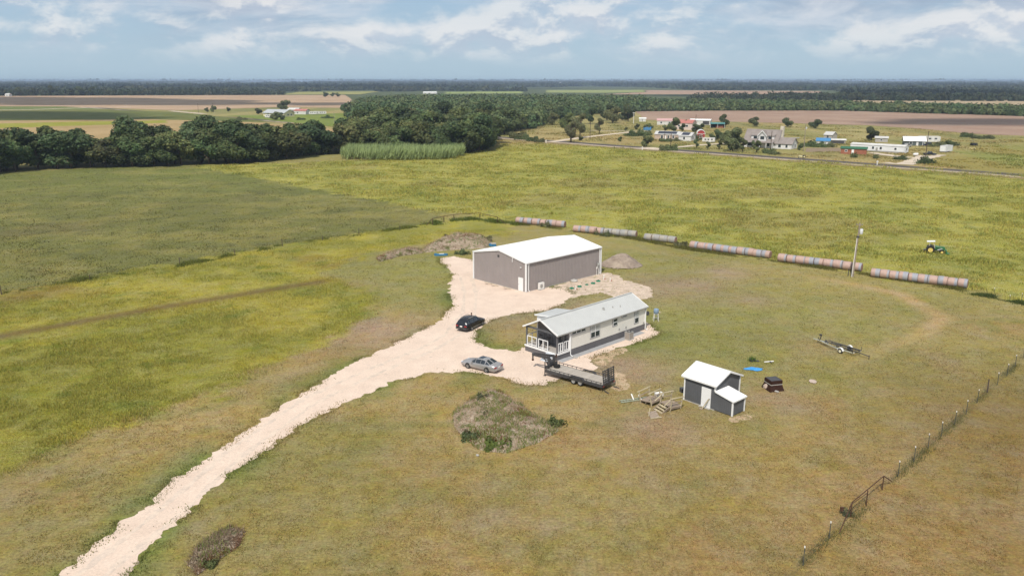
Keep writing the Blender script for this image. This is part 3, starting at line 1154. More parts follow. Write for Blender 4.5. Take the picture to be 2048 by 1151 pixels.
ONES = ('', 'first', 'second', 'third', 'fourth', 'fifth', 'sixth', 'seventh', 'eighth', 'ninth', 'tenth', 'eleventh', 'twelfth', 'thirteenth', 'fourteenth', 'fifteenth', 'sixteenth', 'seventeenth', 'eighteenth', 'nineteenth')
TENS = ('', '', 'twent', 'thirt', 'fort', 'fift', 'sixt', 'sevent')


def ordinal(i):
    i += 1
    if i < 20:
        return ONES[i]
    return TENS[i // 10] + ('ieth' if i % 10 == 0 else 'y-' + ONES[i % 10])


# tree line at the far side of the cut meadow: front row, middle row, back row
edge = GP([(-90, 353), (0, 347), (100, 340), (200, 335), (300, 335), (380, 331), (470, 329), (560, 321), (620, 313), (684, 308), (780, 305), (870, 305), (925, 308), (968, 305), (992, 292)])
edge = [np.array(p) for p in edge]
n_line = 0
for row, (dep, gap, smin, smax) in enumerate(((3.5, 5.0, 0.78, 1.05), (10.5, 5.8, 0.95, 1.20), (19.0, 7.5, 0.98, 1.25))):
    row_n = 0
    for a, b in zip(edge[:-1], edge[1:]):
        L = np.linalg.norm(b - a)
        dr = (b - a) / L
        nr = np.array((-dr[1], dr[0]))
        for i in range(max(1, int(round(L / gap)))):
            t = (i + 0.5 + random.uniform(-.35, .35)) * gap
            p = a + dr * min(t, L) + nr * (dep + random.uniform(-2, 2.5))
            if not off_road(*p):
                continue
            plant_tree(random.choice(TREE_SET), p[0], p[1], random.uniform(smin, smax) * (1.0 if p[0] < -60 else 0.92),
                       ('front row tree of the meadow tree line, %s counted from the left edge' % ordinal(row_n), 'broadleaf tree in the second row of the dark tree line', 'broadleaf tree in the back row of the dark tree line')[row],
                       ('front row of the tree line', 'second row of the tree line', 'back row of the tree line')[row])
            n_line += 1
            row_n += 1

# the wood in the middle and the bands behind the fields
WOOD = GP([(668, 306), (930, 311), (990, 291), (1000, 276), (1012, 268), (1062, 258), (1092, 246), (1112, 236), (1180, 229), (1272, 223), (1440, 221.5), (1700, 221.6), (1700, 216), (1560, 212.5),
           (1400, 209.5), (1180, 207.5), (1000, 206), (800, 206), (722, 215), (704, 234), (738, 258), (700, 285)])
ROW_R = GP([(1690, 222), (2048, 233), (2750, 248), (2750, 241), (2048, 226), (1690, 217)])
wx, wy = [], []
for poly, sp in ((WOOD, 8.6), (ROW_R, 8.0)):
    P = np.array(poly)
    g0, g1 = P.min(0), P.max(0)
    X, Y = np.meshgrid(np.arange(g0[0], g1[0], sp), np.arange(g0[1], g1[1], sp))
    X, Y = X.ravel() + RNG.uniform(-3, 3, X.size), Y.ravel() + RNG.uniform(-3, 3, X.size)
    ok = inside(poly, X, Y) & (np.abs(X) < Y * 0.70)
    wx.append(X[ok])
    wy.append(Y[ok])
wx, wy = np.concatenate(wx), np.concatenate(wy)
ok = np.array([off_road(a, b, 8) for a, b in zip(wx, wy)])
wx, wy = wx[ok], wy[ok]
o = np.argsort(np.hypot(wx, wy))
wx, wy = wx[o], wy[o]
n_ind = max(0, min(len(wx), 325 - n_line))
for x, y in zip(wx[:n_ind], wy[:n_ind]):
    plant_tree(random.choice(TREE_SET), x, y, random.uniform(0.75, 1.28), 'broadleaf tree in the near part of the wood across the road', 'trees in the near part of the wood')

# the rest of the woods reads as one mass
WV, WT, WC = [], [], []
w_off = 0


def crowns(x, y, r, hgt, ntri, col, flat=1.0):
    """simple leafy crowns, many at once"""
    global w_off
    n = len(x)
    if n == 0:
        return
    u = unit(n * ntri).reshape(n, ntri, 3)
    u[:, :, 2] = np.abs(u[:, :, 2]) * 1.3 - 0.45
    u /= np.linalg.norm(u, axis=2)[:, :, None]
    lob = 1 + 0.22 * np.sin(u[:, :, 0] * 5 + x[:, None]) * np.cos(u[:, :, 1] * 6 + y[:, None])
    rad_ = (0.72 + 0.33 * RNG.random((n, ntri))) * lob
    P = np.empty((n, ntri, 3))
    P[:, :, 0] = x[:, None] + u[:, :, 0] * rad_ * r[:, None]
    P[:, :, 1] = y[:, None] + u[:, :, 1] * rad_ * r[:, None]
    P[:, :, 2] = hgt[:, None] * (0.42 + 0.58 * u[:, :, 2] * rad_)
    nn = (u + unit(n * ntri).reshape(n, ntri, 3) * 0.7).reshape(-1, 3)
    nn /= np.linalg.norm(nn, axis=1)[:, None]
    size = np.repeat(r, ntri) * 2.9 / math.sqrt(ntri) * (0.7 + 0.6 * RNG.random(n * ntri))
    c = np.array(col)[None, None, :] * (0.75 + 0.5 * RNG.random((n, 1, 1))) * (0.75 + 0.5 * RNG.random((n, ntri, 1)))
    c = c * np.array((1, 1, 1)) + 0
    c[:, :, 0] *= 0.85 + 0.4 * RNG.random((n, 1))
    V, T, Cc = leaf_tris(P.reshape(-1, 3), nn, size, c.reshape(-1, 3))
    V[:, 2] = np.maximum(V[:, 2], 0.1)
    WV.append(V)
    WT.append(T + w_off)
    WC.append(Cc)
    w_off += len(V)
    # a closed core so that no daylight shows through the mass
    ph = np.arange(6) * math.pi / 3
    core = np.concatenate([np.stack([np.cos(ph), np.sin(ph), np.full(6, 0.05)], 1), np.stack([np.cos(ph) * 0.8, np.sin(ph) * 0.8, np.full(6, 0.62)], 1), [[0, 0, 0.82]]])
    F = [(i, (i + 1) % 6, 6 + (i + 1) % 6) for i in range(6)] + [(i, 6 + (i + 1) % 6, 6 + i) for i in range(6)] + [(6 + i, 6 + (i + 1) % 6, 12) for i in range(6)]
    CV = np.empty((n, 13, 3))
    CV[:, :, 0] = x[:, None] + core[None, :, 0] * r[:, None] * 0.60
    CV[:, :, 1] = y[:, None] + core[None, :, 1] * r[:, None] * 0.60
    CV[:, :, 2] = core[None, :, 2] * hgt[:, None] * 0.80
    CT = np.array(F)[None] + (np.arange(n) * 13)[:, None, None]
    WV.append(CV.reshape(-1, 3))
    WT.append(CT.reshape(-1, 3) + w_off)
    WC.append(np.tile(np.array(col) * 0.8, (n * 13, 1)))
    w_off += n * 13


x, y = wx[n_ind:], wy[n_ind:]
far = np.hypot(x, y)
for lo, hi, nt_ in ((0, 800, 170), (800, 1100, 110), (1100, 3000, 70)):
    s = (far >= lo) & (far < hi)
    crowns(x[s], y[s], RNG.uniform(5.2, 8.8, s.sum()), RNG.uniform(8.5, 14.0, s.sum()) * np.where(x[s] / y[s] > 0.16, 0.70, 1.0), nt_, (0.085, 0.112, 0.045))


def woodland(name, label):
    global WV, WT, WC, w_off
    link(name, tri_mesh(name, np.concatenate(WV), np.concatenate(WT), np.concatenate(WC), M_LEAF), kind='stuff', label=label)
    WV, WT, WC, w_off = [], [], [], 0


woodland('woodland', 'mass of the wood stretching away behind the front trees')

# far woods out to the horizon, row behind row
OPEN = [GP([(1000, 300), (1272, 222), (1700, 221), (2750, 247), (2750, 300), (2700, 400)])]
row = 191.5
while row > 162.0:
    yc = EYE * FOC / (row - HORIZON)
    stp = 0.85 if row > 176 else 0.6
    yn = EYE * FOC / max(row - stp - HORIZON, 0.4)
    lat = yc / 150.0
    n = int(1.46 * yc / lat)
    X = (np.arange(n) + RNG.uniform(-.6, .6, n)) * lat - 0.73 * yc
    Y = yc + RNG.random(n) * (yn - yc)
    dens = fbm(X, Y * 0.35, 700 + yc * 0.05, 5, 3)
    sc = fbm(X, Y, 90 + yc * .02, 1, 3)
    ok = (dens > 0.40) & (sc > 0.30)
    if row > 183:
        ok &= (sc > 0.38)
    for f in FIELDS:
        ok &= ~inside(f, X, Y)
    pxs = CX + X / Y * FOC
    if row > 182.5:
        ok &= ~((pxs > 540) & (pxs < 1665))
    elif row > 178.5:
        ok &= ~((pxs > 1085) & (pxs < 1660) & (row > 180)) & (sc > 0.36)
    X, Y = X[ok], Y[ok]
    r = np.maximum(lat * RNG.uniform(0.75, 1.15, len(X)), 5.0)
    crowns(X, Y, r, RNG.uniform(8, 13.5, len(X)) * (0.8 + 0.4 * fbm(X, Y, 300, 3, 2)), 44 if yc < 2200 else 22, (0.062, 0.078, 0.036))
    row -= stp
# rows along the near edges of the far fields
for a, b, n in (((-350, 193), (60, 191.6), 70), ((60, 191.6), (560, 190), 150), ((1380, 200.4), (2750, 204.4), 300), ((1400, 198.8), (2750, 202), 300)):
    A, B = G(*a), G(*b)
    t = RNG.random(n)
    P = A + (B - A) * t[:, None] + RNG.normal(0, 9, (n, 2))
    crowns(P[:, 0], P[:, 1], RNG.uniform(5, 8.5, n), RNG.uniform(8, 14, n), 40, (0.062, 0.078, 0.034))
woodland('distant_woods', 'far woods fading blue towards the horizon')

# single trees round the farmsteads
for (px, py, ms, s, sz, label) in (
        (1293, 293, ROUND, 1.15, 1.0, 'dense round dark green tree beside the road by the gravel turn-in'),
        (1465, 302, DARK, 1.0, 1.0, 'big dark tree in front of the grey gabled house'),
        (1436, 281, DARK, 0.62, 0.9, 'round tree between red barn shed and big dark tree'),
        (1348, 264, DARK, 0.85, 1.0, 'dark tree behind the solar roofed house'),
        (1374, 259, DARK, 0.6, 1.0, 'small dark tree beside the red roofed house'),
        (1392, 265, DARK, 0.72, 0.7, 'low dark tree in front of the long white metal shed'),
        (1447, 254, DARK, 0.75, 1.1, 'tree beside the teal roofed carport'),
        (1742, 281, DARK, 0.82, 0.85, 'broad round tree beside the small grey shed in the pasture'),
        (1508, 253, SPREAD, 1.2, 1.0, 'lone small tree at the plowed field edge behind the gabled house'),
        (1574, 254, SPREAD, 1.15, 1.0, 'lone small tree at the plowed field edge past the chimney'),
        (1630, 257, SPREAD, 1.25, 0.9, 'spreading low tree at the plowed field edge'),
        (1141, 285, PALE, 0.95, 1.0, 'tall pale green tree by the gravel lane'),
        (1160, 276, PALE, 1.1, 1.1, 'tallest pale green tree of the pasture group'),
        (1150, 272, PALE, 1.0, 1.0, 'pale green tree behind the tallest one of the pasture group'),
        (1198, 268, PALE, 0.85, 1.0, 'slim pale green tree standing alone on the pasture'),
        (1133, 266, TREE_SET[1], 0.85, 1.1, 'dark tree behind the pale pasture trees'),
        (1180, 248, TREE_SET[2], 0.9, 1.0, 'rounded tree on the pasture edge left of the white light pole'),
        (1225, 246, TREE_SET[3], 1.0, 1.0, 'rounded tree on the pasture edge beside another'),
        (1214, 241, TREE_SET[4], 1.0, 1.0, 'tall tree at the wood edge above the pasture'),
        (1256, 243, DARK, 1.15, 1.1, 'dark tree at the corner of the plowed field'),
        (1244, 241, DARK, 0.8, 0.9, 'bushy dark tree left of the plowed field corner'),
        (1274, 259, ROUND, 0.7, 1.1, 'small tree below the white light pole'),
        (1252, 262, ROUND, 0.42, 1.2, 'sapling on the pasture track'),
        (1292, 260, ROUND, 0.7, 1.0, 'small tree behind the blue tarp'),
        (1300, 259, ROUND, 0.75, 1.0, 'small tree beside the blue tarp'),
        (1068, 257, TREE_SET[0], 0.75, 1.0, 'tree at the inner corner of the wood'),
        (1161, 282, ROUND, 0.55, 1.0, 'small dark bush beside the gravel lane'),
        (1240, 283, ROUND, 0.48, 1.1, 'small round tree alone between lane and road'),
        (1393, 296, CONIC, 1.3, 1.0, 'clipped small tree nearest the red barn shed in the roadside row'),
        (1416, 299, CONIC, 1.1, 1.0, 'second small tree of the roadside row from the red barn'),
        (1438, 299, CONIC, 1.25, 1.0, 'third small tree of the roadside row from the red barn'),
        (1461, 303, CONIC, 1.5, 1.0, 'small tree at the foot of the big dark tree'),
        (1485, 303, CONIC, 1.7, 1.0, 'slim small tree at the left end of the gabled house'),
        (1507, 298, CONIC, 1.2, 1.0, 'small tree close to the porch of the gabled house'),
        (1513, 305, CONIC, 1.8, 0.9, 'rounded small tree before the porch of the gabled house'),
        (1552, 297, CONIC, 0.9, 1.0, 'sapling by the low wing of the gabled house'),
        (1402, 262, DARK, 0.5, 0.9, 'small tree left behind the red barn shed'),
        (1424, 284, DARK, 0.5, 0.8, 'small bushy tree right of the grey camper'),
        (1450, 290, DARK, 0.7, 0.95, 'tree leaning against the big dark tree on its left'),
        (1476, 296, DARK, 0.62, 0.9, 'tree at the left gable of the gabled house'),
        (1330, 261, ROUND, 0.7, 1.0, 'small tree before the white building with pink roof'),
        (1365, 262, DARK, 0.45, 1.0, 'small tree before the red roofed house'),
        (1600, 300, ROUND, 0.5, 1.0, 'small tree left of the tall pale utility pole'),
        (1105, 250, TREE_SET[3], 0.7, 1.0, 'tree at the wood edge by the pasture bay'),
        (1120, 243, TREE_SET[2], 0.8, 1.0, 'taller tree at the wood edge by the pasture bay'),
        (427, 224, ROUND, 1.3, 1.0, 'round dark tree at the far farm track'),
        (414, 224, ROUND, 0.9, 1.0, 'smaller dark tree at the far farm track'),
        (457, 223, ROUND, 0.9, 1.0, 'lone dark tree left of the cream farmhouse'),
        (551, 240, ROUND, 1.5, 0.9, 'dark bushy tree right in front of the cream farmhouse'),
        (562, 240, ROUND, 1.4, 0.85, 'dark bush beside the cream farmhouse gable'),
        (517, 228, ROUND, 1.4, 0.8, 'low tree left of the cream farmhouse'),
        (565, 219, ROUND, 1.9, 1.0, 'tree behind the roof of the cream farmhouse'),
        (572, 218, ROUND, 2.0, 1.0, 'taller tree behind the cream farmhouse gable'),
        (690, 228, TREE_SET[5], 0.75, 1.0, 'loose tree at the wood corner beyond the meadow'),
        (700, 238, TREE_SET[6], 0.7, 1.0, 'lower tree at the wood corner beyond the meadow'),
        (40, 192.5, DARK, 1.9, 0.9, 'dark tree at the far edge of the shaded field'),
        (105, 191.5, DARK, 2.0, 1.0, 'dark round tree at the far field edge'),
        (160, 191.5, DARK, 2.0, 0.9, 'dark round tree on its own at the far field edge'),
        (185, 191.2, DARK, 1.9, 0.9, 'dark round tree at the end of the far field edge row'),
        (651, 194, ROUND, 2.2, 0.9, 'lone round tree on the olive field'),
        (666, 193, ROUND, 1.9, 0.8, 'low round tree on the olive field'),
        (675, 193.5, ROUND, 2.0, 0.8, 'third round tree on the olive field')):
    g = G(px, py)
    plant_tree(ms, g[0], g[1], s * K, label, None, 'tree', 'tree', None, sz)

# shrubs along lanes and fences
M_SHRUB = leafmat('shrub_leaves', 0.25, 0.2, 0.7)


def shrub(px, py, r, h, col, label, n=260, xy=None, group=None):
    n = max(n, int(230 * r)) if r > 2 else n
    g = G(px, py) if xy is None else xy
    u = unit(n)
    u[:, 2] = np.abs(u[:, 2])
    P = u * np.array((r, r * 0.8, h)) * (0.55 + 0.5 * RNG.random((n, 1))) * (1 + 0.3 * np.sin(u[:, :1] * 6 + px))
    nn = u + unit(n) * 0.7
    nn /= np.linalg.norm(nn, axis=1)[:, None]
    c = np.array([col]) * (0.65 + 0.7 * RNG.random((n, 1)))
    V, T, Cc = leaf_tris(P, nn, r * (0.16 + 0.25 * RNG.random(n)) * math.sqrt(200 / n), c)
    V[:, 2] = np.maximum(V[:, 2], 0.0)
    t = thing('shrub', label, 'shrub', (float(g[0]), float(g[1]), 0), 0, group)
    link('foliage', tri_mesh('foliage', V, T, Cc, M_SHRUB), t)
    mb = MB()
    for i in range(3):
        mb.path([(0, 0, -0.02), (r * 0.3 * math.cos(i * 2.1), r * 0.3 * math.sin(i * 2.1), h * 0.6)], [0.02 + r * 0.02, 0.01], 4)
    mb2 = MB()
    mb2.path([(0, 0, -0.02), (r * 0.08, 0, h * 0.75)], [0.03 + r * 0.02, 0.01], 5)
    mb2.build('stem', M_BARK, t)
    return t


GS = (0.105, 0.135, 0.055)
for i, (px, py, r, h, lab) in enumerate(((1035, 276, 6, 3.2, 'low bushes at the wood corner beside the road'), (1050, 279, 5, 2.4, 'low bush right of the wood corner by the road'), (1068, 282, 4, 2.2, 'bush in the roadside thicket near the wood'),
                                         (1080, 284, 3.5, 1.8, 'last bush of the roadside thicket near the lane'), (1265, 272, 5, 3.0, 'bush mass left of the solar roofed house'), (1285, 271, 5, 3.4, 'bush mass beside the solar roofed house'),
                                         (1330, 301, 3.5, 2.4, 'rough bush by the gravel turn-in'), (1344, 301, 3.5, 2.6, 'rough bush right of the gravel turn-in'), (1330, 283, 4, 1.6, 'hedge bush before the brick wall of the solar roofed house'),
                                         (1352, 282, 3, 1.5, 'hedge bush before the solar roofed house door'), (1392, 280, 3.5, 3.6, 'shrub between the solar roofed house and red barn'), (1538, 306, 3.6, 2.0, 'scrubby bush by the road before the gabled house'),
                                         (1548, 309, 2.6, 1.4, 'small bush by the road before the gabled house'), (1622, 293, 5, 2.6, 'bush mass behind the wooden fence'), (1640, 294, 4, 2.2, 'bush behind the middle of the wooden fence'),
                                         (1660, 294, 3.0, 2.2, 'bush by the end of the wooden fence'), (1803, 319, 3, 1.6, 'bush before the end of the long white trailer home'), (1849, 327, 3.6, 2.6, 'green bush at the foot of the dark pole'),
                                         (1880, 293, 5, 2.0, 'brushy bushes left of the white box trailer'), (1900, 291, 4, 2.4, 'brushy bushes behind the white box trailer'), (1932, 274, 4, 2.6, 'bush at the plowed field edge beyond the junk'),
                                         (1965, 277, 6, 1.6, 'long low bush at the plowed field edge'), (1708, 315, 1.8, 2.2, 'sapling before the red shed'), (1751, 317, 1.4, 2.0, 'sapling before the long white trailer home'),
                                         (480, 240, 5, 2.2, 'hedge bushes along the road at the far left farm'), (600, 240, 4, 1.8, 'bush before the white sheds of the far left farm'), (655, 237, 5, 2.4, 'bush at the end of the trailer row on the meadow'),
                                         (1500, 292, 3.0, 1.3, 'porch shrub of the gabled house'), (1528, 294, 4.0, 1.6, 'large porch shrub of the gabled house'))):
    shrub(px, py, r, h, GS if i % 3 else (0.135, 0.145, 0.065), lab)

# the thicket of giant reed before the wood
edge_r = GP([(682, 318), (720, 321), (790, 322), (850, 320), (905, 318), (930, 311), (900, 304), (800, 304), (720, 305), (690, 309)])
P = np.array(edge_r)
X = RNG.uniform(P[:, 0].min(), P[:, 0].max(), 60000)
Y = RNG.uniform(P[:, 1].min(), P[:, 1].max(), 60000)
ok = inside(edge_r, X + (fbm(X, Y, 4, 1, 2) - .5) * 5, Y + (fbm(X, Y, 4, 4, 2) - .5) * 6)
X, Y = X[ok][:16000], Y[ok][:16000]
Z = RNG.random(len(X)) ** 0.7 * 3.2
hh = 1.3 + 1.3 * RNG.random(len(X)) + 0.8 * fbm(X, Y, 6, 3, 2)
cc = np.array([s2l(158, 172, 118, 1.0)]) * (0.6 + 0.7 * RNG.random((len(X), 1)))
V, T, Cc = blades(np.stack([X, Y, Z], 1), hh, 0.20 + 0.25 * RNG.random(len(X)), cc, 0.45, (0.28, -0.1), 1.25)
link('reeds', tri_mesh('reeds', V, T, Cc, M_GRASS), kind='stuff', label='pale grey green thicket of giant reed before the wood')

# ================================================================== CLOUDS out of view, shaped and placed to throw the shadows on the far fields
M_CLOUD = mat('cloud', (0.86, 0.87, 0.88), 1.0, 0, 0.05, 0.01, 0.0)
mb = MB()
CL = 2500.0
OFF = SUN_DIR * (CL / SUN_DIR.z)
for (cx, cy, ax, ay, n) in ((-640, 745, 300, 100, 26), (-1050, 1300, 600, 250, 30), (-620, 1170, 260, 90, 16), (-400, 715, 120, 30, 12), (-330, 1130, 150, 40, 12), (520, 625, 250, 36, 20), (1000, 1700, 700, 230, 16), (-900, 3300, 1300, 500, 18), (1500, 4300, 1500, 500, 16), (300, 6500, 2500, 700, 16)):
    for i in range(n):
        a, q_ = random.uniform(0, 6.28), math.sqrt(random.random()) * 0.8
        r = random.uniform(0.26, 0.42)
        mb.ell((cx + math.cos(a) * q_ * ax + OFF.x, cy + math.sin(a) * q_ * ay + OFF.y, CL + random.uniform(0, 60)), (ax * r, ay * r * 1.25, 40 + 0.1 * ay), 12, 6, 0.10)
tag(mb.build('clouds', M_CLOUD, None, True), 'clouds out of view, shaped to throw shade on the far fields', None, None, 'stuff')

# ================================================================== HAZE
mb = MB()
mb.box((0, 30000, 21.0), (126000, 66000, 44.0))
mh = bpy.data.materials.new('haze_air')
mh.use_nodes = True
nh = mh.node_tree
nh.nodes.clear()
vo = nh.nodes.new('ShaderNodeVolumePrincipled')
vo.inputs['Color'].default_value = (0.62, 0.78, 1.0, 1)
vo.inputs['Density'].default_value = 0.0001
vo.inputs['Anisotropy'].default_value = 0.0
oo = nh.nodes.new('ShaderNodeOutputMaterial')
nh.links.new(vo.outputs[0], oo.inputs['Volume'])
hz = mb.build('haze', mh)
tag(hz, 'thin blue summer haze over the plain', None, None, 'stuff')


# ================================================================== THE HOMESTEAD
M_WHITE = mat('white_metal', (0.80, 0.80, 0.79), 0.45, 0, 0.03, 1.5, 0.4)
M_WROOF = mat('white_roof', (0.82, 0.82, 0.80), 0.5, 0, 0.03, 0.4, 0.4)
M_TAUPE = mat('taupe_siding', (0.31, 0.275, 0.265), 0.55, 0, 0.05, 0.6, 0.3)
M_GALV = mat('galvalume_roof', (0.485, 0.488, 0.472), 0.5, 0.0, 0.05, 0.8, 0.5)
M_CREAM = mat('cream_siding', (0.76, 0.73, 0.66), 0.6, 0, 0.03, 0.8, 0.3)
M_CHAR = mat('charcoal_siding', (0.105, 0.108, 0.115), 0.55, 0, 0.10, 1.0, 0.3)
M_SKIRT = mat('skirting_grey', (0.135, 0.13, 0.135), 0.6, 0, 0.10, 0.8, 0.3)
M_GLASS = mat('window_glass', (0.035, 0.045, 0.055), 0.08, 0, 0.3, 1.0, 0.6)
M_PALEGL = mat('window_blind', (0.42, 0.43, 0.42), 0.3, 0, 0.1, 2.0, 0.5)
M_CONC = mat('concrete', (0.42, 0.40, 0.37), 0.9, 0, 0.15, 1.2, 0.2, 0.3, 12)
M_BLACK = mat('black_steel', (0.068, 0.066, 0.068), 0.45, 0.2, 0.25, 3.0, 0.4)
M_RUBBER = mat('tyre_rubber', (0.022, 0.021, 0.02), 0.85, 0, 0.2, 6.0, 0.2)
M_DARK = mat('dark_plastic', (0.068, 0.066, 0.068), 0.6, 0, 0.15, 4.0, 0.3)
M_GREY = mat('grey_painted_metal', (0.36, 0.35, 0.33), 0.5, 0.1, 0.08, 3.0, 0.4)
M_WOODG = mat('weathered_wood', (0.33, 0.26, 0.20), 0.9, 0, 0.25, 2.5, 0.1, 0.4, 14)
M_WOODL = mat('faded_lumber', (0.46, 0.39, 0.26), 0.9, 0, 0.2, 2.5, 0.1, 0.3, 14)
M_RUST = mat('rusty_pipe', (0.10, 0.055, 0.035), 0.8, 0.2, 0.35, 4.0, 0.2)
M_PVC = mat('white_pvc', (0.78, 0.76, 0.72), 0.45, 0, 0.04, 3.0, 0.4)
M_CHROME = mat('bright_metal', (0.62, 0.63, 0.63), 0.3, 0.8, 0.05, 3.0, 0.5)


def bx(parent, name, c, s, m, rz=0.0, label=None):
    return MB().box(c, s, rz).build(name, m, parent, False, label)


# ------------------------------------------------------------------ workshop
def workshop():
    L, W, E, R = 16.75, 11.5, 4.35, 5.42
    t = thing('metal_workshop', 'large taupe metal workshop with bright white roof and corner trim', 'workshop', (*GAR_A, 0), math.atan2(GAR_U[1], GAR_U[0]), None, K)

    def gab(s):
        return E + (R - E) * (1 - abs(s - W / 2) / (W / 2))
    MB().ribbed((0, 0, 0), (1, 0, 0), L, lambda s: 0.06, lambda s: E, (0, -1, 0), 0.33, 0.05).build('wall', M_TAUPE, t)
    MB().ribbed((L, W, 0), (-1, 0, 0), L, lambda s: 0.06, lambda s: E, (0, 1, 0), 0.33, 0.05).build('wall', M_TAUPE, t)
    MB().ribbed((0, W, 0), (0, -1, 0), W, lambda s: 0.06, gab, (-1, 0, 0), 0.33, 0.05).build('wall', M_TAUPE, t)
    MB().ribbed((L, 0, 0), (0, 1, 0), W, lambda s: 0.06, gab, (1, 0, 0), 0.33, 0.05).build('wall', M_TAUPE, t)
    MB().box((L / 2, W / 2, 0.0), (L + 0.10, W + 0.10, 0.11)).build('slab', M_CONC, t)
    ln = math.hypot(W / 2, R - E)
    for sgn in (0, 1):
        o = (-0.12, -0.12, E + 0.045) if sgn == 0 else (L + 0.12, W + 0.12, E + 0.045)
        up = Vector((0, (W / 2) * (1 if sgn == 0 else -1), R - E)) / ln
        nrm = Vector((0, -(R - E) * (1 if sgn == 0 else -1), W / 2)).normalized()
        MB().ribbed(o, (1 if sgn == 0 else -1, 0, 0), L + 0.24, lambda s: -0.02, lambda s: ln + 0.11, nrm, 0.62, 0.03, up).build('roof_slope', M_WROOF, t)
    bx(t, 'ridge_cap', (L / 2, W / 2, R + 0.075), (L + 0.26, 0.36, 0.05), M_WROOF)
    for (x, y) in ((-.03, -.03), (L + .03, -.03), (-.03, W + .03), (L + .03, W + .03)):
        bx(t, 'corner_trim', (x, y, E / 2 + 0.02), (0.22, 0.22, E - 0.06), M_WHITE)
    for y0, y1 in ((-.10, W / 2), (W + .10, W / 2)):
        for x in (-.09, L + .09):
            MB().beam((x, y0, E - 0.02), (x, y1, R + 0.0), 0.10, 0.20).build('rake_trim', M_WHITE, t)
    for y in (-.17, W + .17):
        bx(t, 'gutter', (L / 2, y, E - .02), (L + .2, .15, .15), M_WHITE)
    for x in (0.42, L - 0.35):
        mb = MB().path([(x, -.17, E - .08), (x, -.12, E - .3), (x, -.12, .25), (x, -.35, .1)], .065, 6)
        mb.build('downspout', M_WHITE, t)
    dr = bx(t, 'door', (-.05, 1.05, 1.03), (.06, 1.02, 1.98), M_WHITE)
    bx(dr, 'handle', (-.12, 1.42, .98), (.06, .10, .06), M_GREY)
    bx(t, 'vent', (-.06, W / 2 + .1, 4.52), (.06, .34, .30), M_DARK)
    MB().path([(-.14, 2.75, 4.1), (-.14, 2.75, 4.5), (-.05, 2.75, 4.95), (-.05, 2.75, 5.15)], .05, 6).build('exhaust_pipe', M_WHITE, t)
    bx(t, 'wall_light', (-.1, 1.0, 3.55), (.14, .2, .12), M_WHITE)
    # thing parked right outside: the heat pump, the meter stand
    u = thing('heat_pump', 'white outdoor heat pump unit against the long workshop wall', 'heat pump', tuple(GAR_A + (GAR_U * 2.75 - GAR_V * 0.42) * K), math.atan2(GAR_U[1], GAR_U[0]))
    bx(u, 'pad', (0, 0, .06), (1.25, .55, .12), M_CONC)
    bx(u, 'case', (0, 0, .62), (1.05, .40, 1.0), M_PVC)
    MB().lathe([(.30, 0), (.30, .03), (.24, .03), (.24, .015), (0.05, .015), (0.05, .04), (0, .04)], 18, Matrix.Rotation(math.pi / 2, 3, 'X'), (-.12, -.2, .62)).build('fan_grille', M_GREY, u)
    bx(u, 'service_panel', (.40, -.21, .62), (.18, .02, .8), M_PVC)
    p = GAR_A + (GAR_U * 15.75 - GAR_V * 0.30) * K
    u = thing('electric_meter', 'grey electric meter box on two white conduits at the workshop corner', 'electric meter', tuple(p), math.atan2(GAR_U[1], GAR_U[0]))
    bx(u, 'box', (.12, 0, 1.72), (.46, .2, .75), M_GREY)
    MB().lathe([(.13, 0), (.13, .10), (.09, .15), (0, .16)], 14, Matrix.Rotation(math.pi / 2, 3, 'X'), (.12, -.1, 1.85)).build('meter_dial', M_CHROME, u)
    for x in (-.18, .3):
        MB().path([(x, 0, -.05), (x, 0, 1.5)], .05, 7).build('conduit', M_PVC, u)
    bx(u, 'junction_box', (-.2, -.02, 1.25), (.24, .14, .3), M_PVC)


workshop()
# vent cap on its thin post, pale dome, lids and cleanouts of the septic field
u = thing('vent_post', 'thin grey post with white ball cap before the workshop wall', 'vent post', tuple(G(1141, 559)))
MB().tube((0, 0, -.05), (0, 0, 1.05), .045, 7).build('post', M_GREY, u)
MB().ell((0, 0, 1.2), (.20, .20, .2), 12, 8).build('cap', M_PVC, u, True)
bx(u, 'box', (.02, -.1, .95), (.22, .14, .2), M_GREY)
bx(u, 'tap', (-.22, -.05, .72), (.14, .1, .12), M_GREY)
u = thing('tank_lid', 'large pale concrete dome lid by the workshop wall', 'tank lid', tuple(G(1148, 562.5)))
MB().lathe([(.62, -.02), (.62, .16), (.50, .30), (.25, .38), (0, .40)], 18).build('dome', M_CONC, u, True)
MB().lathe([(.16, .36), (.16, .44), (0, .45)], 12).build('hatch', M_CONC, u)
M_GREEN = mat('green_plastic', (0.025, 0.20, 0.115), 0.5, 0, 0.15, 5.0, 0.4)
lid_mesh = MB().lathe([(.34, -.02), (.36, .10), (.33, .16), (.12, .19), (0, .20)], 16).mesh('lid', M_GREEN, True)
knob_mesh = MB().box((.14, 0, .2), (.10, .22, .06)).mesh('knob', mat('dark_green_plastic', (.012, .07, .045), .5)).copy()
for (px, py, lab) in ((1143.5, 577, 'green septic lid nearest the workshop door'), (1159, 573.5, 'green septic lid second from the workshop door'), (1173.5, 569.5, 'small green septic lid in the middle of the row'),
                      (1186, 567, 'paired green septic lid fourth in the row'), (1196.5, 562.5, 'green septic lid nearest the meter')):
    u = thing('septic_lid', lab, 'septic lid', tuple(G(px, py)), random.uniform(0, 3), 'green septic lids')
    s = 0.8 if 'small' in lab else 1.05
    u.scale = (s, s, s)
    share('lid', lid_mesh, u)
    share('grip', knob_mesh, u)
    share('grip', knob_mesh, u, (0, 0, 0), (0, 0, math.pi))
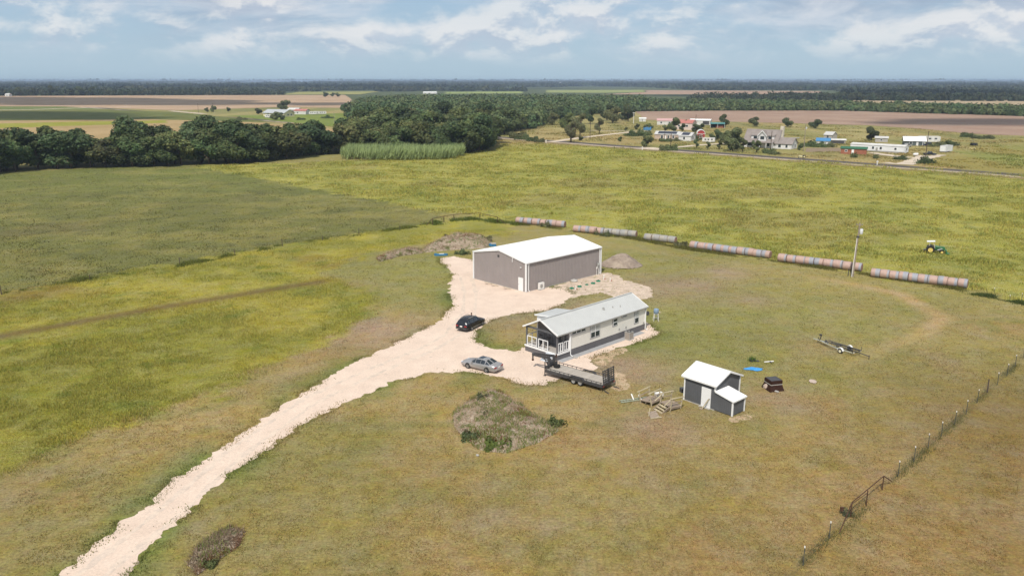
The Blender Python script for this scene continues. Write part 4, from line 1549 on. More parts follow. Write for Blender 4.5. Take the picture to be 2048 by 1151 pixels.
for (px, py, h, lab) in ((1151.5, 579.5, .55, 'white cleanout pipe beside the first green lid'), (1207.5, 559, .75, 'slim white cleanout pipe past the last green lid'), (1220.5, 562.5, .5, 'white cleanout pipe farthest from the workshop door')):
    u = thing('cleanout_pipe', lab, 'pipe', tuple(G(px, py)), 0, 'white cleanout pipes')
    MB().tube((0, 0, -.05), (0, 0, h), .085, 10).build('pipe', M_PVC, u)
    MB().lathe([(.12, h - .02), (.12, h + .08), (0, h + .09)], 10).build('cap', M_PVC, u)
    bx(u, 'tee', (.14, 0, .16), (.26, .13, .13), mat('faded_red', (.42, .13, .09), .6))
for i, (px, py, lab) in enumerate(((975, 569, 'stray board leaning at the workshop gable, farthest from its door'), (988, 573, 'stray board leaning at the middle of the workshop gable'), (1013, 579, 'stray board leaning at the workshop gable nearest its door'))):
    g = G(px, py)
    u = thing('leaning_board', lab, 'board', tuple(g), math.atan2(GAR_V[1], GAR_V[0]) + .3)
    MB().beam((-.55, -.45, .05), (.45, .28, .55), .14, .05).build('board', M_WOODL, u)
    MB().beam((.1, -.3, .04), (.3, .25, .28), .10, .05).build('prop', M_WOODG, u)


# ------------------------------------------------------------------ the home
def window(parent, x0, x1, z0, z1, y=-.0, n=1, sash=True, m=None):
    """framed window in the wall y; n lights side by side"""
    f = MB()
    w = MB().box(((x0 + x1) / 2, y - .02, (z0 + z1) / 2), (x1 - x0 + .16, .05, z1 - z0 + .16)).build('window', mat('window_trim_grey', (.30, .29, .29), .6), parent)
    MB().box(((x0 + x1) / 2, y - .05, (z0 + z1) / 2), (x1 - x0, .05, z1 - z0)).build('frame', M_WHITE, w)
    for i in range(n):
        a = x0 + (x1 - x0) * i / n + .06
        b = x0 + (x1 - x0) * (i + 1) / n - .06
        if sash:
            zm = (z0 + z1) / 2
            MB().box(((a + b) / 2, y - .07, (zm + z1) / 2 + .0), (b - a, .03, (z1 - zm) - .12)).build('pane', m or M_PALEGL, w)
            MB().box(((a + b) / 2, y - .07, (zm + z0) / 2), (b - a, .03, (zm - z0) - .12)).build('pane', M_GLASS, w)
        else:
            MB().box(((a + b) / 2, y - .07, (z0 + z1) / 2), (b - a, .03, z1 - z0 - .12)).build('pane', M_GLASS, w)
    return w


def home():
    L, W, F, E, R = 16.2, 4.95, .79, 3.0, 4.18
    rz = math.atan2(HOM_U[1], HOM_U[0])
    t = thing('tiny_home', 'long cream park model home with grey metal roof, charcoal skirting and front porch', 'house', (*HOM_A, 0), rz, None, K)
    P = 2.05
    # skirting round the whole base
    MB().ribbed((0, 0.02, 0), (1, 0, 0), L, lambda s: -.02, lambda s: F, (0, -1, 0), .4, .012).build('skirting', M_SKIRT, t)
    MB().ribbed((0, W - .02, 0), (0, -1, 0), W - .04, lambda s: -.02, lambda s: F, (-1, 0, 0), .4, .012).build('skirting', M_SKIRT, t)
    MB().ribbed((L, W - .02, 0), (-1, 0, 0), L, lambda s: -.02, lambda s: F, (0, 1, 0), .4, .012).build('skirting', M_SKIRT, t)
    MB().ribbed((L, 0.02, 0), (0, 1, 0), W - .04, lambda s: -.02, lambda s: F, (1, 0, 0), .4, .012).build('skirting', M_SKIRT, t)

    def gab(s):
        return E + (R - E) * (1 - abs(s - W / 2) / (W / 2)) - .02
    MB().ribbed((P, 0, 0), (1, 0, 0), L - P, lambda s: F, lambda s: E, (0, -1, 0), .42, .012).build('wall', M_CREAM, t)
    MB().ribbed((L, W, 0), (-1, 0, 0), L - P, lambda s: F, lambda s: E, (0, 1, 0), .42, .012).build('wall', M_CREAM, t)
    MB().ribbed((L, 0, 0), (0, 1, 0), W, lambda s: F, gab, (1, 0, 0), .42, .012).build('wall', M_CREAM, t)
    MB().ribbed((P, W, 0), (0, -1, 0), W, lambda s: F, gab, (-1, 0, 0), .3, .03).build('wall', mat('porch_wall_grey', (.20, .195, .20), .6, 0, .1, 1.0), t, False, 'charcoal ribbed porch wall')
    for (x, y) in ((L, 0), (L, W), (P + .04, 0), (P + .04, W)):
        bx(t, 'corner_trim', (x, y, (F + E) / 2), (.14, .14, E - F), M_WHITE)
    # roof
    ov = .22
    ln = math.hypot(W / 2, R - E)
    for sg in (1, -1):
        up = Vector((0, (W / 2) * sg, R - E)) / ln
        nrm = Vector((0, -(R - E) * sg, W / 2)).normalized()
        o = Vector((-.15, 0, E + .06)) if sg == 1 else Vector((L + .3, W, E + .06))
        MB().ribbed(o, (sg, 0, 0), L + .45, lambda s: -ov, lambda s: ln, nrm, .30, .022, up).build('roof_slope', M_GALV, t)
        # soffit under the overhang
        y1 = 0 if sg == 1 else W
        e = Vector((0, y1, E + .03)) - up * ov
        q = [(-.13, W / 2, R + .03), (L + .28, W / 2, R + .03), (L + .28, e.y, e.z), (-.13, e.y, e.z)]
        MB().slab(q[::-1] if sg == 1 else q, .05).build('soffit', M_GREY, t)
        for x in (-.16, L + .31):
            MB().beam((x, e.y, e.z - .02), (x, W / 2, R + .03), .06, .17).build('rake_trim', M_WHITE, t)
        MB().beam((-.15, e.y - .03 * sg, e.z - .02), (L + .3, e.y - .03 * sg, e.z - .02), .11, .13).build('gutter', M_WHITE if sg < 0 else M_GREY, t)
    bx(t, 'ridge_cap', (L / 2 + .08, W / 2, R + .085), (L + .46, .24, .04), M_GALV)
    MB().path([(P + .1, -.26, E - .12), (P + .1, -.09, E - .35), (P + .1, -.09, .22), (P + .1, -.4, .06)], .055, 7).build('downspout', M_WHITE, t)
    MB().path([(L - .05, -.26, E - .12), (L - .05, -.12, E - .35), (L - .05, -.12, .22), (L + .05, -.4, .06)], .055, 7).build('downspout', M_WHITE, t)
    # dormer on the far slope
    d = MB().slab([(1.62, W / 2 + .02, R + .10), (5.3, W / 2 + .02, R + .10), (5.3, W + .02, R - .20), (1.62, W + .02, R - .20)], .10).build('dormer', M_GALV, t)
    MB().prism([(W / 2 + .1, R - .02), (W - .15, E + .05), (W - .15, R - .30)], 1.80, 1.90, 'x').build('cheek', M_WHITE, d)
    MB().prism([(W / 2 + .1, R - .02), (W - .15, E + .05), (W - .15, R - .30)], 5.05, 5.15, 'x').build('cheek', M_WHITE, d)
    bx(d, 'front_wall', (3.47, W - .2, 3.45), (3.1, .1, .75), M_CREAM)
    MB().beam((1.60, W / 2 + .02, R + .05), (1.60, W + .05, R - .25), .06, .16).build('rake_trim', M_WHITE, d)
    # roof jacks
    for (x, y, r, h) in ((9.6, 1.35, .13, .22), (11.2, 1.2, .06, .16), (12.4, 1.0, .05, .2)):
        z = E + (R - E) * y / (W / 2) + .05
        MB().lathe([(r * 1.5, z - .05), (r * 1.4, z + .05), (r, z + .08), (r, z + h), (0, z + h + .02)], 10, None, (x, y, 0)).build('roof_vent', M_GREY, t)
    # windows of the long side
    window(t, 2.35, 4.7, 2.46, 2.86, 0, 3, False)
    window(t, 5.65, 7.28, 1.30, 2.76, 0, 2)
    window(t, 9.76, 10.56, 1.88, 2.74, 0, 1, True, M_GLASS)
    window(t, 11.5, 12.4, 2.58, 2.80, 0, 1, False)
    window(t, 13.98, 14.78, 1.30, 2.70, 0, 1)
    for (x, z) in ((11.0, 1.25), (12.3, 1.2), (15.9, 1.0)):
        bx(t, 'wall_box', (x, -.05, z), (.16, .08, .2), M_GREY)
    # porch
    pd = bx(t, 'porch_deck', (P / 2, W / 2, F - .06), (P, W - .06, .12), mat('deck_boards', (.40, .37, .34), .8))
    bx(pd, 'edge_trim', (-.03, W / 2, F - .09), (.07, W + .06, .2), M_WHITE)
    bx(pd, 'edge_trim', (P / 2, -.03, F - .09), (P + .0, .07, .2), M_WHITE)
    for (x, y) in ((.12, .12), (.12, W - .15), (.12, 3.05), (1.1, .12)):
        bx(t, 'porch_post', (x, y, (F + E) / 2 + .02), (.14, .14, E - F - .05), M_CHAR if y > 2 or x > 1 else M_SKIRT)
    MB().beam((.12, .12, E - .05), (.12, W - .12, E - .05), .12, .2).build('porch_beam', M_CHAR, t)
    for (a, b) in (((.08, W - .3), (.08, 3.2)), ((.08, 2.9), (.08, 1.5)), ((.25, .07), (1.0, .07)), ((1.2, .07), (1.98, .07)), ((.25, W - .07), (1.95, W - .07))):
        a, b = Vector((*a, 0)), Vector((*b, 0))
        r = MB().beam(a + Vector((0, 0, F + 1.08)), b + Vector((0, 0, F + 1.08)), .07, .09).build('railing', M_WHITE, t)
        MB().beam(a + Vector((0, 0, F + .12)), b + Vector((0, 0, F + .12)), .05, .07).build('bottom_rail', M_WHITE, r)
        for s in (0, .5, 1):
            c = a.lerp(b, s)
            bx(r, 'rail_post', (c.x, c.y, F + .54), (.08, .08, 1.05), M_WHITE)
    # glazed front door, lamp and steps
    dr = bx(t, 'door', (P - .05, 1.0, F + 1.02), (.06, 1.05, 2.0), M_CHAR)
    bx(dr, 'pane', (P - .09, 1.0, F + 1.05), (.03, .85, 1.8), M_GLASS)
    bx(t, 'porch_lamp', (P - .1, 1.85, F + 1.75), (.1, .12, .2), M_WHITE)
    st = MB()
    st = bx(t, 'steps', (-.15, .85, .62), (.34, 1.15, .06), mat('pale_steps', (.56, .60, .64), .7))
    for i in range(1, 4):
        bx(st, 'tread', (-.15 - .3 * i, .85, .62 - .19 * i), (.32, 1.15, .06), MATS['pale_steps'])
    for yy in (.3, 1.4):
        MB().beam((0, yy, .62), (-1.2, yy, -.02), .05, .24).build('stringer', MATS['pale_steps'], st)
    # runner of concrete under the drip edge
    bx(t, 'footing', (7.6, -.42, .02), (15.2, .78, .035), mat('grey_runner', (.34, .34, .345), .9, 0, .1, 1.5, .1))
    return t


home()


def homeP(x, y, z=0.0):
    p = HOM_A + (HOM_U * x + HOM_V * y) * K
    return (float(p[0]), float(p[1]), z * K)


RZ_H = math.atan2(HOM_U[1], HOM_U[0])
u = thing('ac_condenser', 'tan grey air conditioning condenser beside the long home wall', 'air conditioner', homeP(11.75, -.95), RZ_H)
bx(u, 'pad', (0, 0, .05), (.95, .95, .1), M_CONC)
M_COND = mat('condenser_tan', (.33, .29, .25), .6, 0, .12, 6.0, .3)
bx(u, 'case', (0, 0, .55), (.78, .78, .88), M_COND)
for a in range(4):
    v_ = Matrix.Rotation(a * math.pi / 2, 3, 'Z') @ Vector((.37, .37, .52))
    bx(u, 'corner_post', v_, (.07, .07, .92), M_GREY)
bx(u, 'top', (0, 0, 1.01), (.84, .84, .05), M_GREY)
MB().lathe([(.33, 1.04), (.33, 1.07), (.28, 1.075), (.27, 1.045), (0, 1.045)], 18).build('fan_guard', M_DARK, u)
MB().lathe([(.09, 1.05), (.09, 1.10), (0, 1.11)], 12).build('fan_hub', M_GREY, u)
for (x, y, rz, lab) in ((1.15, 3.9, 2.9, 'dark porch chair behind the far railing'), (1.2, 2.6, 3.3, 'dark porch chair by the middle railing post')):
    u = thing('porch_chair', lab, 'chair', homeP(x, y, .80), RZ_H + rz)
    bx(u, 'seat', (0, 0, .42), (.52, .5, .06), M_DARK)
    MB().box((-.27, 0, .78), (.06, .5, .72), 0, Matrix.Rotation(-.2, 3, 'Y')).build('backrest', M_DARK, u)
    for sx in (-.22, .22):
        for sy in (-.22, .22):
            bx(u, 'leg', (sx, sy, .2), (.05, .05, .41), M_DARK)
    for sy in (-.25, .25):
        bx(u, 'armrest', (.02, sy, .64), (.5, .06, .04), M_DARK)
u = thing('porch_table', 'small white table beside the front door', 'table', homeP(1.35, .45, .80), RZ_H)
bx(u, 'top', (0, 0, .5), (.5, .5, .05), M_WHITE)
for sx in (-.2, .2):
    for sy in (-.2, .2):
        bx(u, 'leg', (sx, sy, .24), (.05, .05, .48), M_WHITE)
u = thing('splash_block', 'pale splash block under the home downspout', 'splash block', homeP(2.2, -.75), RZ_H)
bx(u, 'base', (0, 0, .05), (.5, .6, .06), M_CONC)
bx(u, 'lip', (-.22, 0, .09), (.06, .6, .06), M_CONC)

# feeder barrel on white legs behind the home
u = thing('barrel_stand', 'blue grey barrel feeder on white pipe legs past the home corner', 'feeder', tuple(G(1311.5, 641)), .4)
for i, a in enumerate((.4, 1.97, 3.54, 5.11)):
    x, y = .42 * math.cos(a), .42 * math.sin(a)
    MB().path([(x * 1.15, y * 1.15, 0), (x, y, .5), (x * .8, y * .8, 1.05)], .035, 6).build('leg', M_PVC, u)
for z in (.45, 1.0):
    MB().path([(.42 * math.cos(.4 + k * 1.5708), .42 * math.sin(.4 + k * 1.5708), z) for k in range(5)], .022, 5).build('brace', M_PVC, u)
MB().lathe([(.08, .85), (.33, 1.12), (.36, 1.2), (.36, 1.62), (.30, 1.70), (.08, 1.76), (0, 1.77)], 16).build('barrel', mat('faded_blue', (.22, .30, .40), .5), u, True)
bx(u, 'chute', (.42, -.1, 1.18), (.45, .3, .1), M_WOODL)
u = thing('hose_reel', 'black hose bundle with pale hose by the far home corner', 'hose', tuple(G(1295, 630)), .7)
MB().lathe([(.22, -.07), (.30, -.07), (.30, .07), (.22, .07)], 14, Matrix.Rotation(1.3, 3, 'X'), (0, 0, .32)).build('coil', M_DARK, u)
MB().path([(0, 0, .3), (.5, .2, .35), (1.0, .3, .2), (1.3, .4, .02)], .04, 5).build('hose', M_WOODL, u)


# ------------------------------------------------------------------ shed
def shed():
    rz = math.atan2(SHED_U[1], SHED_U[0])
    t = thing('garden_shed', 'charcoal shed with white trim, white door and lower side room', 'shed', (*SHED_A, 0), rz, None, K)
    M, Lm, D, E, R = 1.97, 5.40, 4.05, 2.56, 3.36      # the main room runs from x=M to Lm, y=0 to -D
    mid = D / 2 + .1

    def gab(s):
        return E + (R - E) * (1 - abs(s - D / 2) / (D / 2)) - .02
    MB().ribbed((Lm, 0, 0), (-1, 0, 0), Lm - M, lambda s: .08, lambda s: E, (0, 1, 0), .22, .012).build('wall', M_CHAR, t)
    MB().ribbed((M, -D, 0), (1, 0, 0), Lm - M, lambda s: .08, lambda s: E, (0, -1, 0), .22, .012).build('wall', M_CHAR, t)
    MB().ribbed((M, 0, 0), (0, -1, 0), D, lambda s: .08, gab, (-1, 0, 0), .22, .012).build('wall', M_CHAR, t)
    MB().ribbed((Lm, -D, 0), (0, 1, 0), D, lambda s: .08, gab, (1, 0, 0), .22, .012).build('wall', M_CHAR, t)
    bx(t, 'base', ((M + Lm) / 2, -D / 2, .04), (Lm - M + .06, D + .06, .1), M_CONC)
    ln = math.hypot(D / 2, R - E)
    for sg in (1, -1):
        up = Vector((0, -(D / 2) * sg, R - E)) / ln
        nrm = Vector((0, (R - E) * sg, D / 2)).normalized()
        o = Vector((Lm + .28, 0, E + .05)) if sg == 1 else Vector((M - .22, -D, E + .05))
        MB().ribbed(o, (-sg, 0, 0), Lm - M + .50, lambda s: -.24, lambda s: ln, nrm, .30, .02, up).build('roof_slope', M_WROOF, t)
        e = Vector((0, 0 if sg == 1 else -D, E + .02)) - up * .24
        for x in (M - .22, Lm + .28):
            MB().beam((x, e.y, e.z - .03), (x, -D / 2, R + .0), .05, .15).build('rake_trim', M_WHITE, t)
        MB().beam((M - .22, e.y, e.z - .04), (Lm + .28, e.y, e.z - .04), .05, .15).build('fascia', M_WHITE, t)
    bx(t, 'ridge_cap', ((M + Lm) / 2 + .03, -D / 2, R + .07), (Lm - M + .52, .22, .04), M_WROOF)
    for (x, y) in ((Lm, 0), (M, -D), (Lm, -D)):
        bx(t, 'corner_trim', (x, y, E / 2), (.13, .13, E - .06), M_WHITE)
    bx(t, 'corner_trim', (M, 0, 2.22), (.13, .13, .62), M_WHITE)
    # lower room
    d = 1.93
    MB().ribbed((M, 0.004, 0), (-1, 0, 0), M, lambda s: .08, lambda s: 1.90 - .40 * s / M, (0, 1, 0), .22, .012).build('wall', M_CHAR, t)
    MB().ribbed((0, -d, 0), (1, 0, 0), M, lambda s: .08, lambda s: 1.50 + .40 * s / M, (0, -1, 0), .22, .012).build('wall', M_CHAR, t)
    MB().ribbed((0, 0, 0), (0, -1, 0), d, lambda s: .08, lambda s: 1.50, (-1, 0, 0), .22, .012).build('wall', M_CHAR, t)
    o = Vector((-.14, .12, 1.53))
    up = Vector((M + .10, 0, .42))
    l2 = up.length
    up = up / l2
    MB().ribbed(o, (0, -1, 0), d + .24, lambda s: 0, lambda s: l2, Vector((-.42, 0, M)).normalized(), .30, .02, up).build('roof_slope', M_WROOF, t)
    MB().beam((-.15, .12, 1.48), (-.15, -d - .12, 1.48), .05, .12).build('fascia', M_WHITE, t)
    for y in (.12, -d - .12):
        MB().beam((-.15, y, 1.48), (M - .07, y, 1.91), .05, .12).build('rake_trim', M_WHITE, t)
    for (x, y) in ((0, 0), (0, -d)):
        bx(t, 'corner_trim', (x, y, .76), (.13, .13, 1.46), M_WHITE)
    dr = bx(t, 'door', (2.90, .03, 1.02), (1.04, .05, 1.92), M_WHITE)
    bx(dr, 'handle', (2.48, .08, 1.0), (.08, .06, .1), M_GREY)
    bx(t, 'threshold', (2.90, .16, .05), (1.2, .3, .06), M_CONC)


shed()


def shedP(x, y):
    p = SHED_A + (SHED_U * x + SHED_V * y) * K
    return (float(p[0]), float(p[1]), 0)


u = thing('leaning_plank', 'pale plank leaning against the white shed door', 'plank', shedP(2.75, .1), math.atan2(SHED_U[1], SHED_U[0]))
MB().beam((.15, .55, .02), (-.22, .03, 1.05), .16, .04).build('plank', M_WOODL, u)
bx(u, 'foot_block', (.2, .62, .05), (.35, .2, .1), M_WOODG)
u = thing('dark_box', 'dark lidded box behind the shed corner', 'scrap', tuple(G(1366, 783)), .3)  # dark box set at the dark spot left of the shed
bx(u, 'box', (0, 0, .2), (.6, .5, .4), M_DARK)
bx(u, 'lid', (.02, .02, .42), (.66, .56, .05), M_BLACK)


# ------------------------------------------------------------------ weathered stair landings lying by the shed
def landing(label, loc, rz, tilt, stairs):
    t = thing('wooden_steps', label, 'steps', loc, rz)
    t.rotation_euler = (tilt[0], tilt[1], rz)
    z = .45
    bm = MB().box((0, 0, 0), (1.55, .19, .045)).mesh('plank', M_WOODG)
    for i in range(7):
        o = share('plank', bm, t, (random.uniform(-.02, .02), -.66 + i * .22, z + random.uniform(-.006, .006)))
    for y in (-.74, 0, .74):
        bx(t, 'joist', (0, y, z - .12), (1.5, .05, .18), M_WOODG)
    for x in (-.72, .72):
        for y in (-.74, .74):
            bx(t, 'post', (x, y, .68), (.09, .09, 1.4), M_WOODL)
    for y in (-.74, .74):
        MB().beam((-.95, y, 1.40), (.95, y, 1.40), .13, .05).build('handrail', M_WOODL, t)
        MB().beam((-.72, y, .95), (.72, y, .95), .05, .09).build('mid_rail', M_WOODG, t)
    if stairs:
        for y in (-.6, .6):
            MB().beam((-.75, y, .42), (-1.75, y, -.22), .05, .22).build('stringer', M_WOODG, t)
        for i in range(3):
            bx(t, 'tread', (-.98 - .3 * i, 0, .28 - .19 * i), (.28, 1.25, .045), M_WOODL)
        for y in (-.66, .66):
            MB().beam((-.72, y, 1.38), (-1.65, y, .72), .09, .05).build('stair_rail', M_WOODL, t)
    return t


g1, g2 = G(1302, 806), G(1340, 815)
landing('weathered wooden landing with handrails lying tilted, farther from the shed', (g1[0], g1[1], .02), rad(38), (rad(-9), rad(-5)), False)
landing('weathered wooden landing with stair treads beside the shed', (g2[0], g2[1], .02), rad(34), (rad(5), rad(4)), True)
u = thing('stair_fragment', 'broken stair fragment with upright board before the landings', 'steps', tuple(G(1306, 832)), rad(20))
bm = MB().box((0, 0, 0), (.95, .24, .04)).mesh('plank', M_WOODG)
for i in range(4):
    share('plank', bm, u, (.05 * i, -.35 + .27 * i, .10 + .05 * i), (.2, 0, .1 * (i % 2)))
MB().beam((-.6, -.5, .05), (.6, -.62, .10), .12, .05).build('stringer', M_WOODL, u)
MB().beam((-.42, .1, .05), (-.15, .35, .75), .09, .05).build('upright', M_WOODL, u)
u = thing('ladder', 'pale aluminium ladder lying in the grass beside the landings', 'ladder', tuple(G(1268, 801)), rad(18))
for y in (-.22, .22):
    MB().beam((-1.6, y, .12), (1.6, y, .16), .04, .09).build('rail', mat('pale_aluminium', (.36, .40, .31), .6), u)
for i in range(9):
    MB().tube((-1.4 + i * .35, -.22, .14), (-1.4 + i * .35, .22, .14), .022, 6).build('rung', MATS['pale_aluminium'], u)
for (px, py, rz, lab) in ((1265, 799, 1.9, 'white board standing at the near end of the ladder'), (1281, 801, 2.3, 'white board standing across the middle of the ladder')):
    u = thing('white_board', lab, 'board', tuple(G(px, py)), rz)
    MB().beam((-.25, 0, .1), (.3, 0, .55), .12, .04).build('board', M_PVC, u)
    bx(u, 'cleat', (-.2, 0, .08), (.12, .14, .08), M_WOODL)
u = thing('white_tub', 'white tub resting on the tilted landing', 'tub', (*(G(1318, 790, .55)), .50 * K), .4)
bx(u, 'tub', (0, 0, .14), (.75, .5, .26), M_PVC)
bx(u, 'rim', (0, 0, .28), (.82, .57, .04), M_PVC)


# ------------------------------------------------------------------ yard clutter
u = thing('brick_pit', 'dark brown square pit with flared base and pale band', 'fire pit', tuple(G(1545.5, 777)), rad(14))
M_BRN = mat('dark_brown_brick', (.045, .022, .016), .85, 0, .35, 6.0, .1, .5, 20)


def frustum(a, b, z0, z1):
    return MB().add([(-a, -a, z0), (a, -a, z0), (a, a, z0), (-a, a, z0), (-b, -b, z1), (b, -b, z1), (b, b, z1), (-b, b, z1)], [(3, 2, 1, 0), (4, 5, 6, 7), (0, 1, 5, 4), (1, 2, 6, 5), (2, 3, 7, 6), (3, 0, 4, 7)])


frustum(.86, .66, 0, .68).build('flared_base', M_BRN, u)
frustum(.69, .69, .68, .75).build('band', M_CONC, u)
frustum(.67, .67, .752, 1.15).build('fire_box', M_BRN, u)
frustum(.60, .60, 1.152, 1.17).build('grate', M_BLACK, u)
M_STONE = mat('pinkish_stone', (.50, .40, .34), .9, 0, .2, 3.0, .1, .5, 6)
for (px, py, s, lab) in ((1533, 777, (.42, .30, .34), 'rounded pinkish stone against the brown pit'), (1560, 778, (.40, .28, .16), 'flat pale stone at the other side of the brown pit'), (1626, 764, (.52, .40, .16), 'flat pale concrete slab piece alone in the grass'),
                        (1552, 783, (.35, .18, .10), 'thin pale stone in front of the brown pit'), (955, 911, (.16, .12, .10), 'small white stone before the brush mound')):
    g = G(px, py)
    o = MB().ell((0, 0, s[2] * .7), s, 9, 6, .14).build('stone', M_STONE if s[2] > .11 else M_CONC)
    o.location = (g[0], g[1], 0)
    o.rotation_euler = (0, 0, random.uniform(0, 3))
    tag(o, lab, 'stone')
# blue tarp crumpled in the grass
nx_, ny_ = 22, 14
X, Y = np.meshgrid(np.linspace(-1, 1, nx_), np.linspace(-1, 1, ny_))
Z = .03 + .20 * fbm(X * 3 + 5, Y * 3 + 9, 1.0, 3, 3) * (1 - .6 * np.hypot(X, Y))
Xp = X * (1 - .25 * np.abs(Y)) * 1.15 + .12 * np.sin(Y * 5)
Yp = Y * (.55 + .2 * np.sin(X * 3 + 1)) * .9
V = np.stack([Xp.ravel(), Yp.ravel(), np.maximum(Z.ravel(), .015)], 1)
ii, jj = np.meshgrid(np.arange(nx_ - 1), np.arange(ny_ - 1))
q = (jj * nx_ + ii).ravel()
M_TARP = mat('blue_tarp', (.05, .30, .66), .45, 0, .25, 4.0, .4)
o = link('tarp', tri_mesh('tarp', V, np.stack([q, q + 1, q + nx_ + 1, q + nx_], 1), None, M_TARP), None, 'crumpled bright blue tarp on the grass behind the shed', 'tarp')
o.location = (*G(1506, 738), 0)
u = thing('planter_scrap', 'black tub with green weeds above the blue tarp', 'tub', tuple(G(1504, 722)), .2)
MB().lathe([(.28, 0), (.36, .26), (.38, .30), (.32, .30), (.28, .12), (0, .12)], 14).build('tub', M_DARK, u)
bx(u, 'lid', (.55, -.1, .05), (.5, .4, .05), M_DARK)
P = RNG.normal(0, .22, (120, 3)) * np.array((1, 1, 0)) + np.array((0, 0, .1))
V, T, Cc = blades(P, .3 + .35 * RNG.random(120), .05, np.tile(np.array([s2l(96, 122, 52, .8)]), (120, 1)) * (0.6 + .8 * RNG.random((120, 1))))
link('leaves', tri_mesh('leaves', V, T, Cc, M_GRASS), u)
u = thing('pipe_scrap', 'short white pipe tee lying by the black tub', 'pipe', tuple(G(1538, 724)), .2)
MB().tube((-.6, 0, .08), (.6, .05, .08), .07, 8).build('pipe', M_PVC, u)
MB().tube((.1, .02, .08), (.1, -.35, .08), .065, 8).build('branch', M_DARK, u)
M_TEAL = mat('blue_plastic', (.04, .18, .34), .5, 0, .2, 4.0, .4)
u = thing('toy_boat', 'low blue plastic boat with pale rim at the end of the gravel', 'boat', tuple(G(882, 511)), rad(8))
MB().prism([(-1.3, .1), (-1.0, -.28), (1.0, -.28), (1.3, .0), (1.0, .3), (-1.0, .32)], .02, .36, 'z').build('hull', M_TEAL, u)
bx(u, 'seat', (.1, 0, .38), (.9, .4, .05), M_PVC)
bx(u, 'bow', (-1.0, .1, .40), (.45, .4, .08), M_TEAL)
u = thing('blue_tote', 'blue and white tote behind the workshop roof edge', 'tote', tuple(G(985, 492)), .3)
bx(u, 'tote', (0, 0, .25), (1.3, .8, .5), M_TEAL)
bx(u, 'lid', (.2, 0, .53), (1.0, .9, .07), M_CONC)
# dirt heap by the workshop
M_HEAP = soil('heap_soil', (.23, .18, .145), (.38, .31, .245), .9, .9, 5.0)
n_ = 40
X, Y = np.meshgrid(np.linspace(-1, 1, n_), np.linspace(-1, 1, n_))
rr = np.hypot(X, Y)
Z = np.maximum(0, (1 - rr) ** .9) * 2.5 * (0.75 + .5 * fbm(X * 3 + 3, Y * 3 + 4, 1.2, 5, 3)) - .05 + (fbm(X * 12, Y * 12, 1, 2, 3) - .5) * .22 * (rr < .9)
V = np.stack([(X * 4.0).ravel(), (Y * 3.2).ravel(), Z.ravel()], 1)
ii, jj = np.meshgrid(np.arange(n_ - 1), np.arange(n_ - 1))
q = (jj * n_ + ii).ravel()
Q = np.stack([q, q + 1, q + n_ + 1, q + n_], 1)
ok = (np.hypot(X, Y).ravel()[Q] < 1.0).all(1)
use = np.unique(Q[ok])
idx = np.zeros(len(V), int)
idx[use] = np.arange(len(use))
o = link('dirt_heap', tri_mesh('dirt_heap', V[use], idx[Q[ok]], None, M_HEAP), None, 'grey brown heap of dug soil beside the workshop', 'dirt heap')
o.location = (*G(1242, 530), 0)


# ------------------------------------------------------------------ brush heaps
M_TWIG = leafmat('dry_twigs', 0.1, 0.0, 0.9)


